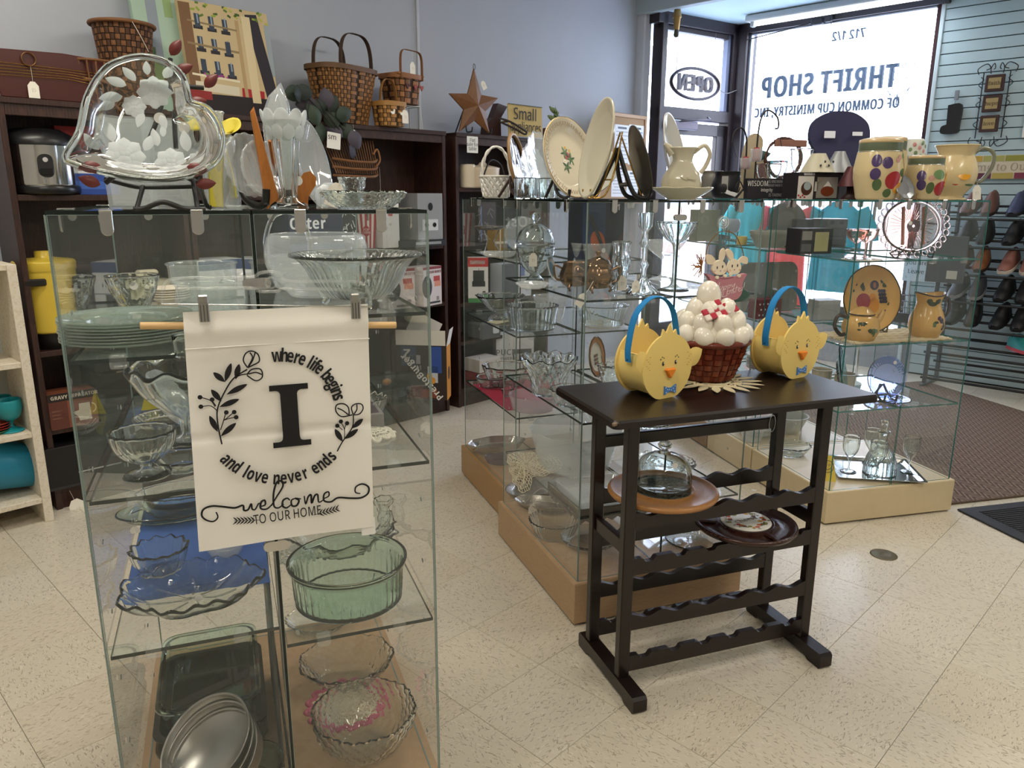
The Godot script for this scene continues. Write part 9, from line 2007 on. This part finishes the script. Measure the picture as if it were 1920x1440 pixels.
	part("panel", bl().box(V3(0.06, 0, 0), V3(0.22, 0.32, 0.02), 0.003), hx("d8d3c6", 0.7), pc)
	# ---- behind the cream case: basket, notices, folder, bag ----
	var wb = thing("wire_basket", "black wire basket on the slatted wall behind the yellow pitcher", "wire basket", wall_at(2.06, 0.52, 0.02), T)
	for k in 4: part("rail", bl().tube([V3(-0.2, 0.05 * k, 0.0), V3(-0.2 - 0.01 * k, 0.05 * k, 0.2 + 0.01 * k), V3(0.2 + 0.01 * k, 0.05 * k, 0.2 + 0.01 * k), V3(0.2, 0.05 * k, 0.0)], 0.004, 5), bm, wb)
	for k in 12: part("wire", bl().tube([V3(-0.2 + 0.036 * k, 0.0, 0.20), V3(-0.21 + 0.038 * k, 0.16, 0.23)], 0.003, 5), bm, wb)
	for q in [[2.17, 0.86, ["you are", "Leave"], "left"], [1.98, 0.86, ["Body", "mend in"], "right"]]:
		var n = thing("wall_notice", "white handwritten notice on the slatted wall, %s of the pair under the pink tray" % q[3], "notice", wall_at(q[0], q[1], 0.022), T)
		part("paper", bl().box(V3(0, 0, 0), V3(0.19, 0.20, 0.002)), hx("c9d2d6", 0.7), n)
		for k in 2: text(q[2][k], 0.048, 0.0008, hx("2f3338"), n, TB(V3(0, 0.05 - 0.07 * k, 0.0015)))
	var bg = thing("grey_folder", "dark grey folder with a pale label hanging by the shoe rack", "folder", wall_at(1.83, 0.98, 0.45), T)
	part("folder", bl().box(V3(0, 0, 0), V3(0.26, 0.34, 0.02), 0.004), hx("4c4f54", 0.6), bg)
	part("label_sticker", bl().box(V3(0.05, -0.11, 0.011), V3(0.07, 0.06, 0.002)), hx("b9b9ae"), bg)
	part("loop", bl().tube(curve([V3(-0.05, 0.17, 0), V3(-0.02, 0.5, 0), V3(0.02, 0.5, 0), V3(0.05, 0.17, 0)], 5), 0.004, 5), bm, bg)
	# ---- clothes in the shop window ----
	var rail = thing("clothes_rail", "thin metal clothes rail in the shop window, behind the cases", "clothes rail", wall_at(3.0, 0, 0.42), T)
	part("rail", bl().tube([V3(-0.62, 1.40, 0), V3(0.62, 1.40, 0)], 0.01, 8), M.chrome, rail)
	for x in [-0.6, 0.6]: part("post", bl().tube([V3(x, 0.0, 0), V3(x, 1.40, 0)], 0.012, 8), M.chrome, rail)
	for q in [["teal_blouse", "bright teal top hanging in the shop window, left one", -0.42, 0.40, 0.72, "12b5bd"], ["coral_dress", "coral pink dress hanging in the shop window between the teal tops", -0.10, 0.36, 0.90, "e8626c"], ["teal_shirt", "bright teal shirt with pleats hanging in the shop window, right one", 0.33, 0.40, 0.72, "12a9b8"]]:
		var c = thing(q[0], q[1], "garment", rail.position + yaw(T) * V3(q[2], 1.385, 0), T)
		var cm = mat(q[0] + "_cloth", Color(q[5]), 0.8)
		cm.backlight_enabled = true
		cm.backlight = Color(q[5]).darkened(0.15)
		for s in 2: part("front" if s == 0 else "back", bl().surf(40, 12, func(u, v):
			var w = q[3] * (0.30 + 0.70 * smoothstep(0.0, 0.16, v)) * (1.0 - 0.12 * smoothstep(0.2, 0.5, v) + 0.18 * v)
			return V3((u - 0.5) * w, -v * q[4], (0.035 * sin(PI * u) * smoothstep(0.0, 0.2, v) + 0.012 * sin(u * 30.0) * v) * (1 if s == 0 else -1) + 0.004), false, s == 1), cm, c)
		for s in [-1.0, 1.0]: part("sleeve", bl().tube([V3(s * q[3] * 0.42, -0.06, 0), V3(s * q[3] * 0.62, -0.22, 0.0), V3(s * q[3] * 0.64, -0.30, 0.01)], 0.06, 10, false, 0.075, 0.5), cm, c)
		part("hanger_hook", bl().tube(flat3(arc(Vector2(0, 0.012), 0.012, 0.014, -90, 180, 10)), 0.002, 5), M.chrome, c)
	# ---- rug, door mat, floor plate ----
	var pic = Image.create(128, 128, false, Image.FORMAT_RGB8)
	for x in 128:
		for y in 128:
			var z = (y + absi(posmod(x, 32) - 16) * 2) % 16
			pic.set_pixel(x, y, Color("43342b") if z < 6 else (Color("806a58") if z < 12 else Color("5f4c3f")))
	var rm = mat("herringbone", Color.WHITE, 0.95)
	rm.albedo_texture = ImageTexture.create_from_image(pic)
	rm.uv1_scale = V3(5, 6, 1)
	var rg = thing("rug", "large brown herringbone rug on the floor in front of the entrance", "rug", V3(2.6724, 0.003, -4.6403), 14.2)
	part("pile", bl(Transform3D(Basis(Vector3.RIGHT, -PI / 2), V3(0, 0.009, 0))).extr(PV([Vector2(-0.88, -1.06), Vector2(0.88, -1.06), Vector2(0.88, 1.06), Vector2(-0.88, 1.06)]), 0.007, 0.003), rm, rg)
	var dm = thing("door_mat", "black ribbed rubber door mat beside the cream display case", "door mat", V3(2.8855, 0.002, -3.0644), 14.2)
	part("border", bl().box(V3(0, 0.004, 0), V3(1.42, 0.008, 0.92), 0.003), hx("1d1d20", 0.7), dm)
	for k in 46: part("rib", bl().box(V3(0, 0.0095, -0.40 + k * 0.0178), V3(1.28, 0.005, 0.009), 0.002), hx("26262a", 0.8), dm)
	var fpz = thing("floor_plate", "small round brass floor plate set in the tiles in front of the cream case", "floor plate", V3(1.5269, 0.001, -2.8774), 0)
	part("plate", bl().lathe([0, 0.002, 0.014, 0.002, 0.016, 0.0045, 0.034, 0.0045, 0.036, 0.003, 0.048, 0.003, 0.052, 0.001, 0.052, -0.003], 36), hx("6b6350", 0.4, 0.7), fpz)

func shoe(label: String, p: Vector3, turn: float, c: String, sole: String, boot: bool, laced: bool) -> Node3D:
	var n = thing("shoe", label, "shoe", p, turn, "shoes on the rack")
	var W = func(v): return 0.036 + 0.012 * sin(v * PI * 0.9) - 0.018 * pow(maxf(v - 0.8, 0.0) / 0.2, 2.0)
	var H = func(v): return (0.15 if boot else 0.082) * (1.0 - smoothstep(0.25, 0.72, v)) + 0.042 * (1.0 - pow(v, 6.0)) * smoothstep(0.1, 0.6, v) + 0.012
	part("upper", bl().surf(20, 16, func(u, v):
		var a = u * PI
		return V3(-cos(a) * W.call(v), 0.02 + sin(a) * H.call(v), -0.13 + v * 0.265), false, false), hx(c, 0.6), n)
	part("sole", bl(Transform3D(Basis(Vector3.RIGHT, -PI / 2), V3(0, 0.024, 0))).extr(PV(range(17).map(func(i): return Vector2(W.call(i / 16.0) + 0.003, 0.13 - i * 0.265 / 16.0)) + range(17).map(func(i): return Vector2(-W.call((16 - i) / 16.0) - 0.003, 0.13 - (16 - i) * 0.265 / 16.0))), 0.024, 0.003), hx(sole, 0.6), n)
	part("opening", bl(TB(V3(0, (0.15 if boot else 0.085), -0.085))).ell(V3(), V3(0.03, 0.02, 0.045), 16, 8), hx("0b0a0a", 0.9), n)
	if laced:
		for k in 4: part("lace", bl().tube([V3(-0.02, 0.10 - 0.012 * k, -0.03 + 0.02 * k), V3(0.02, 0.102 - 0.012 * k, -0.025 + 0.02 * k)], 0.003, 5), hx("c9b9ae"), n)
	return n

func TB(v: Vector3) -> Transform3D: return Transform3D(Basis(), v)
func PV(a: Array) -> PackedVector2Array: return PackedVector2Array(a)
func V3(x := 0.0, y := 0.0, z := 0.0) -> Vector3: return Vector3(x, y, z)
